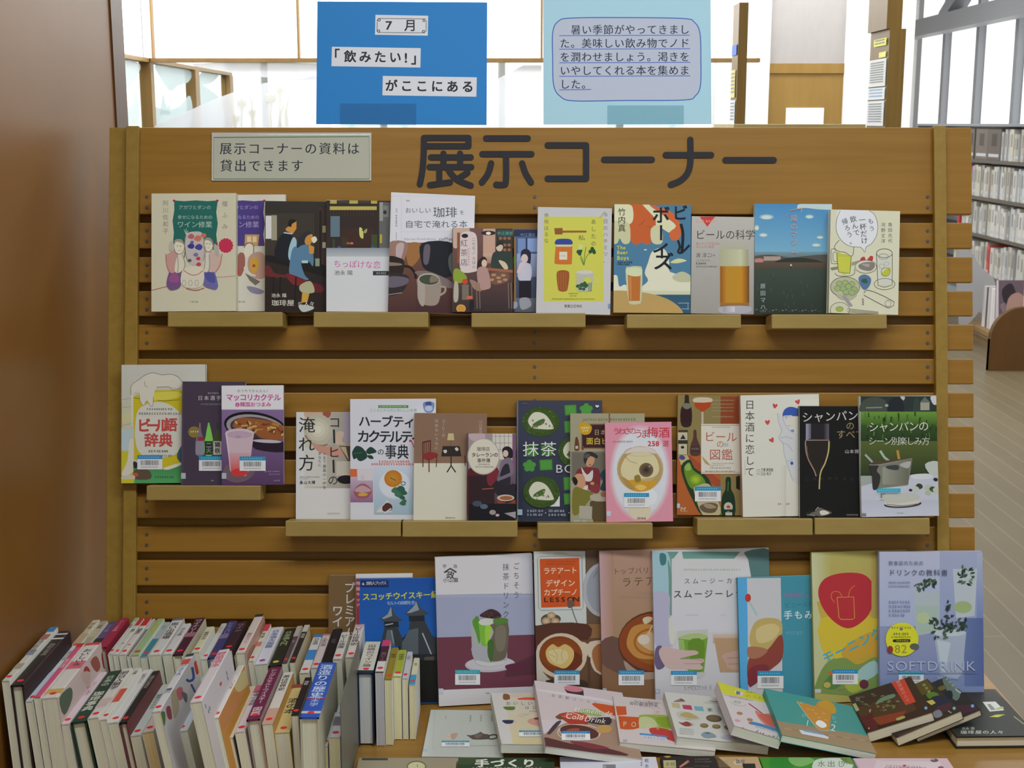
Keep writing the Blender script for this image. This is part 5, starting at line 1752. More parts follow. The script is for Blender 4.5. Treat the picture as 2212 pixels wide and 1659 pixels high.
def art_talley(a):
    a.crop(*Q2)
    a.Gr(1930, 510, 2500, 1430, '7c6a7c', '1c1a1e')
    a.crop(*Q3)
    a.R(-230, 510, 260, 900, '8c8084'); a.R(20, 515, 225, 780, 'b8b4ae'); a.R(225, 515, 300, 900, '6c4c68')
    for x in (50, 95, 140, 185):
        a.L([(x, 515), (x + 4, 700)], 4, '6c6864')
    for y in (540, 610, 680):
        a.L([(30, y), (220, y)], 4, '6c6864')
    a.S([(-220, 515), (-60, 515), (-90, 600), (-180, 590), (-220, 560)], 'a8949c', 3)
    a.S([(-230, 880), (60, 860), (60, 1000), (20, 1180), (-230, 1430)], '4c1c24', 3); a.R(-230, 950, 40, 1430, '2c1c22'); a.S([(-20, 890), (60, 880), (70, 960), (0, 1060), (-40, 1000)], '6c2430', 3)
    a.S([(120, 700), (130, 660), (180, 645), (225, 680), (228, 760), (190, 770), (140, 770)], '1e1a20', 3); a.E(155, 720, 28, 36, 'b8a49c')
    a.S([(110, 800), (190, 760), (230, 820), (225, 940), (100, 1020), (90, 900)], '6c6272', 3); a.S([(130, 850), (190, 840), (200, 1060), (110, 1100), (90, 980)], '26242e', 3); a.L([(70, 990), (150, 960), (215, 930)], 34, '685e70', 3)
    a.S([(60, 1000), (150, 1060), (260, 1040), (265, 1280), (40, 1120)], '242028', 3); a.E(155, 1180, 90, 34, 'b0a098'); a.E(160, 1182, 66, 22, '8c5834'); a.S([(60, 1190), (160, 1240), (265, 1200), (260, 1330), (140, 1340)], '7a3828', 3)
    a.R(-230, 1240, 300, 1430, '16151a'); a.E(20, 1330, 34, 26, '8c8484'); a.E(70, 1360, 20, 14, 'b09c9c'); a.P([(140, 1340), (270, 1320), (270, 1400)], '8c8890'); a.L([(-90, 1090), (30, 1080)], 10, '8c5044'); a.E(-140, 1240, 50, 30, '3c4454'); a.E(-70, 1270, 40, 26, '4c5a6c')
    a.E(-75, 750, 168, 190, '9c9690'); a.E(-75, 750, 158, 180, 'bcb8ac')
    a.T(-145, 648, 48, '珈琲店', '3c3834', .01, .95); a.T(-200, 708, 50, 'タレーランの', '3c3834', .02, .95, 0, 46); a.T(-142, 768, 48, '事件簿', '3c3834', .012, .96); a.D(-130, 825, -10, 14, '6c6864'); a.D(-160, 850, 20, 16, '6c6864')


def roll_cake(a, cx, cy, rx, ry, seed):
    a.Er(cx, cy, rx, ry, '3c5a26', '34481f')
    a.S([(cx - rx * .68, cy - ry * .1), (cx - rx * .4, cy - ry * .6), (cx, cy - ry * .62), (cx + rx * .35, cy - ry * .35), (cx + rx * .66, cy + ry * .3), (cx + rx * .6, cy + ry * .5), (cx - rx * .1, cy + ry * .48), (cx - rx * .5, cy + ry * .36)], 'bcbcac', 3)
    a.S([(cx - rx * .45, cy + ry * .2), (cx - rx * .1, cy - ry * .1), (cx + rx * .2, cy - ry * .2), (cx + rx * .15, cy + ry * .12), (cx - rx * .2, cy + ry * .3)], '40602c', 3)
    rnd = random.Random(seed)
    for i in range(7):
        a.E(cx + rnd.uniform(-.45, .5) * rx, cy + rnd.uniform(-.1, .42) * ry, rnd.uniform(7, 17), 8, rnd.choice(('5c5048', '6c6454', '8c887c')), rnd.uniform(0, 90))
    for i in range(40):
        t = rnd.uniform(0, 6.28)
        k = rnd.uniform(.72, .97)
        a.E(cx + rx * k * math.cos(t), cy + ry * k * math.sin(t), 6, 5, rnd.choice(('46662c', '2c4018', '527634')), 0, 8)


def art_matcha(a):
    a.crop(*Q3)
    a.Gr(270, 165, 1180, 1430, '363a4c', '2b3040')
    a.Gh(272, 165, 290, 1430, '707684', '363a4c')
    for x0, y0, x1, y1 in ((765, 212, 892, 325), (762, 378, 880, 505), (505, 780, 642, 895), (360, 640, 480, 750), (525, 630, 650, 745), (755, 960, 880, 1100), (758, 1130, 880, 1250), (1020, 400, 1140, 520), (1020, 960, 1140, 1090)):
        a.P([(x0 + 8, y1), (x1, y1 - 6), (x1 - 4, y0), (x0, y0 + 6)], '3f7a34'); a.P([(x0 + 20, y1 - 14), (x1 - 12, y1 - 18), (x1 - 14, y0 + 12), (x0 + 14, y0 + 16)], '478638')
    for cx_, cy_ in ((992, 262), (402, 848)):
        for i in range(5):
            t = math.radians(72 * i - 18)
            a.E(cx_ + 40 * math.cos(t), cy_ + 38 * math.sin(t), 30, 28, '458438', 0, 12)
        a.E(cx_, cy_, 34, 32, '458438')
    roll_cake(a, 520, 390, 195, 155, 1); roll_cake(a, 860, 700, 160, 160, 2); roll_cake(a, 525, 1120, 190, 165, 3)
    a.T(328, 590, 165, '抹茶', 'c2c4c4', -.008, 1.06, 0, 185)
    a.T(670, 812, 122, 'BOOK', 'b4b8bc', -.012, 1.15)
    a.D(330, 195, 380, 12, '6c707c'); a.S([(1085, 225), (1095, 215), (1105, 222), (1115, 215), (1124, 228), (1104, 244)], 'c0c4cc', 2)
    for y in (1300, 1340):
        a.D(380, y, 540, 28, '8c94a4', 1); a.D(600, y, 770, 30, '8c94a4', 2)
    a.E(570, 1335, 6, 6, 'a8b0bc'); a.E(812, 1335, 6, 6, 'a8b0bc'); a.R(276, 1298, 328, 1358, '98b0bc')


def art_funny(a):
    a.crop(*Q3)
    a.R(825, 300, 1610, 1440, '8d8a72'); a.R(835, 700, 1610, 1000, '6c685c'); a.R(850, 715, 1610, 1000, '635f56')
    a.R(1225, 305, 1240, 420, '6c4c3c'); a.T(955, 348, 38, 'JAPAN BEER', '5c5c44', .005, 1.2); a.D(1240, 352, 1490, 26, '5c5c44')
    a.R(940, 410, 1610, 670, '7c5c44'); a.R(950, 420, 1610, 660, '3c2228'); a.R(962, 432, 1610, 648, '341c24')
    a.T(1072, 468, 62, '日本の', 'b49c78', 0, .95, 0, 68); a.T(990, 552, 76, '面白ビール', 'b49c34', .024, 1, 0, 78)
    a.S([(915, 450), (930, 405), (980, 395), (1050, 440), (1030, 510), (970, 525), (925, 495)], 'b08a20', 3); a.D(940, 440, 1030, 24, 'd0c8a0'); a.D(955, 470, 1010, 22, 'd0c8a0')
    a.S([(880, 560), (890, 545), (905, 560), (918, 620), (918, 685), (872, 685), (872, 620)], '5c3424', 3); a.R(880, 640, 908, 670, 'a8a490'); a.S([(945, 650), (960, 640), (970, 660), (960, 685), (945, 680)], '6c3c30', 3)
    skin = 'b08468'
    a.S([(885, 920), (930, 870), (1060, 865), (1130, 900), (1130, 1110), (1050, 1120), (950, 1010), (900, 960)], '6c2a34', 3); a.S([(940, 860), (1000, 940), (1060, 890), (1050, 1000), (970, 1000), (955, 930)], 'b8b8b4', 3)
    a.E(1032, 790, 46, 70, skin, 15); a.S([(965, 790), (975, 720), (1040, 700), (1110, 740), (1100, 770), (1030, 745), (1000, 790), (985, 830)], '2c2a2c', 3); a.E(1000, 745, 34, 24, '4c4a4c', -20); a.L([(1020, 832), (1040, 836)], 8, '6c3028')
    a.S([(1040, 1060), (1110, 1030), (1130, 1100), (1100, 1130), (1040, 1110)], '78303a', 3)
    a.S([(870, 960), (900, 930), (960, 940), (985, 1010), (970, 1090), (900, 1070), (880, 1010)], skin, 3); a.S([(850, 970), (880, 965), (905, 1010), (885, 1050), (855, 1020)], '1c1a1a', 3); a.S([(960, 1080), (1000, 1045), (1010, 1080), (970, 1130)], 'b8b8b4', 3)
    a.S([(850, 1120), (890, 1065), (960, 1090), (1050, 1120), (1060, 1170), (1010, 1220), (920, 1340), (850, 1340)], '6c682c', 3); a.S([(1030, 1230), (1110, 1210), (1200, 1230), (1200, 1430), (1070, 1430)], '50442c', 3)
    a.P([(920, 1260), (1055, 1270), (1050, 1400), (918, 1395)], '9a968c'); a.S([(1040, 1150), (1210, 1140), (1210, 1210), (1060, 1210)], '9c9888', 3); a.S([(1130, 940), (1210, 880), (1210, 1090), (1135, 1090), (1165, 1000)], '2c3c44', 3); a.S([(1140, 1140), (1180, 1115), (1215, 1160), (1160, 1170)], '8c5c48', 3)
    a.E(895, 1420, 34, 14, '8c9c9c'); a.E(970, 1420, 26, 12, '8c9c9c'); a.E(1055, 1030, 22, 16, 'a08a4c')


def art_plum(a):
    a.crop(*Q3)
    a.R(1200, 395, 1910, 1440, 'c08294')
    for i in range(8):
        f = i / 7
        c = ''.join('%02x' % int(p + (q - p) * f) for p, q in ((0xc0, 0xbc), (0x82, 0xc0), (0x94, 0xc8)))
        a.E(1550, 920, 330 - 55 * f, 520 - 80 * f, c)
    a.S([(1430, 1290), (1650, 1260), (1640, 1400), (1480, 1395)], 'bcb4a0', 3); a.E(1630, 1170, 100, 90, 'c4c8ce')
    a.E(1552, 880, 242, 238, 'a89478'); a.Er(1550, 885, 230, 226, 'b8a878', 'a08858'); a.S([(1350, 880), (1420, 740), (1560, 700), (1700, 740), (1750, 880), (1700, 960), (1560, 980), (1400, 990)], 'bcb490', 3)
    a.S([(1400, 1030), (1480, 990), (1620, 1010), (1720, 1000), (1660, 1090), (1540, 1112), (1450, 1090)], 'b4882c', 3); a.S([(1500, 1060), (1560, 1040), (1620, 1070), (1560, 1105)], 'c4a85c', 3)
    a.S([(1360, 960), (1440, 1010), (1500, 1100), (1420, 1070)], '9c7c44', 3); a.S([(1490, 960), (1540, 940), (1560, 1000), (1510, 1020)], '7c6c34', 3)
    a.Er(1615, 890, 74, 74, '2c2624', '645440', 28, 5); a.E(1650, 852, 12, 8, '8c8880', -40)
    a.ring(1552, 700, 160, 48, 6, 'b4a49c'); a.S([(1395, 720), (1480, 660), (1640, 660), (1720, 720), (1560, 700)], 'bcb4b0', 3); a.L([(1390, 740), (1450, 800), (1520, 820)], 5, '94805c', 3)
    a.T(1265, 450, 78, 'うわさの', 'ac3440', -.004, 1, -1.5, 56); a.T(1485, 462, 100, 'うま', 'ac3440', .002, 1, 0, 68); a.T(1622, 440, 118, '梅酒', 'b0303c', .006, 1.02)
    a.T(1630, 578, 72, '258', 'b0303c', .022, 1.05); a.T(1782, 580, 70, '選', 'b0505c', .01); a.D(1265, 585, 1470, 20, 'a08490'); a.D(1520, 1380, 1590, 24, '6c4c54'); a.R(1202, 1318, 1248, 1368, 'a8b4c0')


def art_zukan(a):
    a.crop(*Q4)
    a.R(95, 110, 1000, 1380, '7a6d44'); a.P([(95, 740), (560, 740), (560, 1070), (620, 1380), (95, 1380)], '9a5428'); a.R(560, 125, 1000, 410, '7c3c20'); a.R(560, 940, 1000, 1380, '7c6c44'); a.P([(95, 740), (240, 740), (560, 1000), (560, 1100)], '8c4428')
    for y in (160, 200, 235, 270, 330):
        a.D(470, y, 690, 14, '94886c', 1)
    a.S([(190, 115), (228, 115), (235, 190), (262, 270), (252, 430), (155, 430), (145, 270), (185, 190)], '2a1c1a', 3); a.S([(180, 200), (235, 200), (255, 235), (210, 260), (168, 235)], '6c6860', 3); a.R(158, 262, 250, 400, '2c1416')
    a.P([(285, 185), (465, 185), (450, 235), (400, 270), (375, 290), (345, 270), (300, 240)], '9a3c18'); a.S([(285, 145), (370, 135), (465, 145), (465, 185), (285, 188)], 'b4a894', 2); a.L([(372, 285), (372, 410)], 22, 'a89c8c')
    a.R(120, 475, 220, 730, '3a342c'); a.R(118, 500, 216, 580, 'aca48c'); a.P([(140, 570), (170, 520), (200, 570)], '2c2a2c'); a.R(118, 590, 214, 610, '2c2a28'); a.R(122, 620, 212, 730, 'aca48c'); a.E(165, 655, 18, 14, '1c1a1a')
    a.S([(280, 480), (308, 480), (315, 560), (345, 640), (345, 735), (250, 735), (248, 640), (275, 560)], '4a302c', 3); a.R(250, 640, 345, 705, '3c2c30'); a.D(258, 660, 335, 20, '7c6c60')
    a.P([(118, 740), (215, 735), (240, 790), (150, 840)], 'a89a70'); a.E(160, 762, 32, 24, '3c4474', 15)
    a.S([(150, 850), (240, 780), (290, 870), (410, 950), (470, 1060), (560, 1360), (370, 1360), (270, 1200), (185, 1010)], '1e3420', 3); a.S([(180, 870), (235, 810), (275, 890), (370, 960), (400, 1040), (270, 1090), (205, 990)], '5c7c24', 3); a.Er(300, 990, 76, 66, '94ac30', '5c8024'); a.S([(185, 860), (230, 820), (255, 880), (210, 900)], '7c9c4c', 3)
    a.S([(280, 1100), (330, 1050), (420, 1030), (480, 1090), (560, 1290), (530, 1370), (380, 1370)], 'a49c7c', 3); a.S([(340, 1270), (430, 1230), (530, 1250), (500, 1330), (390, 1330)], '5c4c3c', 3); a.S([(380, 1250), (450, 1240), (520, 1280), (430, 1290)], '8c7c64', 3)
    a.S([(615, 975), (665, 975), (670, 1090), (705, 1170), (705, 1365), (575, 1365), (575, 1170), (610, 1090)], '17301f', 3); a.E(640, 1275, 46, 50, 'a8a89c'); a.S([(620, 1280), (640, 1255), (665, 1285)], 'a03430', 2); a.R(590, 1300, 690, 1320, '1c2c20'); a.R(610, 1330, 680, 1365, 'a8aaa4'); a.L([(640, 1010), (636, 1110)], 8, '5c6c3c')
    a.P([(722, 960), (760, 950), (760, 1100), (722, 1080)], '1e1a14')
    a.T(142, 1265, 60, 'M', 'c0b4a0', -.02, 1.2, 0, None, .2); a.D(148, 1310, 218, 18, 'a8906c'); a.R(105, 1238, 138, 1285, '98b4c4')
    a.R(358, 412, 1000, 930, 'bebcb2'); a.R(358, 425, 1000, 430, '9a5c4c'); a.R(358, 912, 1000, 916, '9a5c4c'); a.D(470, 440, 660, 12, '7c6c60')
    a.T(390, 485, 115, 'ビール', '9c4c38', -.002, 1.0, 1); a.T(515, 580, 82, 'の', '9c5c44', -.006); a.R(590, 610, 640, 648, '9caca8'); a.T(440, 670, 122, '図鑑', '9c4840', -.002, 1.02)
    a.D(465, 815, 690, 12, '8c8478'); a.D(470, 835, 600, 12, '8c8478'); a.D(450, 860, 660, 18, '84786c'); a.D(400, 895, 710, 18, '84786c'); a.S([(370, 760), (400, 780), (450, 840), (400, 820)], '9c8c5c', 3); a.L([(370, 750), (440, 830), (480, 860)], 5, '9c8c5c')


def art_koi(a):
    a.crop(*Q4)
    ink = '8890ac'
    a.V(812, 160, 104, '日本酒に恋して', '2c2c2c', -.006, 116)
    for x, y, an in ((1125, 225, 10), (1362, 183, -20), (1048, 395, -5), (1092, 580, -30)):
        c_, s_ = math.cos(math.radians(an)), math.sin(math.radians(an))
        a.S([(x + (p * c_ - q * s_), y + (p * s_ + q * c_)) for p, q in ((0, -12), (14, -24), (26, -10), (16, 12), (0, 28), (-16, 12), (-26, -10), (-14, -24))], 'b04440', 3)
    a.S([(1210, 290), (1240, 250), (1305, 235), (1420, 280), (1420, 330), (1300, 330), (1210, 335)], '34509c', 3); a.L([(1215, 330), (1300, 325)], 7, 'c0c4cc')
    a.S([(1160, 300), (1200, 350), (1230, 420), (1310, 500), (1420, 560), (1420, 1000), (1310, 1000), (1250, 800), (1200, 620), (1165, 560), (1185, 480)], 'b6b8bc', 3)
    for q in ([(1150, 300), (1165, 400), (1195, 480), (1165, 560), (1210, 620), (1220, 720), (1260, 860), (1310, 1000)], [(1205, 330), (1230, 420), (1290, 490), (1310, 500)], [(1180, 560), (1240, 545), (1310, 570)], [(1210, 610), (1260, 630), (1310, 700)], [(1250, 800), (1310, 780)]):
        a.L(q, 5, ink, 4)
    a.E(1280, 390, 40, 56, 'c0bcb8'); a.S([(1230, 350), (1245, 340), (1250, 355)], '7c88ac', 2); a.L([(1255, 430), (1285, 432)], 6, '8498a8'); a.S([(1285, 480), (1320, 470), (1320, 500)], '6c7cb4', 2); a.E(1300, 820, 16, 18, '34509c')
    a.D(935, 880, 965, 16, '8c8c8c'); a.T(978, 870, 34, '千葉 麻里絵', '3c3c3c', .006, .72); a.R(932, 908, 1110, 911, '8c8c8c'); a.D(935, 922, 965, 16, '8c8c8c'); a.T(978, 915, 34, '日谷 秀子', '5c5c5c', .004, .75)
    a.D(1155, 1232, 1275, 20, '8c6c6c'); a.Gh(1190, 840, 1240, 1370, 'bebeb6', 'b0b0a8')
    a.R(812, 790, 818, 940, 'a8a8a4')


def art_champ(a):
    a.crop(*Q4)
    a.R(1350, 210, 2300, 1400, '121213'); a.Gr(1350, 205, 2300, 232, '6c6c48', '1e1e1c')
    a.T(1400, 285, 116, 'シャンパン', 'b8b8b4', .004, 1.02, -2); a.T(1860, 385, 92, 'の', '8c7c58', 0); a.T(1760, 470, 100, 'すべて', '8c7c58', 0, 1, 0, 100); a.T(1850, 675, 46, '山本博', 'a8a8a8', .008, 1, 0, 50)
    a.P([(1450, 408), (1680, 408), (1688, 580), (1440, 580)], '1e1c20'); a.Gh(1446, 410, 1500, 580, '8c8aa0', '4c4a58'); a.Gh(1630, 410, 1686, 580, '1c1a20', '56505c')
    a.S([(1440, 580), (1688, 580), (1690, 700), (1640, 830), (1600, 920), (1550, 960), (1520, 880), (1465, 780)], '221d1c', 3); a.Gh(1440, 576, 1690, 586, '8c7c74', '7c6c64')
    a.L([(1442, 590), (1448, 700), (1480, 800), (1530, 890), (1552, 955)], 12, '8c7468', 3); a.L([(1686, 590), (1680, 700), (1645, 820), (1605, 900), (1590, 980), (1585, 1090)], 14, 'a89c64', 4); a.L([(1455, 640), (1470, 760), (1510, 840)], 9, '5c4c44', 3)
    a.T(1440, 955, 50, 'CHAMPAGNE', '34302c', -.01, 1, 0, 78)
    a.E(1580, 1340, 140, 34, '1c1c1c'); a.S([(1480, 1350), (1560, 1310), (1580, 1280), (1640, 1300), (1715, 1335), (1620, 1370), (1560, 1365)], '5c5a54', 3); a.S([(1590, 1320), (1640, 1310), (1690, 1340), (1610, 1360)], 'bcbcb0', 3); a.L([(1455, 1355), (1540, 1365)], 6, '8c8c84'); a.L([(1575, 1275), (1545, 1310)], 7, 'a4a49c')
    a.D(1870, 1348, 1975, 16, '8c8c88')


def art_bucket(a):
    a.crop(*Q5)
    a.R(515, 125, 1340, 310, '26302c')
    for x0, x1, c in ((520, 780, '3c443c'), (800, 960, '1c2228'), (1060, 1130, '2c3a34'), (970, 1050, '262e30')):
        a.S([(x0, 300), (x0 + 10, 180), ((x0 + x1) / 2, 135), (x1 - 10, 170), (x1, 300)], c, 3)
    a.S([(925, 130), (975, 130), (960, 170)], 'a8acac', 2); a.R(1135, 180, 1230, 270, '8c8c80'); a.P([(1130, 190), (1180, 130), (1240, 190)], '5c605c'); a.S([(1240, 130), (1320, 130), (1320, 200), (1270, 210)], 'b4b4b8', 3); a.L([(570, 245), (740, 240)], 14, '6c7474'); a.E(785, 220, 18, 14, '8c9498')
    a.Gr(515, 285, 1340, 430, '5c8434', '35521f'); a.Gr(515, 420, 1340, 600, '2f481f', '1e2f1a'); a.Gr(515, 590, 1340, 950, '4a5628', '26331f')
    rnd = random.Random(4)
    for i in range(60):
        x = rnd.uniform(520, 1310); y = rnd.uniform(330, 590)
        a.L([(x, y), (x + rnd.uniform(-8, 8), y - rnd.uniform(25, 60))], rnd.uniform(8, 16), rnd.choice(('3c5c24', '24381c', '4a6c2c', '1c2c18')))
    a.P([(515, 1060), (700, 1010), (1000, 945), (1340, 925), (1340, 1390), (515, 1390)], 'aaaebc'); a.Gr(515, 1200, 1340, 1390, 'a4a8b8', 'b0b4c2')
    a.L([(560, 730), (660, 835)], 22, '8c9498'); a.L([(715, 690), (760, 760), (830, 815)], 26, '8ca090'); a.L([(895, 685), (915, 800)], 28, '9c7a34')
    a.P([(640, 830), (830, 790), (1050, 770), (1020, 970), (1000, 1050), (640, 1090), (645, 960)], '6c6e64'); a.P([(640, 805), (1045, 765), (1040, 785), (700, 832), (600, 840)], '4c3c30')
    a.S([(600, 840), (700, 840), (680, 900), (720, 960), (690, 1080), (640, 1090), (630, 950)], '2c2c2a', 3); a.Gh(740, 860, 1010, 1040, '84867c', '5c5e50'); a.S([(780, 850), (900, 840), (900, 890), (800, 880)], '34383c', 3); a.S([(920, 830), (1030, 800), (1010, 870), (950, 860)], '989a98', 3); a.L([(600, 838), (700, 838), (1045, 772)], 8, '84827c')
    a.S([(1040, 940), (1240, 930), (1240, 980), (1080, 990)], 'b8bac2', 3); a.S([(1180, 830), (1310, 800), (1320, 930), (1240, 940)], 'a4aca8', 3)
    for x, y, r, c in ((1120, 1060, 36, '34382c'), (1080, 1090, 40, 'a8aea8'), (1220, 1080, 46, 'a0a89c'), (1260, 1090, 36, '38482c'), (1290, 990, 24, '202428'), (1300, 1100, 40, 'a8b0a0'), (1030, 1100, 18, '24282c'), (1210, 1130, 30, '98a48c')):
        a.S([(x - r, y), (x - r * .3, y - r * .8), (x + r * .8, y - r * .5), (x + r, y + r * .4), (x, y + r * .8)], c, 3)
    a.E(950, 1245, 195, 38, '34303c', -3); a.E(945, 1225, 190, 44, 'b4b4ac', -3); a.S([(740, 1150), (900, 1140), (1080, 1130), (1120, 1190), (960, 1230), (780, 1230)], 'a8aaa4', 3); a.L([(780, 1245), (950, 1262), (1110, 1240)], 7, '6c5c4c', 3)
    a.T(590, 388, 112, 'シャンパンの', 'bcc0b4', -.004, 1, -1, 104); a.T(590, 545, 90, 'シーン別楽しみ方', 'b4b8ac', -.006, 1, 0, 79); a.D(890, 1330, 955, 14, '8c8c98'); a.R(502, 1272, 550, 1330, 'a8b4c4'); a.R(520, 1340, 570, 1372, '7c6c74')


R2 = [
    ('yellow beer mug cartoon dictionary at the left end of middle row', (263, 788), (262, 1044), (443, 1043), .0125, .0125, .013, 'b2b2ae', art_mugdict, dict(bind='L', barcode=(297, 983, 351, 1014, '3a7cac'))),
    ('dark purple sake guide with small bottles behind the pink cocktail book', (393, 824), (391, 1047), (528, 1048), .0270, .0270, .009, '3e3546', art_nihon, dict(bind='L', barcode=(430, 985, 484, 1017))),
    ('purple cocktail book with pink drink, white top and pink title', (482, 833), (479, 1048), (613, 1047), .0375, .0375, .008, '5a4468', art_makkoli, dict(bind='L', barcode=(518, 986, 574, 1017))),
    ('white coffee book with large vertical title and white cup photo', (641, 890), (639, 1122), (775, 1122), .0024, .0024, .011, 'c0c0c2', art_howto, dict(bind='R')),
    ('white herb tea book with tea cup photo and bold black title', (758, 862), (757, 1123), (942, 1122), .0150, .0150, .012, 'bcbec8', art_herb, dict(bind='L')),
    ('brown and cream book with red chair, lamp and little table', (895, 892), (893, 1124), (1050, 1125), .0290, .0270, .010, 'bebcae', art_chair, dict(bind='R')),
    ('small dark coffee shop paperback with round white title', (1009, 936), (1008, 1126), (1114, 1126), .0402, .0375, .010, '4c4048', art_talley, dict(bind='R')),
    ('navy matcha book with green roll cake slices, middle row', (1118, 865), (1116, 1127), (1301, 1127), .0024, .0024, .012, '2f3446', art_matcha, dict(bind='L', barcode=(1153, 1063, 1209, 1094))),
    ('olive beer book with cartoon people drinking, behind the pink plum book', (1233, 893), (1232, 1128), (1393, 1128), .0155, .0155, .010, '8d8a72', art_funny, dict(bind='L')),
    ('pink plum wine book with round glass, middle row', (1311, 913), (1310, 1128), (1454, 1126), .0268, .0268, .010, 'c08294', art_plum, dict(bind='L', barcode=(1348, 1065, 1402, 1096))),
    ('orange and olive beer encyclopedia with green bottle and white title box', (1465, 853), (1462, 1112), (1640, 1114), .0024, .0024, .012, '8c6038', art_zukan, dict(bind='L', barcode=(1501, 1051, 1557, 1083))),
    ('thick white sake book with red hearts and blue line drawing', (1600, 854), (1605, 1117), (1775, 1114), .0158, .0158, .019, 'bebeb6', art_koi, dict(bind='L', spine='b89890', back='b89890')),
    ('black champagne book with single tall flute glass', (1722, 877), (1728, 1118), (1890, 1118), .0366, .0345, .010, '161616', art_champ, dict(bind='R', paper='c4c4a4')),
    ('champagne book with green lawn and ice bucket photo, rightmost of middle row', (1859, 856), (1861, 1117), (2028, 1114), .0468, .0400, .008, '8c9490', art_bucket, dict(bind='L', spine='b8bcb4', barcode=(1893, 1055, 1945, 1085, '2a9ab8'))),
]
run_rows(R2)

# ================================================================== large books standing on the table
T1, T2, T3 = (680, 1170, .217), (1130, 1170, .217), (1570, 1170, .2948)


def art_premier(a):
    a.crop(*T1)
    a.R(100, 310, 1100, 1700, '6a5436')
    a.V(290, 400, 115, 'プレミアム', 'b8b6b8', .014, 112); a.V(170, 630, 115, 'ワイン', 'b8b6b8', .014, 108)


def art_whitebehind(a):
    a.crop(*T1)
    a.R(400, 300, 1000, 1700, 'bcbcbe')


def art_scotch(a):
    a.crop(*T1)
    a.Gr(415, 330, 1300, 1560, '1c4a96', '1a5ca8'); a.R(400, 370, 442, 1560, '7c2c38'); a.V(412, 395, 40, '特級キッド', 'b09a9c', .02, 54)
    a.R(455, 385, 735, 455, '1c2c5c'); a.T(510, 395, 38, '旅名人ブックス', 'a8acb4', .014, 1, -1, 28); a.S([(470, 430), (480, 405), (495, 430)], 'a8acb4', 2)
    a.T(470, 512, 78, 'スコッチウイスキー紀行', 'b8b838', .02, 1, -2.0, 76); a.T(712, 592, 42, 'モルトの故郷を歩く', '9cacc4', .006, 1, -1.5, 35)
    g, g2, lt_ = '34383c', '22262a', '7c8890'
    a.S([(845, 990), (930, 900), (960, 800), (1030, 790), (1090, 830), (1180, 950), (1300, 1000), (1300, 1560), (990, 1560), (700, 1560), (840, 1020)], g2, 3)
    a.P([(670, 960), (695, 855), (825, 855), (870, 960), (900, 1040), (660, 1040)], g); a.P([(690, 1040), (720, 880), (775, 880), (800, 1040)], '565e64'); a.L([(760, 880), (785, 1010)], 10, lt_)
    a.P([(690, 790), (830, 790), (838, 850), (694, 858)], g2); a.L([(700, 830), (780, 815)], 10, '94a0a4')
    a.P([(645, 770), (720, 720), (755, 660), (765, 630), (775, 670), (800, 730), (880, 785), (820, 795), (690, 795)], '3c4248'); a.P([(665, 765), (725, 722), (760, 645), (770, 740), (690, 770)], '808a94')
    a.P([(930, 960), (945, 800), (1090, 780), (1160, 920), (1200, 960), (1200, 1130), (840, 1130), (860, 990)], g); a.P([(870, 1000), (940, 880), (1030, 860), (1030, 1130), (860, 1130)], '50585e')
    a.P([(935, 740), (1090, 730), (1095, 790), (940, 795)], g2); a.P([(895, 715), (975, 650), (1010, 600), (1018, 575), (1030, 620), (1060, 670), (1140, 715), (1080, 735), (940, 740)], '3c4248'); a.P([(915, 710), (975, 655), (1012, 600), (1040, 680), (950, 710)], '808a94')
    a.L([(1072, 910), (1160, 1120)], 12, '98a8b4'); a.Gr(840, 1120, 1300, 1180, '24262a', '26282a'); a.P([(1090, 1150), (1190, 1140), (1190, 1300), (1090, 1300)], '4c4844'); a.R(1120, 1200, 1130, 1300, '1c1c1c')
    a.Gr(415, 1180, 1300, 1600, '1a1a1a', '141412')


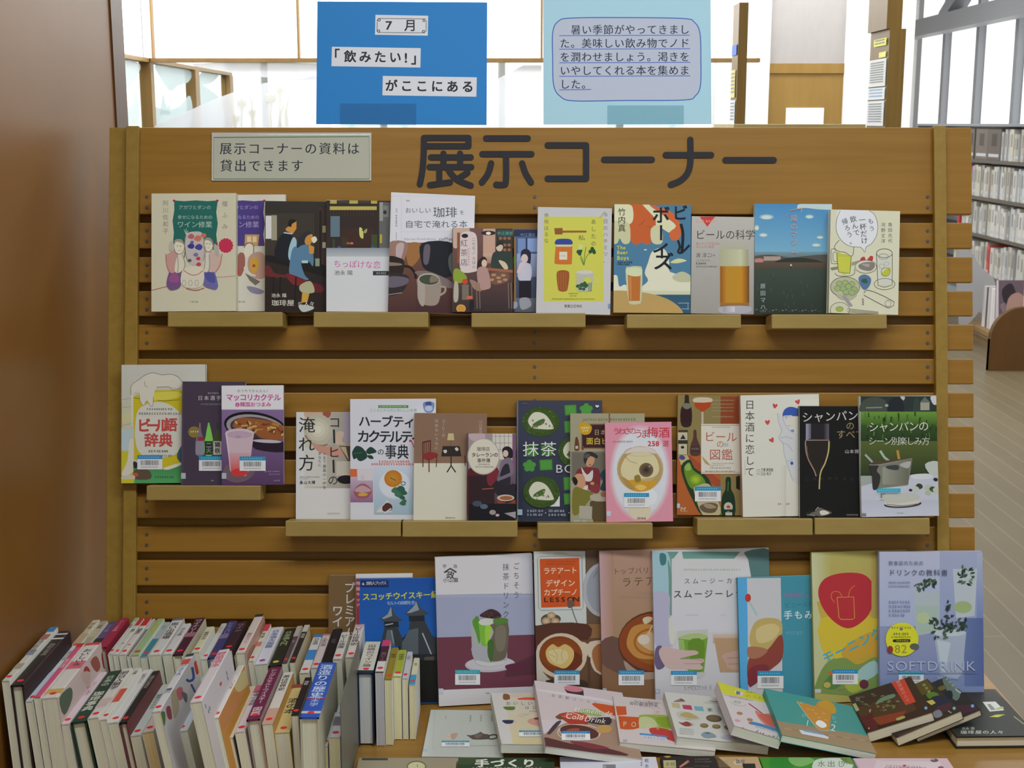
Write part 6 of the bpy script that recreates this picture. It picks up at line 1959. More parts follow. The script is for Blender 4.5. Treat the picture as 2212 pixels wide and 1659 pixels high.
def art_gochiso(a):
    a.crop(*T1)
    a.R(1190, 110, 2220, 1600, 'bab9bf'); a.P([(1195, 530), (2190, 510), (2190, 930), (1210, 955)], '8c92ac'); a.Gr(1205, 535, 2190, 560, '989cb4', '8c92ac')
    a.P([(1208, 955), (2195, 925), (2200, 1440), (1218, 1478)], '603442'); a.P([(1900, 1250), (2200, 1120), (2200, 1320), (1900, 1350)], '502c38')
    a.T(1270, 225, 42, '宇治', '4c4a48', .012, 1, -1, 106); a.L([(1288, 308), (1348, 268), (1410, 305)], 16, '3c3a38'); a.T(1308, 290, 84, '政', '34322f', .016); a.T(1275, 360, 48, '小山園', '4c4a48', .014, 1, -1, 52)
    a.V(1868, 215, 76, '抹茶ドリンク', '4c4a50', -.004, 94, .9); a.V(1975, 205, 74, 'ごちそう', '4c4a50', -.006, 96, .85); a.DV(2062, 210, 480, 26, '9c9cac'); a.DV(2135, 215, 410, 24, '7c7c84')
    a.E(1745, 1222, 250, 78, 'a2a0a8', -2); a.E(1745, 1212, 236, 66, 'aca9b2', -2); a.S([(1900, 1230), (2100, 1200), (2150, 1240), (1950, 1290)], '54263a', 3)
    a.P([(1552, 770), (1920, 775), (1915, 1170), (1880, 1210), (1600, 1210), (1565, 1120)], '96989a'); a.S([(1565, 1040), (1720, 1030), (1740, 1180), (1620, 1200), (1580, 1150)], '94969e', 3)
    a.S([(1580, 770), (1650, 800), (1640, 1020), (1600, 900), (1570, 820)], '4c8430', 3); a.S([(1640, 790), (1740, 830), (1730, 1020), (1660, 1030), (1640, 900)], '6ca038', 3); a.S([(1700, 830), (1760, 800), (1740, 960), (1700, 1020)], '88b43c', 3)
    a.S([(1740, 800), (1920, 790), (1915, 1100), (1860, 1180), (1740, 1180), (1720, 1040), (1780, 900)], '5c5648', 3); a.S([(1800, 860), (1900, 850), (1890, 1060), (1810, 1080)], '6c665a', 3); a.S([(1720, 1000), (1780, 990), (1770, 1170), (1740, 1180)], '3c5c2c', 3)
    a.S([(1630, 790), (1720, 760), (1800, 790), (1740, 830), (1660, 830)], 'b4b8b0', 3); a.S([(1590, 760), (1620, 740), (1640, 790), (1600, 800)], '507c34', 3); a.S([(1780, 770), (1900, 760), (1920, 800), (1800, 830)], '4c7034', 3)
    a.S([(1640, 740), (1700, 690), (1760, 670), (1830, 700), (1855, 750), (1760, 765)], '3c2a2e', 3)
    rnd = random.Random(2)
    for i in range(14):
        a.E(rnd.uniform(1670, 1830), rnd.uniform(700, 752), 16, 12, rnd.choice(('4c3438', '2c2024', '442c30')))
    a.S([(1605, 1180), (1750, 1205), (1890, 1185), (1880, 1220), (1740, 1245), (1620, 1220)], 'b0b0b4', 3); a.R(1228, 1462, 1280, 1515, 'a8b0b8'); a.D(1700, 1500, 1730, 14, '7c7c84')
    a.Gh(2060, 115, 2200, 520, 'b8b8c2', 'a4a6b4')


def art_latte(a):
    a.crop(*T2)
    a.R(90, 80, 1100, 1600, '5a4030'); a.R(630, 80, 1100, 810, '5a4a3c'); a.P([(100, 90), (618, 95), (632, 820), (120, 835)], 'adb3b3')
    a.E(790, 480, 200, 270, '9a9ca4'); a.E(800, 480, 170, 240, '848a94'); a.L([(700, 360), (720, 320), (735, 300)], 8, '646a70'); a.R(640, 820, 1100, 960, '7c5c3c')
    a.S([(300, 130), (350, 100), (420, 110), (460, 130)], '9ca89c', 3)
    a.L([(165, 150), (565, 140), (585, 160), (598, 655), (580, 675), (180, 685), (155, 665), (142, 170)], 5, '6c706c', 0, True)
    a.P([(165, 172), (558, 162), (570, 645), (180, 658)], 'b04a20'); a.D(235, 190, 520, 16, '8c3c1c'); a.D(230, 215, 505, 16, '8c3420')
    a.T(198, 255, 72, 'ラテアート', 'd0b8a0', .014, .98, -1, 68); a.T(350, 325, 40, '&', '8c3c24'); a.T(222, 378, 74, 'デザイン', 'd0b8a0', .014, 1.0, -1); a.T(202, 470, 72, 'カプチーノ', 'd0b8a0', .014, .98, -1, 68); a.T(204, 545, 64, 'LESSON', '3c241c', .03, 1.35, -1, 58)
    a.S([(440, 590), (500, 590), (510, 640), (450, 660)], '5c4a40', 3); a.L([(480, 650), (510, 740), (540, 815)], 12, '6c6c68')
    a.S([(180, 760), (240, 720), (340, 730), (375, 770), (330, 830), (200, 830)], '4c4434', 3)
    for x, y, r in ((280, 735, 42), (230, 790, 44), (320, 795, 44)):
        a.Er(x, y, r, r * .85, 'b4a088', '947c64')
    a.S([(120, 840), (640, 820), (640, 980), (400, 940), (200, 980), (120, 1100)], '4a2c22', 3)
    a.E(380, 1135, 255, 225, 'b0a490'); a.S([(560, 1000), (640, 1020), (640, 1140), (590, 1080)], 'b4a894', 3); a.S([(130, 1090), (180, 1030), (200, 1300), (330, 1420), (130, 1440)], 'a8a498', 3)
    a.E(375, 1132, 216, 190, '6c3418', 10); a.Er(370, 1110, 206, 150, '84441c', '743a18'); a.E(440, 1180, 150, 100, '5c2a18')
    a.S([(225, 1090), (290, 1020), (350, 1050), (420, 1020), (500, 1080), (495, 1180), (420, 1260), (330, 1240), (250, 1190)], 'b49c60', 4); a.S([(250, 1100), (330, 1070), (420, 1080), (450, 1150), (380, 1220), (290, 1190)], 'b8ac80', 4)
    for q in ([(290, 1060), (340, 1130), (330, 1200)], [(400, 1060), (380, 1130), (400, 1190)], [(260, 1120), (320, 1150)]):
        a.L(q, 5, '9c8450', 3)
    a.S([(640, 1020), (760, 980), (900, 980), (1100, 1050), (1100, 1400), (760, 1320), (670, 1200)], 'b4a898', 3); a.S([(690, 1080), (780, 1010), (1000, 1040), (1000, 1250), (770, 1300), (700, 1200)], '8c5c38', 3)
    a.S([(230, 1380), (500, 1360), (640, 1400), (640, 1470), (300, 1470)], '3a2c24', 3); a.R(645, 1150, 670, 1480, '4c3828')


def art_barista(a):
    a.crop(*T2)
    a.Gr(750, 80, 1800, 1000, '9c7e70', '8c7258'); a.Gr(750, 990, 1800, 1560, '6c5244', '78583c'); a.Gh(755, 90, 900, 1000, 'a88a92', '94765f')
    a.S([(770, 1000), (950, 960), (1100, 1300), (1000, 1330), (770, 1200)], '5c443c', 3)
    a.T(890, 262, 70, 'トップバリスタの', '5c4c3c', .002, 1, -2, 74); a.T(978, 355, 100, 'ラテアート', '54442f', .004, 1, -3, 118); a.D(1110, 505, 1290, 18, '8c7464'); a.D(940, 545, 1290, 18, '8c7464')
    a.E(1330, 1010, 385, 320, '4c2c20'); a.E(1335, 1000, 380, 292, '783c1c'); a.Er(1340, 1000, 300, 230, '946028', '804c20'); a.S([(1030, 1000), (1080, 860), (1200, 820), (1340, 840), (1500, 900), (1500, 1150), (1340, 1170), (1150, 1160), (1060, 1090)], 'a4763c', 4)
    a.ring(1290, 1000, 180, 130, 22, '8c5424'); a.S([(1140, 980), (1200, 940), (1250, 900), (1300, 930), (1320, 1080), (1220, 1060)], 'b09a7c', 4); a.S([(1190, 770), (1240, 745), (1290, 760), (1260, 800), (1210, 820)], 'b4a890', 3); a.L([(1290, 830), (1240, 920)], 14, 'b4a48c'); a.E(1200, 975, 60, 50, 'b8b0a4')
    a.S([(1000, 1180), (1150, 1290), (1330, 1300), (1330, 1360), (1090, 1360)], '8c7c70', 3); a.R(780, 1460, 830, 1500, '98a8b8')


def art_smoothie(a):
    a.crop(*T2)
    a.R(1280, 80, 2480, 1600, 'b2b2b8'); a.Gr(1290, 100, 2480, 330, '5c847c', '74a0a0')
    a.S([(1290, 100), (1440, 110), (1470, 300), (1470, 520), (1380, 530), (1300, 520)], '8cacb8', 3); a.S([(1360, 120), (1420, 130), (1420, 220), (1370, 230)], '3c6c70', 3); a.S([(1440, 180), (1480, 330), (1480, 560), (1490, 720), (1450, 700), (1450, 400)], '64847c', 3)
    a.Gr(1480, 170, 2300, 900, 'b8b8bc', 'b6b6c0'); a.P([(1550, 100), (1580, 100), (1600, 200), (1480, 190)], 'b8b8bc'); a.P([(2170, 90), (2200, 90), (2240, 180), (2100, 170)], 'b8b8bc'); a.S([(2210, 100), (2480, 90), (2480, 420), (2300, 420), (2240, 180)], '4c6c6c', 3)
    a.S([(1290, 520), (1450, 520), (1460, 720), (1500, 900), (1510, 1020), (1420, 1060), (1320, 1040), (1300, 800)], '9c9cb4', 4); a.S([(1450, 760), (1500, 820), (1510, 1010), (1460, 1000)], 'b8b8b0', 3); a.S([(1320, 1060), (1380, 1040), (1370, 1160), (1410, 1240), (1340, 1275), (1310, 1200)], '5c5070', 3)
    a.D(1600, 268, 2160, 22, '8cac98'); a.T(1600, 362, 62, 'スムージーカフェの', '484c58', .008, 1, -.5, 84); a.T(1492, 478, 88, 'スムージーレシピ', '3c4048', .012, 1, -.5, 103); a.D(1615, 725, 1740, 14, '9ca0ac'); a.D(1965, 722, 2020, 14, '9ca0ac')
    a.P([(1535, 890), (1840, 870), (1800, 1330), (1640, 1340), (1560, 1200)], 'a8aca8'); a.P([(1545, 960), (1838, 950), (1800, 1300), (1660, 1310), (1570, 1180)], '668c38'); a.S([(1545, 960), (1640, 920), (1780, 915), (1838, 950), (1760, 980), (1640, 975)], '94a870', 3); a.S([(1640, 1000), (1800, 990), (1780, 1280), (1700, 1290)], '587c28', 3); a.P([(1545, 970), (1600, 980), (1620, 1150), (1580, 1160)], '80a05c')
    skin = 'b09a98'
    a.S([(1350, 1100), (1400, 1040), (1480, 1060), (1600, 1080), (1720, 1085), (1735, 1120), (1600, 1150), (1560, 1170), (1780, 1165), (1795, 1200), (1760, 1215), (1790, 1250), (1760, 1275), (1640, 1270), (1480, 1270), (1400, 1220)], skin, 4); a.L([(1560, 1165), (1700, 1170), (1790, 1185)], 6, '8c7070', 3); a.L([(1600, 1215), (1780, 1215)], 6, '947878', 3)
    a.S([(1660, 1310), (1810, 1300), (1790, 1345), (1700, 1365)], 'a8aaa8', 3)
    a.Gr(1890, 920, 2480, 1010, 'b2a49c', 'a88c70'); a.P([(1900, 960), (2300, 960), (2280, 1300), (1960, 1300)], 'a08468'); a.S([(2010, 1110), (2480, 1060), (2480, 1280), (2080, 1270), (2020, 1210)], 'a88c80', 3); a.L([(2030, 1160), (2300, 1150)], 6, '8c6c60'); a.L([(2040, 1220), (2300, 1210)], 6, '8c6c60')
    a.T(1600, 1425, 58, 'SMOOTHIE CAFE', '8c8e94', -.012, .9, -.5, 36); a.R(1312, 1470, 1362, 1512, '8c94b0'); a.R(1322, 1480, 1352, 1502, 'b0b4c4')


def art_temomi(a):
    a.crop(*T3)
    a.R(60, 250, 1000, 1200, '3c8094'); a.Gh(560, 265, 660, 1200, '3c8094', '347080'); a.R(80, 265, 160, 1200, '4c94c4'); a.P([(148, 268), (395, 265), (410, 1120), (160, 1150)], 'aeb0b6')
    a.E(155, 412, 22, 30, 'a83430'); a.L([(165, 440), (220, 540)], 14, '8cacac'); a.S([(200, 600), (280, 560), (395, 580), (400, 700), (340, 770), (210, 800), (165, 720)], 'a8945c', 4); a.S([(220, 640), (330, 600), (390, 640), (330, 720), (230, 740)], 'b8a878', 4)
    a.S([(160, 860), (290, 800), (400, 680), (408, 850), (320, 940), (170, 1060)], '7c3c34', 4); a.S([(160, 770), (300, 790), (240, 850), (160, 850)], '946450', 3); a.S([(160, 940), (250, 900), (310, 930), (170, 1070)], '702c34', 3)
    a.T(415, 372, 40, '自家製ジュース', '8c5c8c', .01, 1, 0, 38); a.T(420, 445, 44, 'ビニール袋で', '2c6874', 0, 1, -3, 44); a.T(415, 505, 66, '手もみ', 'b8c8cc', .016, 1, -1, 76); a.D(430, 655, 545, 26, '5c94a4')


def art_morning(a):
    a.crop(*T3)
    a.Gr(610, 70, 1400, 480, 'a09a58', 'a08c50'); a.Gh(620, 80, 760, 480, 'b0b494', 'a09a58'); a.Gr(620, 440, 1400, 820, 'a89048', 'b89c34'); a.P([(625, 300), (700, 620), (740, 860), (640, 1080), (630, 600)], 'a8ac84'); a.S([(690, 560), (1110, 560), (1110, 780), (900, 860), (730, 860)], 'b8a434', 3); a.S([(850, 780), (1110, 650), (1110, 860), (900, 900)], 'b08c34', 3)
    a.S([(670, 360), (720, 270), (850, 230), (1000, 240), (1075, 320), (1080, 430), (1020, 560), (900, 635), (790, 590), (700, 480)], 'a02c34', 5)
    a.L([(808, 408), (930, 405), (936, 560), (918, 570), (838, 570), (822, 556), (808, 408)], 6, 'b8803c'); a.L([(790, 445), (765, 410), (775, 370), (820, 368), (845, 400)], 6, 'b8683c', 3); a.L([(890, 405), (905, 350), (940, 320)], 6, 'b8683c', 3)
    a.T(684, 822, 92, 'モーニング', '3c94ac', .024, 1.0, -26, 98)
    a.T(770, 905, 48, 'vegetable juice', '8c9434', 0, .9, -20); a.T(850, 912, 48, 'power up juice', '8c9434', 0, .9, -20); a.T(950, 935, 40, 'fruit juice', '4c8c7c', 0, .9, -20); a.T(965, 945, 38, 'Drinks &', '4c9cac', .004, .9, -14)
    a.S([(640, 1080), (720, 900), (860, 850), (960, 900), (1110, 850), (1110, 1110), (660, 1110)], '6c8448', 4); a.S([(700, 1060), (780, 960), (860, 1000), (800, 1080)], '4c7440', 3); a.S([(960, 950), (1080, 870), (1110, 960), (980, 1030)], '8cacac', 3)
    a.S([(860, 1040), (960, 1000), (1010, 1060), (920, 1110)], '94a040', 3); a.E(760, 965, 16, 14, 'b85c34'); a.E(1005, 1045, 34, 34, '5c2c3c'); a.E(735, 1050, 26, 22, 'a89a50'); a.D(820, 1078, 860, 16, '8c5c5c'); a.R(645, 1080, 690, 1108, 'a8b0b4')
    a.Gh(1060, 80, 1400, 560, 'a08c4c', '8c7c48')


def leaves(a, cx, cy, rx, ry, n, seed, cols=('2c4034', '3c5440', '24342c', '4c6448')):
    rnd = random.Random(seed)
    for i in range(n):
        t, k = rnd.uniform(0, 6.28), math.sqrt(rnd.random())
        x, y, r = cx + rx * k * math.cos(t), cy + ry * k * math.sin(t), rnd.uniform(12, 26)
        q = rnd.uniform(0, 3)
        a.P([(x - r * math.cos(q), y - r * math.sin(q)), (x + r * .45 * math.sin(q), y - r * .45 * math.cos(q)), (x + r * math.cos(q), y + r * math.sin(q)), (x - r * .45 * math.sin(q), y + r * .45 * math.cos(q))], rnd.choice(cols))


def art_soft(a):
    a.crop(*T3)
    a.Gr(1100, 60, 1900, 600, '9098b4', '8490b4'); a.Gr(1100, 590, 1900, 1200, '8088a8', '6c7ca4'); a.Gr(1120, 70, 1560, 620, 'a4a8c0', '94a0be'); a.Gh(1740, 560, 1900, 1060, '5c6c98', '4c5c8c'); a.R(1105, 70, 1120, 1120, '747c90')
    a.Gr(1830, 80, 1890, 560, '98a0b8', '6c7ca8')
    a.P([(1655, 200), (1835, 200), (1815, 545), (1680, 560)], 'a4aeb8'); a.E(1730, 480, 66, 44, '8ca070'); a.P([(1370, 370), (1560, 370), (1550, 660), (1390, 690)], '9ca8b0'); a.P([(1380, 470), (1555, 470), (1540, 650), (1400, 680)], '94a8a0'); a.E(1440, 560, 50, 40, 'a0b08c')
    a.P([(1515, 660), (1755, 660), (1725, 970), (1680, 1010), (1560, 970)], '94a0b4'); a.P([(1540, 720), (1640, 740), (1600, 960), (1570, 940)], 'a8b4c0'); a.E(1635, 668, 118, 26, 'a8b4bc')
    leaves(a, 1750, 250, 60, 70, 26, 1); leaves(a, 1455, 320, 80, 44, 26, 2); leaves(a, 1630, 600, 140, 60, 50, 3, ('20302c', '2c4034', '384c40')); leaves(a, 1615, 460, 20, 50, 7, 4); leaves(a, 1560, 680, 80, 30, 10, 5); leaves(a, 1480, 300, 80, 20, 8, 6)
    a.T(1182, 138, 36, '飲食店のための', '5c6078', .002, 1, 0, 37); a.T(1182, 200, 50, 'ドリンクの教科書', '484c60', .006, 1, .3, 55); a.D(1185, 290, 1340, 16, '7480a0'); a.D(1185, 318, 1330, 14, '7480a0')
    for y in (430, 462, 494, 526):
        a.D(1185, y, 1335 if y < 500 else 1290, 20, '7c84a4')
    a.E(1282, 715, 120, 124, 'c0c02c'); a.E(1195, 790, 22, 28, '7c3434'); a.E(1372, 768, 34, 24, '54584c'); a.D(1218, 665, 1335, 20, '5c5c2c'); a.D(1205, 690, 1350, 16, '6c6c2c'); a.S([(1222, 715), (1335, 713), (1340, 725), (1335, 735), (1222, 736), (1216, 725)], '2c2c28', 2); a.D(1240, 718, 1320, 13, 'a8a83c'); a.T(1226, 740, 84, '82', '84842c', -.012, 1.05); a.E(1275, 640, 10, 10, '3c5c8c'); a.D(1205, 620, 1345, 18, '84842c')
    a.T(1172, 856, 100, 'SOFTDRINK', '9aa4be', 0, 1.12); a.R(1170, 960, 1830, 964, '5c6480')
    a.D(1540, 985, 1690, 22, 'a0acc0')


R3 = [
    ('brown wine book with big white katakana, behind spines at table left', (709, 1243), (709, 1498), (850, 1499), .0024, .0024, .010, '6a5436', art_premier, dict(bind='R')),
    ('plain white book edge peeking out above the blue whisky book', (769, 1241), (770, 1500), (893, 1501), .0135, .009, .007, 'bcbcbe', art_whitebehind, dict(bind='L')),
    ('blue whisky travel book with pagoda roofs and red spine edge', (769, 1251), (771, 1508), (962, 1502), .0225, .0155, .008, '1c4a96', art_scotch, dict(bind='L')),
    ('white and maroon matcha drink book with green layered glass', (941, 1205), (948, 1511), (1158, 1503), .0255, .003, .012, 'bab9bf', art_gochiso, dict(bind='L', barcode=(983, 1447, 1037, 1479, '3a8f9c'))),
    ('latte lesson book with orange title plate and cappuccino cup', (1152, 1192), (1160, 1500), (1370, 1497), .0195, .001, .009, '5a4030', art_latte, dict(bind='L', barcode=(1197, 1448, 1252, 1479))),
    ('tan barista latte art book with large swirled cup', (1294, 1191), (1302, 1502), (1517, 1500), .0195, .000, .009, '8c6f60', art_barista, dict(bind='L', barcode=(1336, 1448, 1391, 1480, '2a7cac'))),
    ('white smoothie cafe book held glass of green drink and apron', (1411, 1191), (1416, 1503), (1668, 1497), .0195, .000, .009, 'b2b2b8', art_smoothie, dict(bind='L', barcode=(1449, 1449, 1505, 1480, '2a7cac'))),
    ('teal hand kneaded juice book with white left photo strip', (1594, 1249), (1600, 1502), (1792, 1500), .0175, .000, .008, '3c8094', art_temomi, dict(bind='L', barcode=(1636, 1449, 1692, 1487))),
    ('yellow morning juice book with big red blob and glass icon', (1752, 1194), (1760, 1500), (1967, 1497), .0145, .000, .009, 'a09a58', art_morning, dict(bind='L', barcode=(1798, 1446, 1853, 1478, '2a7cac'))),
    ('lavender blue soft drink textbook with yellow disc, tallest at right', (1897, 1192), (1901, 1500), (2126, 1498), .016, .0135, .011, '8890b0', art_soft, dict(bind='L', barcode=(1941, 1450, 1995, 1476, '3a90ac'))),
]


def run_table_rows(rows):
    for lab, tl, bl, br, oL, oR, t, base, art, kw in rows:
        # stands on the table: slide the lower corners down (or up) along the cover to the table top
        kw = dict(kw)
        A = pp(bl[0], bl[1], oL + t)
        B = pp(br[0], br[1], oR + t)
        u = (B - A)
        u.z = 0
        u.normalize()
        n = u.cross(PU).normalized()
        v = n.cross(u).normalized()
        q = hit(tl[0], tl[1], A, n) - A
        drop = (A.z - t * n.z * 1.0 - TZ) / v.z      # lowest edge is the back lower one
        A2 = A - v * (drop - .0004)
        make_book(A2, u, v, (B - A).dot(u), q.dot(v) + drop, t, base, art, lab, **kw)


run_table_rows(R3)

# ================================================================== books lying on the table
N1, N2, N3 = (890, 1440, .18535), (1290, 1440, .18535), (1680, 1420, .2405)


def art_teapot(a):
    a.crop(*N1)
    a.R(0, 400, 1400, 1200, 'a4a8a2'); a.Gh(100, 480, 260, 1060, 'b0b4b4', 'a4a8a2'); a.L([(270, 500), (240, 960), (300, 970)], 3, '8c908c')
    a.S([(635, 795), (690, 800), (770, 775), (800, 760), (830, 780), (900, 795), (900, 840), (840, 850), (720, 850), (680, 830)], '4c4440', 3); a.S([(720, 800), (790, 780), (820, 800), (760, 840)], '645a50', 3); a.L([(890, 810), (940, 795), (985, 800), (985, 830), (930, 845), (895, 840)], 15, '3c3634', 3)
    a.S([(380, 800), (440, 780), (450, 840), (410, 840)], 'b4a89c', 3); a.S([(450, 790), (535, 775), (510, 830), (470, 850)], 'a08878', 3); a.L([(390, 800), (470, 830), (530, 785)], 5, 'b48c80', 3)
    for x in (670, 790, 915):
        a.DV(x, 565, 640, 26, '7c807c')
    a.DV(385, 570, 600, 22, '8c908c'); a.D(680, 915, 980, 12, '94968c'); a.R(130, 960, 180, 990, '94a8c0')


def art_oishii(a):
    a.crop(*N1)
    a.Gr(900, 290, 2300, 930, 'b4b0aa', 'b4a880'); a.P([(910, 310), (1060, 310), (1180, 910), (1040, 910)], 'b2b0ae')
    a.S([(1062, 325), (1085, 315), (1105, 318), (1135, 330), (1140, 380), (1065, 385)], '744c2c', 2); a.P([(1225, 370), (1320, 358), (1640, 362), (1650, 392), (1240, 386)], 'b84c3c'); a.D(1290, 338, 1440, 18, 'b49484'); a.Gr(1140, 315, 1700, 355, 'b4a894', 'b4a894')
    a.T(1095, 405, 46, 'おいしい', '4c4644', .006, 1.2, 0, 84); a.T(1315, 455, 44, 'はじまり', '4c4644', .006, 1.2, 0, 84); a.D(1370, 512, 1450, 18, '7c7468')
    a.S([(1062, 470), (1110, 466), (1205, 470), (1195, 500), (1150, 508), (1090, 500)], '4c6c2c', 3); a.ring(1220, 484, 20, 12, 5, 'bcbcb4'); a.S([(1050, 628), (1120, 622), (1190, 628), (1170, 660), (1120, 668), (1080, 660)], '2c2c48', 3); a.ring(1200, 640, 18, 14, 5, 'a89ca0')
    a.S([(1345, 640), (1420, 600), (1700, 600), (1700, 700), (1450, 690)], 'b08478', 3); a.S([(1420, 600), (1500, 590), (1520, 610), (1440, 620)], '6c3438', 2); a.L([(1230, 580), (1280, 550), (1330, 560)], 8, 'b0a484', 3); a.L([(1260, 590), (1380, 545)], 4, '948c70')
    a.R(1020, 850, 1060, 900, 'a8a8c0')


def art_cold(a):
    a.crop(*N1)
    a.Gr(1400, 120, 3600, 620, 'b2aab0', 'b0a4a6')
    a.S([(1520, 800), (1900, 620), (2300, 600), (2700, 760), (2800, 1100), (1560, 930)], '8c7464', 3)
    a.E(1880, 255, 112, 32, 'b07880', 6); a.P([(1775, 265), (1995, 265), (2005, 350), (1870, 335), (1820, 320)], '3a2a30'); a.E(1885, 262, 108, 32, 'b06c7c', 6)
    a.S([(1440, 270), (1620, 310), (2200, 400), (2400, 450), (2400, 420), (2200, 370), (1620, 280)], 'bab6ba', 2)
    for i, c in enumerate('自家製コールド'):
        a.T(1625 + i * 82, 315 + i * 14, 38, c, '6c646c', 0, 1.2, 8)
    a.S([(1700, 570), (1760, 540), (1900, 530), (2020, 560), (2060, 600), (2030, 690), (1880, 685), (1790, 640)], '943428', 3); a.E(1900, 575, 130, 34, 'ac4c38', 4); a.S([(1670, 590), (1710, 565), (1760, 590), (1730, 620)], '5c4430', 3); a.L([(1740, 575), (1900, 610), (2050, 600)], 7, 'b87c6c', 3)
    a.S([(2100, 430), (2240, 440), (2600, 520), (2600, 600), (2300, 560), (2150, 480)], 'ac4a24', 3); a.S([(1930, 500), (2060, 500), (2240, 540), (2180, 580), (1960, 540)], '7c9458', 3); a.S([(2040, 620), (2300, 590), (2300, 680), (2080, 660)], '2c2a30', 3)
    a.L([(1800, 560), (1830, 530), (1880, 540), (1960, 570), (1980, 590), (1960, 580)], 6, 'c4bcb4', 3); a.T(1900, 455, 78, 'Homemade', 'c8c0b8', .004, 1.15, 7, None, .25); a.T(1800, 528, 88, 'Cold', 'c8c0b8', .004, 1.1, 6, None, .25); a.T(2020, 560, 88, 'Drink', 'c8c0b8', .004, 1.1, 7, None, .25)
    a.E(1945, 770, 250, 92, '9c8c84', 8); a.ring(1945, 770, 250, 92, 8, 'beb6b0'); a.E(1950, 765, 228, 80, '4c2c28', 8); a.S([(1800, 740), (1950, 720), (1900, 790)], '94402c', 3); a.E(2240, 730, 90, 50, 'a4824c')
    a.S([(1580, 770), (1680, 650), (1740, 640), (1640, 760), (1600, 790)], '3c3440', 3); a.S([(1540, 830), (1660, 850), (1860, 900), (2300, 960), (2500, 1040), (1560, 930)], '4c2c2c', 3); a.S([(1840, 880), (2000, 880), (2300, 950), (2100, 960)], '6c3038', 3)


def art_power(a):
    a.crop(*N2)
    a.Gr(150, 300, 1500, 1000, 'b0aaaa', 'b2a8a8')
    a.T(430, 382, 36, 'おいしくて飲みやすい', '4c4850', 0, .9, 4, 32); a.T(375, 398, 52, '10の最強野菜', '3c3840', .006, 1.1, 4.5); a.T(500, 450, 34, 'パワージュース', 'a85c60', 0, 1, 5, 34); a.T(655, 500, 52, '130', 'b07478', 0, 1.1, 5)
    a.P([(215, 460), (335, 462), (345, 560), (235, 570)], 'ac4c28'); a.Gr(225, 462, 330, 475, 'b46440', 'ac4c28'); a.P([(245, 575), (490, 590), (488, 730), (270, 735)], 'aa4a20'); a.S([(270, 725), (380, 740), (490, 715), (480, 735), (300, 745)], 'b4a8a4', 2)
    a.S([(490, 570), (620, 560), (840, 580), (870, 720), (700, 720), (560, 660), (500, 640)], '80943c', 3); a.S([(500, 590), (640, 600), (700, 700), (540, 720), (490, 700)], 'a4aa80', 3); a.S([(680, 600), (850, 600), (870, 700), (750, 700)], '708824', 3)
    a.S([(610, 720), (760, 720), (900, 770), (1000, 900), (820, 850), (650, 800)], 'a43434', 3); a.T(300, 625, 84, 'P', 'b8a894', -.02, 1); a.T(395, 630, 84, 'O', 'b8a894', -.02, .9); a.T(565, 650, 76, 'W', 'b0b090', -.02, .9); a.T(690, 665, 76, 'E', 'a4ac68', -.02, .9)
    a.P([(490, 775), (800, 805), (830, 822), (500, 795)], '2c78a8'); a.P([(530, 800), (800, 825), (830, 870), (545, 850)], 'b4b4bc'); a.D(545, 805, 780, 36, '8c98ac', 0, 5)
    a.R(300, 850, 350, 880, '8c94a4')


def art_tea(a):
    a.crop(*N2)
    a.Gr(770, 270, 2300, 1000, 'aeaeaa', 'b0b2ae')
    a.S([(885, 410), (950, 380), (980, 372), (1030, 405), (960, 412)], '7c6458', 3); a.S([(965, 385), (990, 374), (1005, 400)], '6c3028', 2); a.S([(1230, 420), (1300, 400), (1420, 405), (1420, 430), (1290, 435)], 'a4a49c', 3); a.S([(1290, 400), (1400, 405), (1390, 414)], '6c5c44', 2)
    a.P([(865, 422), (960, 428), (968, 490), (880, 475)], 'a09878'); a.P([(990, 445), (1095, 452), (1112, 506), (1005, 494)], '9c3450'); a.P([(1128, 460), (1232, 468), (1244, 522), (1140, 510)], '6494a4'); a.P([(1275, 480), (1345, 480), (1360, 530), (1285, 525)], '9ca498'); a.S([(1290, 490), (1330, 490), (1330, 520), (1300, 520)], '5c7468', 2)
    a.S([(920, 540), (980, 520), (1100, 540), (1190, 590), (1190, 620), (1040, 625), (950, 600)], 'a4a49c', 3); a.S([(960, 565), (1040, 530), (1120, 560), (1180, 605), (1060, 600)], '9c8c5c', 3); a.E(1360, 605, 92, 42, '54462f', 6); a.E(1355, 600, 74, 30, '64543c', 6)
    a.S([(945, 645), (990, 655), (1040, 640), (1080, 655), (1110, 680), (1070, 697), (1010, 690)], '7c3434', 3); a.ring(1110, 675, 20, 16, 5, '94908c')
    for x in (1247, 1388, 1530):
        a.E(x, 688 + (x - 1247) * .08, 50, 26, '6c5a34', 5); a.E(x - 6, 682 + (x - 1247) * .08, 34, 15, '7c6a40', 5)
    a.S([(1210, 790), (1260, 762), (1340, 775), (1390, 820), (1300, 835), (1240, 825)], '74848c', 3); a.S([(1250, 768), (1320, 775), (1290, 785)], '3c4c5c', 2)
    for y in (715, 735, 755, 775):
        a.D(960, y, 1120, 12, '8c8e8c', 0, 5)
    a.D(1040, 608, 1090, 10, '6c6c68', 0, 8); a.S([(1440, 820), (1560, 790), (1640, 830), (1500, 850)], '9c9cac', 3); a.S([(1510, 610), (1540, 640), (1520, 640)], '2c2c4c', 2)
    for y in (470, 495, 520):
        a.D(1400, y, 1480, 12, '8c8e8c', 0, 6)


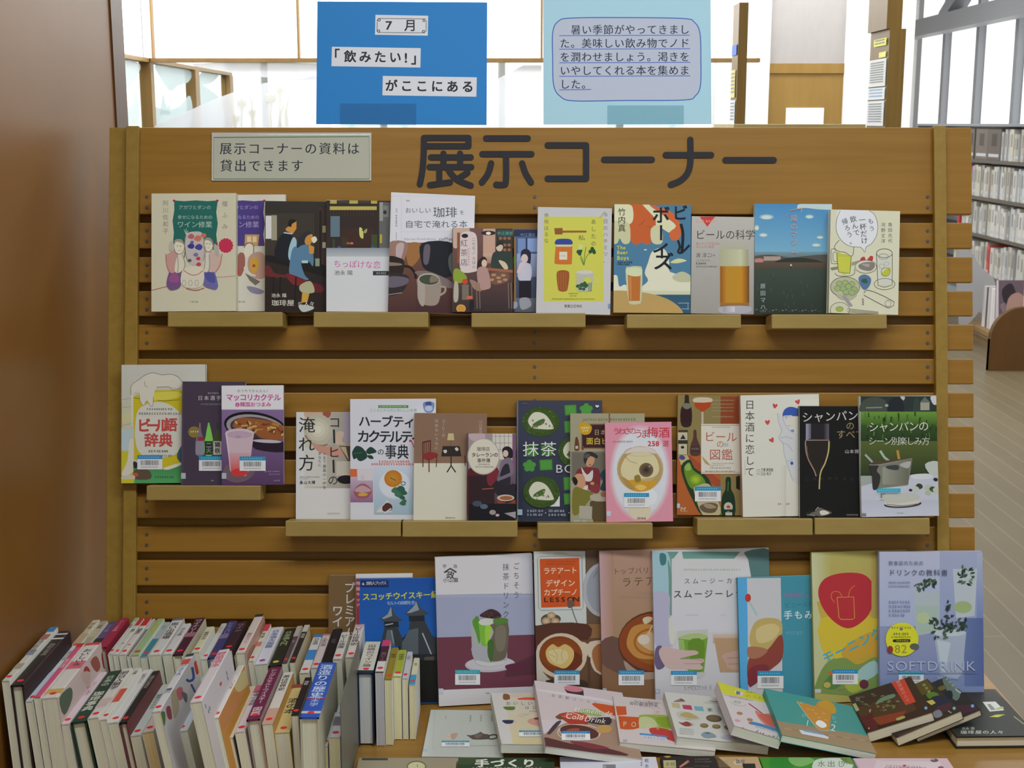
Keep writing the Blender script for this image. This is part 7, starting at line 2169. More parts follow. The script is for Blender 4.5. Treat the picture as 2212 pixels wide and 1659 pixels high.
def art_morningbox(a):
    a.crop(*N2)
    a.Gr(1380, 150, 2300, 950, 'b2acb2', 'b0a8a8'); a.P([(1360, 150), (1400, 172), (2010, 262), (2100, 430), (1960, 420), (1440, 310)], 'b0b034')
    a.S([(1605, 285), (1660, 280), (1700, 310), (1680, 335), (1620, 320)], 'b4b4b8', 3); a.T(1622, 280, 46, '朝', '2c2c3c', .02, 1.1, 8); a.D(1735, 285, 1880, 20, '74742c', 0, 6); a.T(1730, 315, 44, 'のスム', '84842c', 0, 1.6, 8); a.L([(1470, 335), (1600, 345), (1750, 385)], 8, '9c949c', 3)
    a.D(1540, 340, 1800, 18, '8c8494', 0, 10); a.T(1590, 385, 40, '10分', '5c7c34', .01, 1.2, 10); a.L([(1545, 400), (1600, 440), (1700, 460), (1730, 440)], 5, '8ca060', 3)
    a.L([(1765, 430), (1850, 490), (1935, 555)], 11, '8c2c48'); a.S([(1840, 510), (1930, 550), (2035, 560), (2100, 740), (2040, 720), (1960, 680), (1880, 600)], 'ac6c60', 3); a.S([(1880, 560), (2030, 575), (2080, 700), (1980, 670)], 'a85448', 3)
    for x, y in ((1660, 545), (1780, 620)):
        a.E(x, y, 36, 18, '946c50', 10)
    a.E(1635, 630, 34, 16, 'b08490', 10); a.E(1790, 660, 30, 14, '94644c', 12); a.L([(1785, 655), (1900, 680), (2095, 740)], 34, '40709c', 2); a.D(1850, 690, 2080, 24, '7c94b0', 0, 14)
    a.T(1660, 690, 74, 'Good', '3c4458', .006, 1.05, 9, 62, .25); a.T(1890, 750, 74, 'Morning', '3c4458', .006, 1.0, 9, 52, .25)


def art_tealdrink(a):
    a.crop(*N3)
    a.Gr(-300, 200, 1200, 1000, '3f8480', '3f7c78'); a.P([(-20, 570), (300, 620), (900, 720), (1000, 1000), (0, 1000)], '86745a'); a.Gr(-20, 560, 10, 570, '86745a', '86745a')
    for i in range(12):
        x = 60 + i * 66
        a.L([(x, 640 + i * 10), (x + 90, 655 + i * 10)], 8, ('94826a', '7c6a50')[i % 2])
    a.S([(170, 395), (220, 440), (330, 445), (360, 400), (420, 395), (500, 430), (525, 490), (480, 510), (465, 650), (400, 655), (330, 610), (250, 510)], 'a87430', 3); a.P([(170, 395), (340, 440), (470, 500), (468, 650), (380, 650), (320, 600)], 'a87834')
    a.S([(355, 430), (380, 395), (440, 390), (500, 420), (525, 480), (500, 510), (430, 470)], 'a8802c', 3); a.S([(340, 590), (370, 565), (420, 585), (440, 620), (400, 635), (360, 615)], 'c4c8cc', 3); a.L([(170, 395), (250, 510), (330, 610), (390, 660), (470, 655)], 6, '8ca8a0', 2)
    for x, y in ((260, 460), (330, 500), (400, 500), (420, 560), (360, 540), (300, 470)):
        a.L([(x, y), (x + 26, y + 8)], 5, 'bc9c68')
    a.T(255, 550, 70, '1', 'b8c4c0', 0, 1.1, 10); a.T(220, 500, 40, 'D', '7ca8a4', 0, 1.2, 10); a.T(490, 520, 40, 'D', '7ca8a4', 0, 1.2, 10); a.T(505, 560, 40, '×', 'a0b8b4', 0, 1); a.T(480, 585, 84, '2', 'b8c4c0', 0, 1.2, 10); a.T(200, 395, 24, '01', '8cb0ac', 0, 1.4, 10)
    a.P([(190, 650), (240, 662), (420, 700), (460, 720), (450, 735), (215, 690)], 'b4b8c0'); a.P([(220, 648), (300, 658), (420, 690), (410, 700), (240, 668)], '6c84a0')
    a.S([(360, 350), (620, 330), (640, 370), (500, 380)], '8ca0a0', 3)


def art_tanpen(a):
    a.crop(*N3)
    a.Gr(600, 100, 1450, 760, '3c2a1c', '2c1a16')
    a.P([(640, 360), (1010, 210), (1080, 330), (700, 470)], '33261c'); a.P([(700, 460), (1150, 300), (1250, 470), (820, 640)], '44301f'); a.P([(730, 540), (850, 500), (900, 640), (830, 665)], '4c1c20'); a.P([(850, 545), (1160, 475), (1100, 560), (920, 610)], '74341f')
    a.P([(1012, 215), (1128, 178), (1240, 400), (1150, 430)], 'ac3c2a')
    for i, c in enumerate('珈琲屋の人々'):
        a.T(1055 + i * 17, 210 + i * 33, 34, c, 'b08074', .006, 1.2, -20)
    rnd = random.Random(6)
    for i in range(30):
        x, y = rnd.uniform(740, 1120), rnd.uniform(330, 480)
        a.E(x, y, rnd.uniform(8, 24), rnd.uniform(5, 12), rnd.choice(('5c6440', '6c5c3c', '2c3424', '54402c', '3c2418')), rnd.uniform(-30, 10), 10)
    a.S([(880, 430), (920, 370), (1040, 330), (1050, 360), (940, 400)], '5c7460', 3); a.S([(820, 480), (840, 465), (830, 500)], '94846c', 2); a.S([(1065, 550), (1130, 528), (1145, 545), (1080, 570)], '8c8c54', 3)
    a.P([(670, 425), (700, 412), (735, 475), (705, 490)], '8c9468')
    for i in range(4):
        a.R(700, 360 + 10 * i, 740, 364 + 10 * i, '7c7c70')
    a.E(820, 640, 7, 7, 'a89c8c'); a.E(1332, 458, 14, 14, '6c94b8')


def art_second(a):
    a.crop(*N3)
    a.Gr(900, 150, 1700, 760, '33301c', '281c1c')
    a.P([(1230, 240), (1335, 190), (1400, 280), (1290, 350)], '4c4420'); a.S([(1330, 330), (1400, 310), (1450, 340), (1380, 380)], '4c6828', 3); a.S([(1370, 370), (1480, 340), (1550, 400), (1450, 450)], '242434', 3)
    a.P([(1335, 395), (1390, 380), (1420, 410), (1380, 430)], 'a89c4c'); a.S([(1400, 490), (1440, 440), (1540, 410), (1560, 450), (1470, 500)], '40242c', 3); a.S([(1390, 500), (1450, 470), (1480, 520), (1420, 545)], '6c6c74', 3); a.P([(1070, 700), (1360, 590), (1400, 560), (1180, 740)], '44302c'); a.S([(1265, 650), (1320, 630), (1290, 660)], '8c8c34', 2)
    for i, c in enumerate('珈琲屋'):
        a.T(1295 + i * 22, 240 + i * 30, 28, c, '9c9450', .004, 1.1, -20)
    a.L([(1530, 480), (1560, 500)], 7, 'a0a0a0'); a.E(1585, 458, 14, 14, '6c94b8'); a.E(1365, 600, 6, 6, 'b0b0a8')


def art_third(a):
    a.crop(*N3)
    a.Gr(1150, 120, 1900, 760, '2c2a26', '1e1a1c')
    a.S([(1480, 190), (1560, 220), (1640, 320), (1600, 390), (1520, 300)], '54645c', 3); a.S([(1500, 310), (1560, 300), (1570, 360), (1520, 370)], '1c2024', 3); a.S([(1440, 270), (1500, 250), (1510, 280), (1460, 300)], '5c5428', 3); a.P([(1560, 440), (1760, 420), (1800, 470), (1640, 510)], '3c2028'); a.L([(1600, 290), (1645, 320)], 12, '94a4a0')
    for i, c in enumerate('珈琲屋の人'):
        a.T(1500 + i * 27, 185 + i * 28, 30, c, '8c9490', .008, 1.1, -22)
    a.E(1750, 437, 15, 15, '5c8cb8')


def art_black(a):
    a.crop(*N3)
    a.Gr(1560, 260, 2500, 720, '24241f', '262822'); a.Gr(1700, 285, 2000, 400, '302c2c', '2a2a26')
    a.P([(1840, 400), (1955, 397), (2035, 475), (1905, 487)], 'b4b6b2'); a.P([(1880, 420), (1910, 420), (1960, 470), (1915, 475)], '74766c'); a.P([(1900, 535), (1960, 515), (2045, 512), (1980, 538)], 'a4a838'); a.S([(1950, 470), (2030, 462), (2010, 440)], '8c9468', 2)
    a.T(1650, 625, 28, '池永 陽', 'a0a09c', .006, 1.3); a.T(1640, 655, 34, '珈琲屋の人々', 'b4b4b0', .01, 1.8, 0, 66); a.L([(2120, 530), (2212, 600)], 10, '7c7860', 2); a.L([(1940, 290), (2040, 380), (2212, 530)], 4, '4c4848')


FLAT = [
    ('thin pale grey book with dark teapot lying at table centre left', (911, 1634), (1087, 1636), (923, 1533), (.478, .478, .478), .0075, 'a4a8a2', art_teapot, dict(bind='R', barcode=(954, 1601, 1014, 1614, '2c8496'))),
    ('cream coffee primer with tiny cups lying on the grey teapot book', (1083, 1607), (1262, 1609), (1060, 1496), (None, .494, .006), .0155, 'b4b0a4', art_oishii, dict(bind='L', barcode=(1121, 1579, 1190, 1592, '2c7896'))),
    ('cold drink book with red bowl and pink glass lying beside the cream primer', (1179, 1612), (1388, 1640), (1155, 1470), (None, .484, .012), .012, 'b2aab0', art_cold, dict(bind='L', barcode=(1213, 1580, 1275, 1600, '2c70a4'))),
    ('vegetable power juice book with orange and green blocks, lying flat', (1339, 1603), (1546, 1622), (1324, 1503), (None, .4835, .004), .0125, 'b2acac', art_power, dict(bind='L')),
    ('white tea ware book with many small cups and bowls, lying flat', (1463, 1591), (1662, 1612), (1434, 1494), (None, .4865, .004), .015, 'b0b0ac', art_tea, dict(bind='L')),
    ('pink drink book with yellow top band lying on the tea ware book', (1586, 1567), (1690, 1598), (1549, 1472), (None, .504, .004), .017, 'b2acb0', art_morningbox, dict(bind='L')),
    ('teal and tan book with orange cocktail lying at an angle', (1689, 1587), (1894, 1628), (1651, 1487), (None, .4835, .004), .0125, '3f8480', art_tealdrink, dict(bind='L')),
    ('topmost dark paperback of the fanned stack, red title slip', (1872, 1583), (2014, 1538), (1833, 1504), (.4875, None, .003), .0185, '382820', art_tanpen, dict(bind='R', paper='c4c0ac', page_in=.001)),
    ('middle dark green paperback of the fanned stack', (1935, 1594), (2077, 1535), (1868, 1522), (.4865, None, .003), .0165, '302a1c', art_second, dict(bind='R', paper='c0bca6', page_in=.001)),
    ('bottom dark paperback of the fanned stack, farthest right', (1978, 1591), (2118, 1533), (1910, 1517), (.4815, None, .003), .0115, '28241f', art_third, dict(bind='R', paper='bcb4a0', page_in=.001)),
    ('black coffee shop hardcover lying at the right table corner', (2066, 1591), (2242, 1589), (2000, 1490), (.4912, .4912, .4912), .0205, '25251f', art_black, dict(bind='R', hard=True, paper='c4bca6')),
]
for lab, bl, br, tl, zs, t, base, art, kw in FLAT:
    flat_book(lab, bl, br, tl, zs, t, base, art, **kw)

# nearest row, cut off by the bottom of the view
def art_m1(a):
    a.crop(520, 1300, .217)
    a.R(1100, 1500, 2300, 3000, '88806c'); a.R(1205, 1555, 1465, 1578, '3c4038'); a.E(1750, 1640, 92, 52, 'a8a884'); a.E(1750, 1640, 76, 42, 'b0b08c'); a.L([(1760, 1620), (1760, 1645)], 8, '6c6c4c'); a.ring(1750, 1640, 92, 52, 9, '5c4c24')


def art_m2(a):
    a.crop(*N1)
    a.Gr(500, 1040, 1700, 2200, '2c3c28', '24331f'); a.S([(540, 1070), (760, 1065), (700, 1130), (560, 1140)], '38482c', 3); a.T(728, 1076, 96, '手づくり', 'c4c6c0', .034, 1.8, 0, 182)
    a.D(700, 1172, 1500, 40, 'a8aca0')


def art_m3(a):
    a.crop(*N2)
    a.R(-500, 1030, 750, 2200, 'b4b4c0'); a.P([(65, 1140), (215, 1140), (225, 1400), (70, 1400)], '6c6c70'); a.P([(70, 1150), (100, 1150), (105, 1400), (80, 1400)], '8c8e90'); a.V(552, 1072, 48, '糀あま酒', '3c3c44', .01, 62, 1.05); a.DV(505, 1080, 1140, 26, '54545c')


def art_m4(a):
    a.crop(*N2)
    a.Gr(700, 1020, 1500, 2200, '241e1e', '1c1616'); a.S([(775, 1045), (830, 1032), (862, 1048), (820, 1064)], '8c7438', 3); a.S([(800, 1042), (830, 1038), (838, 1052)], 'b8a458', 2); a.P([(770, 1092), (915, 1090), (920, 1180), (775, 1180)], '9c9870'); a.T(790, 1108, 56, '本格', '6c6448', .01, 1.1)
    a.P([(950, 1165), (1060, 1085), (1080, 1110), (970, 1180)], '8c4c44'); a.P([(960, 1165), (1050, 1100), (1058, 1112), (975, 1172)], 'a87c6c'); a.P([(960, 1178), (1120, 1172), (1130, 1250), (970, 1250)], '6c2424'); a.D(1140, 1070, 1300, 18, '6c6460'); a.D(1140, 1100, 1340, 18, '6c6460'); a.D(1130, 1150, 1300, 22, '54504c')


def art_m5(a):
    a.crop(*N2)
    a.R(1300, 1030, 2000, 2200, 'a48c6c'); a.P([(1300, 1045), (1400, 1045), (1560, 1180), (1600, 1300), (1300, 1300)], '54442f'); a.S([(1590, 1110), (1640, 1080), (1700, 1078), (1725, 1110), (1690, 1140), (1610, 1140)], 'b4a894', 3); a.T(1612, 1078, 56, '珈琲', '2c2620', .012, 1.0); a.P([(1690, 1130), (1840, 1130), (1860, 1260), (1720, 1260)], '2a2626')
    for y in (1100, 1125, 1150):
        a.D(1390, y, 1520, 14, '8c7c60')


def art_m6(a):
    a.crop(*N3)
    a.Gr(-300, 880, 700, 2200, '3c7c2c', '44782c'); a.S([(-60, 900), (60, 895), (140, 940), (120, 1000), (-60, 1000)], '2c742c', 3); a.S([(100, 900), (260, 895), (330, 930), (220, 980), (130, 960)], '6c9c5c', 3); a.S([(320, 940), (420, 905), (600, 910), (680, 960), (600, 1050), (340, 1050)], 'b0b8b0', 3)
    a.S([(560, 900), (660, 896), (690, 960), (620, 950)], '5c7c3c', 3); a.T(355, 925, 62, '水出し', '54604c', -.002, 1.2, 0, 88); a.T(560, 905, 62, '茶', '4c5c40', -.002, 1.2)


def art_m7(a):
    a.crop(*N3)
    a.R(600, 880, 1800, 2200, 'b29ca4'); a.S([(885, 940), (960, 932), (1400, 936), (1460, 960), (1470, 1200), (880, 1200)], 'b6a8ae', 3); a.D(975, 965, 1290, 22, '9c848c', 0, 2); a.D(960, 985, 1330, 24, '84747c'); a.E(1138, 973, 16, 9, 'a83444'); a.E(1407, 925, 36, 16, '54484c'); a.E(1395, 918, 16, 6, '8c8488'); a.E(1465, 990, 26, 12, '6c4c54'); a.L([(670, 900), (730, 1000)], 6, '5c708c')


NEAR = [
    ('beige book with fruit slice at the bottom edge, beside the steel bookend', 776, 988, 1637, '88806c', art_m1),
    ('dark green handmade recipe book cut by the bottom edge', 990, 1198, 1637, '2c3c28', art_m2),
    ('white sweet drink book with glass cut by the bottom edge', 1209, 1418, 1635, 'b4b4c0', art_m3),
    ('black book with gold and red details at the bottom edge', 1426, 1545, 1633, '241e1e', art_m4),
    ('beige coffee book with brown bag at the bottom edge', 1546, 1638, 1635, 'a48c6c', art_m5),
    ('bright green tea book cut by the bottom edge', 1640, 1839, 1636, '3c7c2c', art_m6),
    ('pink book with small dark cup, rightmost at the bottom edge', 1841, 2047, 1638, 'b29ca4', art_m7),
]
for lab, x0, x1, y, base, art in NEAR:
    z = TZ + .011
    a_, b_ = at_z(x0, y, z), at_z(x1, y, z)
    wd = b_.x - a_.x
    ln = .21 if wd > .13 else .18
    A = V3((a_.x, a_.y - ln, z))
    make_book(A, V3((1, 0, 0)), V3((0, 1, 0)), wd - .001, ln, .0105, base, art, lab)

# ================================================================== spine-up books at the left
bl_ = '2c2a2c'
pk = 'b04060'


def band(y0, y1, c):
    return lambda a, W, H: a.R(0, H * y0, W, H * y1, c)


def bands(*q):
    def f(a, W, H):
        for y0, y1, c in q:
            a.R(0, H * y0, W, H * y1, c)
    return f


FR, BK = 1.82, 2.035
G_F, G_B, G_R = 'spine up books in the front row', 'spine up books in the back row', 'spine up books right of the bookend'
SP = [
    # label, x0, x1, foot y, far y, row Y, spine colour, writing, extras
    ('white magazine book with blue top, leftmost of the spine-up front row', 3, 21, 1471, 1344, FR, 'a8a8a0', [(.2, .5, '日本酒の教科書', '6c6460')], dict(deco=bands((0, .1, '2c6c9c'), (.15, .25, '8c5c54'), (.45, .55, '6c7484'), (.7, .8, '8c8070')))),
    ('tall black spine book, second from left in the front row', 22, 51, 1480, 1359, FR, '28201f', [(.25, .35, '焼酎の事典', '7c746c')], dict(deco=bands((.05, .08, 'a8a8a4'), (.14, .17, 'a8a8a4')), hard=True, side='2c2224')),
    ('thin white book with blue stripe beside the tall black spine', 54, 71, 1515, 1395, FR, 'b4b8bc', [(.1, .5, '世界のお茶', '8c7468')], dict(deco=band(.5, 1, 'a4acb8'))),
    ('pink striped thin spine book in the front row', 72, 88, 1506, 1390, FR, 'b0506c', [(.3, .5, '紅茶の時間', 'c0a0a8')], dict(deco=bands((0, .08, 'a83038'),), dot=None)),
    ('white spine book with black letters and red and white cover beside pink stripe', 89, 125, 1507, 1388, FR, 'b8b4b0', [(.12, .4, 'おいしい水', '3c3a3c')], dict(side='b8a8a4', deco=bands((0, .05, 'b04048'), (.36, .5, 'b85c6c'), (.85, .93, 'b09050')), side_art='red')),
    ('thin pale pink spine book leaning before the dark green spine', 129, 149, 1564, 1452, FR, 'b8a8b0', [(.2, .45, 'やさしい漢方', '947c84')], {}),
    ('dark green spine with white letters, front row', 151, 186, 1558, 1448, FR, '22382c', [(.1, .4, '日本の', 'a4a8a0'), (.42, .52, '珈琲事典', 'b4b8ac', )], dict(hard=True, side='22382c')),
    ('white spine with bold black four letter title, front row', 187, 213, 1550, 1443, FR, 'b4b2ae', [(.06, .62, '明日人類学', '33302e')], dict(deco=band(.62, .8, 'b09c9c'))),
    ('white spine with red oblong, front row', 214, 231, 1554, 1443, FR, 'b8b6b0', [(.05, .5, 'お茶', '4c4844')], dict(deco=bands((.42, .68, 'b04a3c'),))),
    ('plain white spine beside the red oblong spine', 232, 255, 1560, 1446, FR, 'b6b6b6', [(.08, .36, '紅茶ガイド', '6c6468')], {}),
    ('black spine with brown cover, front row left half', 256, 275, 1560, 1449, FR, '222022', [(.1, .45, '珈琲の世界史', '8c8480')], dict(side='64383a', hard=True)),
    ('thin pale green spine low in the front row', 279, 303, 1588, 1478, FR, 'a8b0ac', [(.2, .4, '緑茶のちから', '5c6c64')], {}),
    ('short cream paperback with white spine, front row', 305, 331, 1580, 1486, FR, 'b2aca8', [(.2, .4, '茶の本', '7c6c64')], dict(paper='c8b98c')),
    ('tall white spine with blue lettering and colourful picture cover', 326, 347, 1536, 1412, FR - .06, 'b4b4b8', [(.2, .55, 'ジュース', '34508c'), (.62, .5, '藤川', '3c3c44')], dict(deco=bands((0, .05, '34383c'), (.1, .2, 'b04a44')), side='b0b0b4', side_art='colour')),
    ('white spine book standing between two tall picture cover books', 369, 405, 1578, 1455, FR, 'aeb4ba', [(.3, .35, 'ワインの基礎', '7c8490')], {}),
    ('tall white book with pink brush lettering, centre of front row', 408, 436, 1515, 1402, FR - .07, 'b6b0b4', [(.05, .75, '野菜酒本', 'b0586c')], dict(side='b4b0b4', side_art='inkmarks')),
    ('thin white spine with yellow cover edge, front row', 437, 453, 1560, 1452, FR, 'b4b4ae', [(.15, .5, 'お酒の科学', '4c4c4c')], dict(base='a49c30', side='a49c30')),
    ('white spine book with orange and yellow cover, front row', 455, 473, 1550, 1437, FR - .03, 'b8b4b0', [(.3, .5, 'ハーブ茶', '8c5c50')], dict(side='b4823c', side_art='orange')),
    ('cream spine with black lettering right of the orange cover', 472, 504, 1593, 1482, FR, 'b4ac98', [(.08, .4, 'エールの時間', '4c4438')], dict(side='5c5a58')),
    ('thin lilac white spine left of the maroon whisky spine', 506, 529, 1580, 1480, FR, 'b4acb4', [(.12, .5, '酒場の会話', '4c444c')], dict(deco=band(0, .16, 'a85468'))),
    ('maroon whisky spine with white lettering, front row', 531, 562, 1553, 1440, FR, '5c2440', [(.04, .36, 'シングルモルトウイスキー', 'b89ca4'), (.78, .5, '図鑑', 'b8a0a8')], dict(hard=True, side='8c7c78')),
    ('white spine with pink foot beside the maroon whisky spine', 565, 590, 1563, 1452, FR, 'b8b4ae', [(.06, .5, '茶は世界史', '3c3834')], dict(deco=bands((.72, 1, 'b08c7c'),), side='b88c50')),
    ('pale yellow sake spine, front row right half', 592, 626, 1582, 1478, FR, 'b0a06c', [(.3, .6, '酒の本', '3c3628')], dict(side='b8a050', deco=band(.0, .08, '7c3c30'))),
    ('thin black spine squeezed beside the bright blue spine', 628, 645, 1545, 1464, FR, '242024', [(.1, .5, '酒肴', '9c9494')], dict(side='8c8a88')),
    ('bright blue thick sake history spine, front row', 647, 690, 1550, 1432, FR - .05, '2c4c9c', [(.04, .5, '酒造りの歴史', 'a4b4cc'), (.62, .32, '柚木学', '8c9cc0')], dict(hard=True, side='a8a694', deco=bands((.90, .94, 'a8a8b0'), (.66, .69, '8c3c54')))),
    ('small white paperback low beside the bookend', 694, 708, 1612, 1540, FR, 'b4b4b0', [(.2, .5, '茶柱', '7c7c78')], dict(paper='c8bc90')),
    ('grey and white pocket book touching the steel bookend', 710, 735, 1593, 1515, FR, 'acb0b4', [(.3, .4, 'ビール党', '5c585c')], dict(deco=band(.45, .7, '6c6468'), paper='c8c09c')),
    # back row
    ('beige mottled spine, leftmost of the spine-up back row', 148, 166, 1400, 1325, BK + .035, 'a49c84', [(.1, .5, '酒と肴', '7c6c54')], dict(deco=band(.5, .9, 'a08c70'))),
    ('olive beige spine beside the leftmost back row book', 168, 184, 1402, 1325, BK + .035, '948c78', [(.15, .5, '地酒', '6c604c')], dict(deco=band(.3, .6, 'a49c80'))),
    ('purple and black thin spine, left end of the back row', 186, 206, 1404, 1322, BK + .035, '54446c', [(.1, .4, 'ワイン道', '8c84a0')], dict(deco=band(.6, 1, '28242a'))),
    ('wide crimson spine with pale letters, back row', 208, 230, 1398, 1331, BK + .03, '8c2440', [(.08, .36, 'ワインの常識', 'b88490')], dict(hard=True, side='8c3040', dot=None)),
    ('white spine with green top near the crimson spine', 232, 242, 1413, 1334, BK, 'a8aca8', [(.2, .5, '茶の湯', '4c4440')], dict(deco=band(0, .12, '8c9c84'))),
    ('white spine with red top, first of the pair in the back row', 243, 254, 1414, 1333, BK, 'b4b0ae', [(.32, .6, '乾杯', '34302e'), (.7, .4, '宴', 'a84840')], dict(deco=band(0, .22, 'a83430'))),
    ('white spine with red top, second of the pair in the back row', 256, 271, 1414, 1333, BK, 'b6b2b0', [(.3, .55, '続乾杯', '34302e'), (.72, .4, '会', 'a84840')], dict(deco=band(0, .22, 'a82c30'))),
    ('thin black and white spine right of the red topped pair', 273, 280, 1416, 1334, BK, '6c6a68', [(.2, .5, '酒場', 'a8a8a4')], dict(deco=band(0, .3, 'b0aeac'))),
    ('pale green spine with yellow letters, back row', 282, 301, 1415, 1332, BK, '84a078', [(.1, .55, '緑茶健康法', 'a8a45c')], {}),
    ('thin teal and grey spine next to the pale green spine', 302, 317, 1419, 1344, BK, '8c9ca0', [(.1, .5, '水と', '5c6c74')], dict(deco=band(.5, 1, '34707c'))),
    ('white spine with black brush title and domed top, back row', 319, 347, 1414, 1329, BK, 'b4b4b4', [(.12, .5, '思い出酒場', '3c3838')], dict(deco=band(0, .06, '5c6070'))),
    ('plain white rounded spine left of the maroon wine spine', 350, 371, 1413, 1347, BK, 'b4b4b8', [(.15, .4, '冷える茶', '5c585c')], {}),
    ('maroon wine spine with white top lettering, back row', 372, 396, 1413, 1330, BK, '40202f', [(.04, .5, 'ワイナリー', 'b0a0a8')], dict(deco=band(.42, .54, '8c5c6c'), hard=True, side='c0bca8')),
    ('thin cream spine right of the maroon wine spine', 412, 431, 1409, 1354, BK, 'b4b49c', [(.2, .45, '麦酒の本', '5c5c50')], {}),
    ('grey white scribbled spine in the middle of the back row', 433, 447, 1424, 1347, BK, 'acaeae', [(.1, .5, 'カクテル', '84888c')], {}),
    ('violet blue spine with pale square, back row', 448, 469, 1420, 1334, BK, '3a3664', [(.05, .5, 'シャンパン', '8c8cb0')], dict(deco=band(.38, .5, '6c6484'), hard=True, side='5c5878')),
    ('dark plum wine spine beside the violet blue spine', 480, 502, 1404, 1342, BK, '34222c', [(.08, .55, 'ワイン', '7c6c78')], dict(side='34222c')),
    ('thin lime spine in the back row', 505, 513, 1417, 1347, BK, '8c9c34', [(.3, .5, '青汁', '5c6428')], {}),
    ('tall white spine with black tip and pinkish picture cover', 508, 529, 1410, 1322, BK - .01, 'b8b0ac', [(.5, .4, '東京カフェ', 'a0606c')], dict(deco=band(0, .07, '2c2a2c'), side='a8887c', side_art='people')),
    ('white spine with coral top right of the picture cover', 535, 548, 1428, 1345, BK, 'b4b0a4', [(.25, .55, '冬の香', '4c5c4c')], dict(deco=bands((0, .2, 'b04048'), (.5, .62, 'b0685c')))),
    ('white sake spine with blue letters and purple oval sticker', 549, 577, 1434, 1342, BK, 'b4b4c0', [(.08, .45, '日本酒大図鑑', '4c6084')], dict(dot='803c74')),
    ('black sake spine with green letters and yellow oval sticker', 579, 606, 1437, 1344, BK, '262822', [(.08, .45, '日本酒入門', '8c9870')], dict(dot='b8b050', hard=True, side='2a2a28')),
    ('thin grey brown spine right of the black sake spine', 608, 621, 1432, 1341, BK, '4c4048', [(.4, .4, '泡盛', '8c848c')], dict(deco=band(0, .3, '9c9490'))),
    ('narrow black spine on a book with cream cover', 625, 638, 1430, 1346, BK, '2a2628', [(.25, .5, '酒の神', 'a8a4a0')], dict(side='b4a88c', deco=band(0, .2, 'a8a89c'))),
    ('white spine with blue top and blue oblong, back row right', 646, 667, 1454, 1371, BK - .01, 'b4b4b4', [(.1, .45, '日本酒', '5c585c')], dict(deco=bands((0, .08, '3c6ca8'), (.42, .68, '3874b0')), paper='ccc4a4')),
    ('white and pink spine next to the blue oblong spine', 671, 689, 1443, 1370, BK, 'b4a8aa', [(.12, .5, '人生の酒', '5c5054')], dict(deco=band(0, .05, 'a86c74'))),
    ('all black rounded spine, back row right', 692, 714, 1437, 1358, BK, '1f1c1f', [(.3, .4, '黒麦', '4c4648')], dict(side='1f1c1f', dot=None)),
    ('white beer banquet spine with black letters, back row right', 718, 738, 1424, 1366, BK, 'b2b0ae', [(.1, .62, 'ビール会席', '3c3a38')], {}),
    ('tall white beer spine with pink top leaning at the back row end', 745, 767, 1420, 1334, BK, 'b6b0ac', [(.2, .62, 'ビール世界史', '3a3836')], dict(deco=bands((0, .18, 'b08c94'),))),
    # right of the bookend
    ('thick navy hardcover with cream title label, first right of the bookend', 771, 806, 1454, 1372, 1.998, '242c40', [(.12, .36, '田崎のワイン論', '5c3c40')], dict(deco=bands((.02, .93, 'b0b0a4'),), hard=True, side='242c40', paper='b8bcbe')),
    ('brown spine with pink tip and white foot, right group', 810, 829, 1452, 1367, 1.998, '3c2428', [(.4, .5, '黒ビール', '7c5460')], dict(deco=bands((0, .2, 'b03c64'), (.68, 1, 'b4b4b4')), paper='a8a8b0')),
    ('dark mustard spine, right group', 830, 847, 1468, 1391, 2.0, '7c6c20', [(.2, .5, '麦酒', '54481c')], dict(paper='c4c09c')),
    ('lime green spine, right group', 849, 867, 1462, 1386, 2.02, '8c9430', [(.15, .5, '檸檬茶', '5c6428')], dict(paper='c8c4a0', deco=band(.9, 1, 'b0b4a0'))),
    ('slim pale grey spine right of the lime one', 868, 881, 1466, 1390, 2.02, 'a4a4ac', [(.15, .5, '水割り', '74747c')], dict(paper='c4bfa0')),
    ('slim cream and blue spine, last of the right group', 883, 897, 1480, 1402, 2.02, 'b0ac94', [(.2, .4, '夏酒', '8c846c')], dict(deco=bands((.64, 1, '3480a4'),), paper='c8c09c')),
]


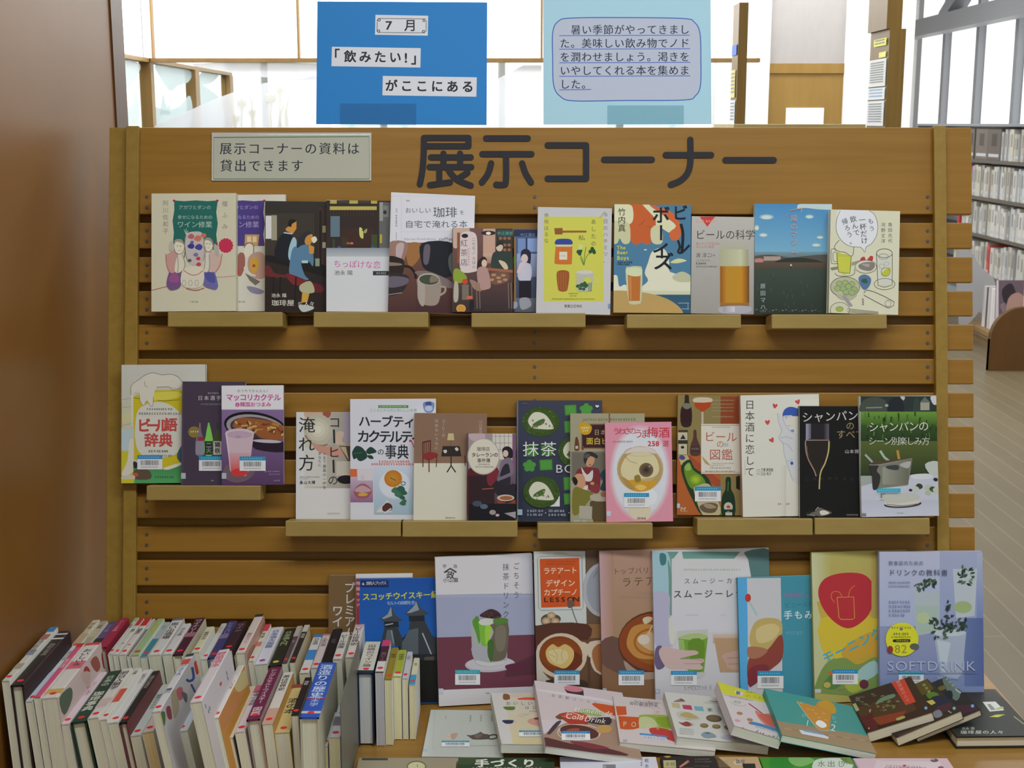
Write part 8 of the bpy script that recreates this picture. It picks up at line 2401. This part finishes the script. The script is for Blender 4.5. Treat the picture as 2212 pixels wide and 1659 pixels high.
def side_pics(kind):
    """pictures on the cover that faces right; units: photo pixels"""
    def red(a):
        a.o = (0, 1300, .217)
        a.S([(830, 700), (860, 640), (900, 700), (890, 860), (860, 840)], '943434', 3); a.S([(900, 600), (960, 540), (1000, 640), (960, 700)], '8c4c44', 3); a.S([(1010, 520), (1050, 470), (1070, 640), (1030, 660)], '84302f', 3); a.S([(590, 960), (700, 850), (720, 960), (640, 1130)], '4c5c4c', 3); a.S([(800, 720), (900, 700), (880, 860)], 'b49c94', 3)

    def colour(a):
        a.o = (300, 1300, .217)
        a.L([(530, 650), (545, 760), (500, 790), (475, 770)], 26, '2c4484', 3); a.S([(550, 600), (610, 590), (600, 700), (570, 720)], 'b03834', 3); a.S([(320, 920), (380, 880), (400, 1060), (350, 1160)], '9c947c', 3); a.S([(370, 880), (430, 850), (440, 950), (400, 980)], 'b06068', 3); a.S([(215, 1110), (260, 1100), (260, 1220), (230, 1240)], '4c6c34', 3); a.S([(270, 1060), (310, 1040), (330, 1160), (290, 1160)], '84444c', 3); a.L([(520, 820), (560, 900)], 20, '2c4484'); a.S([(420, 900), (480, 920), (470, 1010)], '5c6068', 3)

    def inkmarks(a):
        a.o = (300, 1300, .217)
        for x, y in ((870, 690), (880, 740), (700, 1040), (660, 1020), (690, 1070)):
            a.L([(x, y), (x + 10, y + 40)], 9, '5c6478')
        a.S([(800, 820), (825, 790), (820, 840)], 'a84c44', 2)

    def orange(a):
        a.o = (300, 1300, .217)
        a.S([(800, 1150), (900, 950), (1000, 880), (1000, 1000), (860, 1250), (800, 1290)], 'b07a48', 3); a.S([(950, 800), (1100, 640), (1130, 760), (1000, 900)], 'b8ac7c', 3)

    def people(a):
        a.o = (300, 1300, .217)
        a.S([(1200, 300), (1250, 200), (1270, 260), (1230, 330)], '94685c', 3); a.S([(1080, 520), (1150, 420), (1160, 560), (1100, 620)], '8c6450', 3); a.S([(1160, 380), (1200, 340), (1210, 420)], 'b4947c', 3)
    return dict(red=red, colour=colour, inkmarks=inkmarks, orange=orange, people=people)[kind]


LEANS = [.05, .05, .08, .08, .08, .10, .14, .15, .15, .15, .15, .15, .16, .17, .17, .17, .17, .17, .16, .14, .11, .09, .07, .03, 0, 0, 0]


for i, (lab, x0, x1, yf, yb, Yf, spn, tx, ex) in enumerate(SP):
    ex = dict(ex)
    if 'side_art' in ex:
        ex['side_art'] = side_pics(ex['side_art'])
    if Yf < 1.9:
        g = G_F
        my = 2.03
        ex['lean'] = LEANS[i]
    elif Yf < 1.9979 or i < len(SP) - 6:
        g = G_B
        ex['lean'] = .1 if x0 < 620 else .04
        my = 2.196
    else:
        g = G_R
        my = 2.13
    spine_book(lab, x0, x1, yf, yb, Yf, spn, tx, g, maxY=my, **ex)

# grey steel bookend between the two groups
xb = at_y(739, 1506, 1.82).x
be = empty('bookend', None, (xb, 1.93, TZ))
tag(be, 'tall grey steel bookend plate dividing the spine-up books', 'bookend')
z1 = at_y(739, 1506, 1.82).z
wbox('plate', (xb - .0008, 1.80, TZ), (xb + .0008, 2.035, z1), M['metal'], be)
wbox('foot', (xb - .07, 1.80, TZ), (xb - .0009, 2.035, TZ + .0004), M['metal'], be)
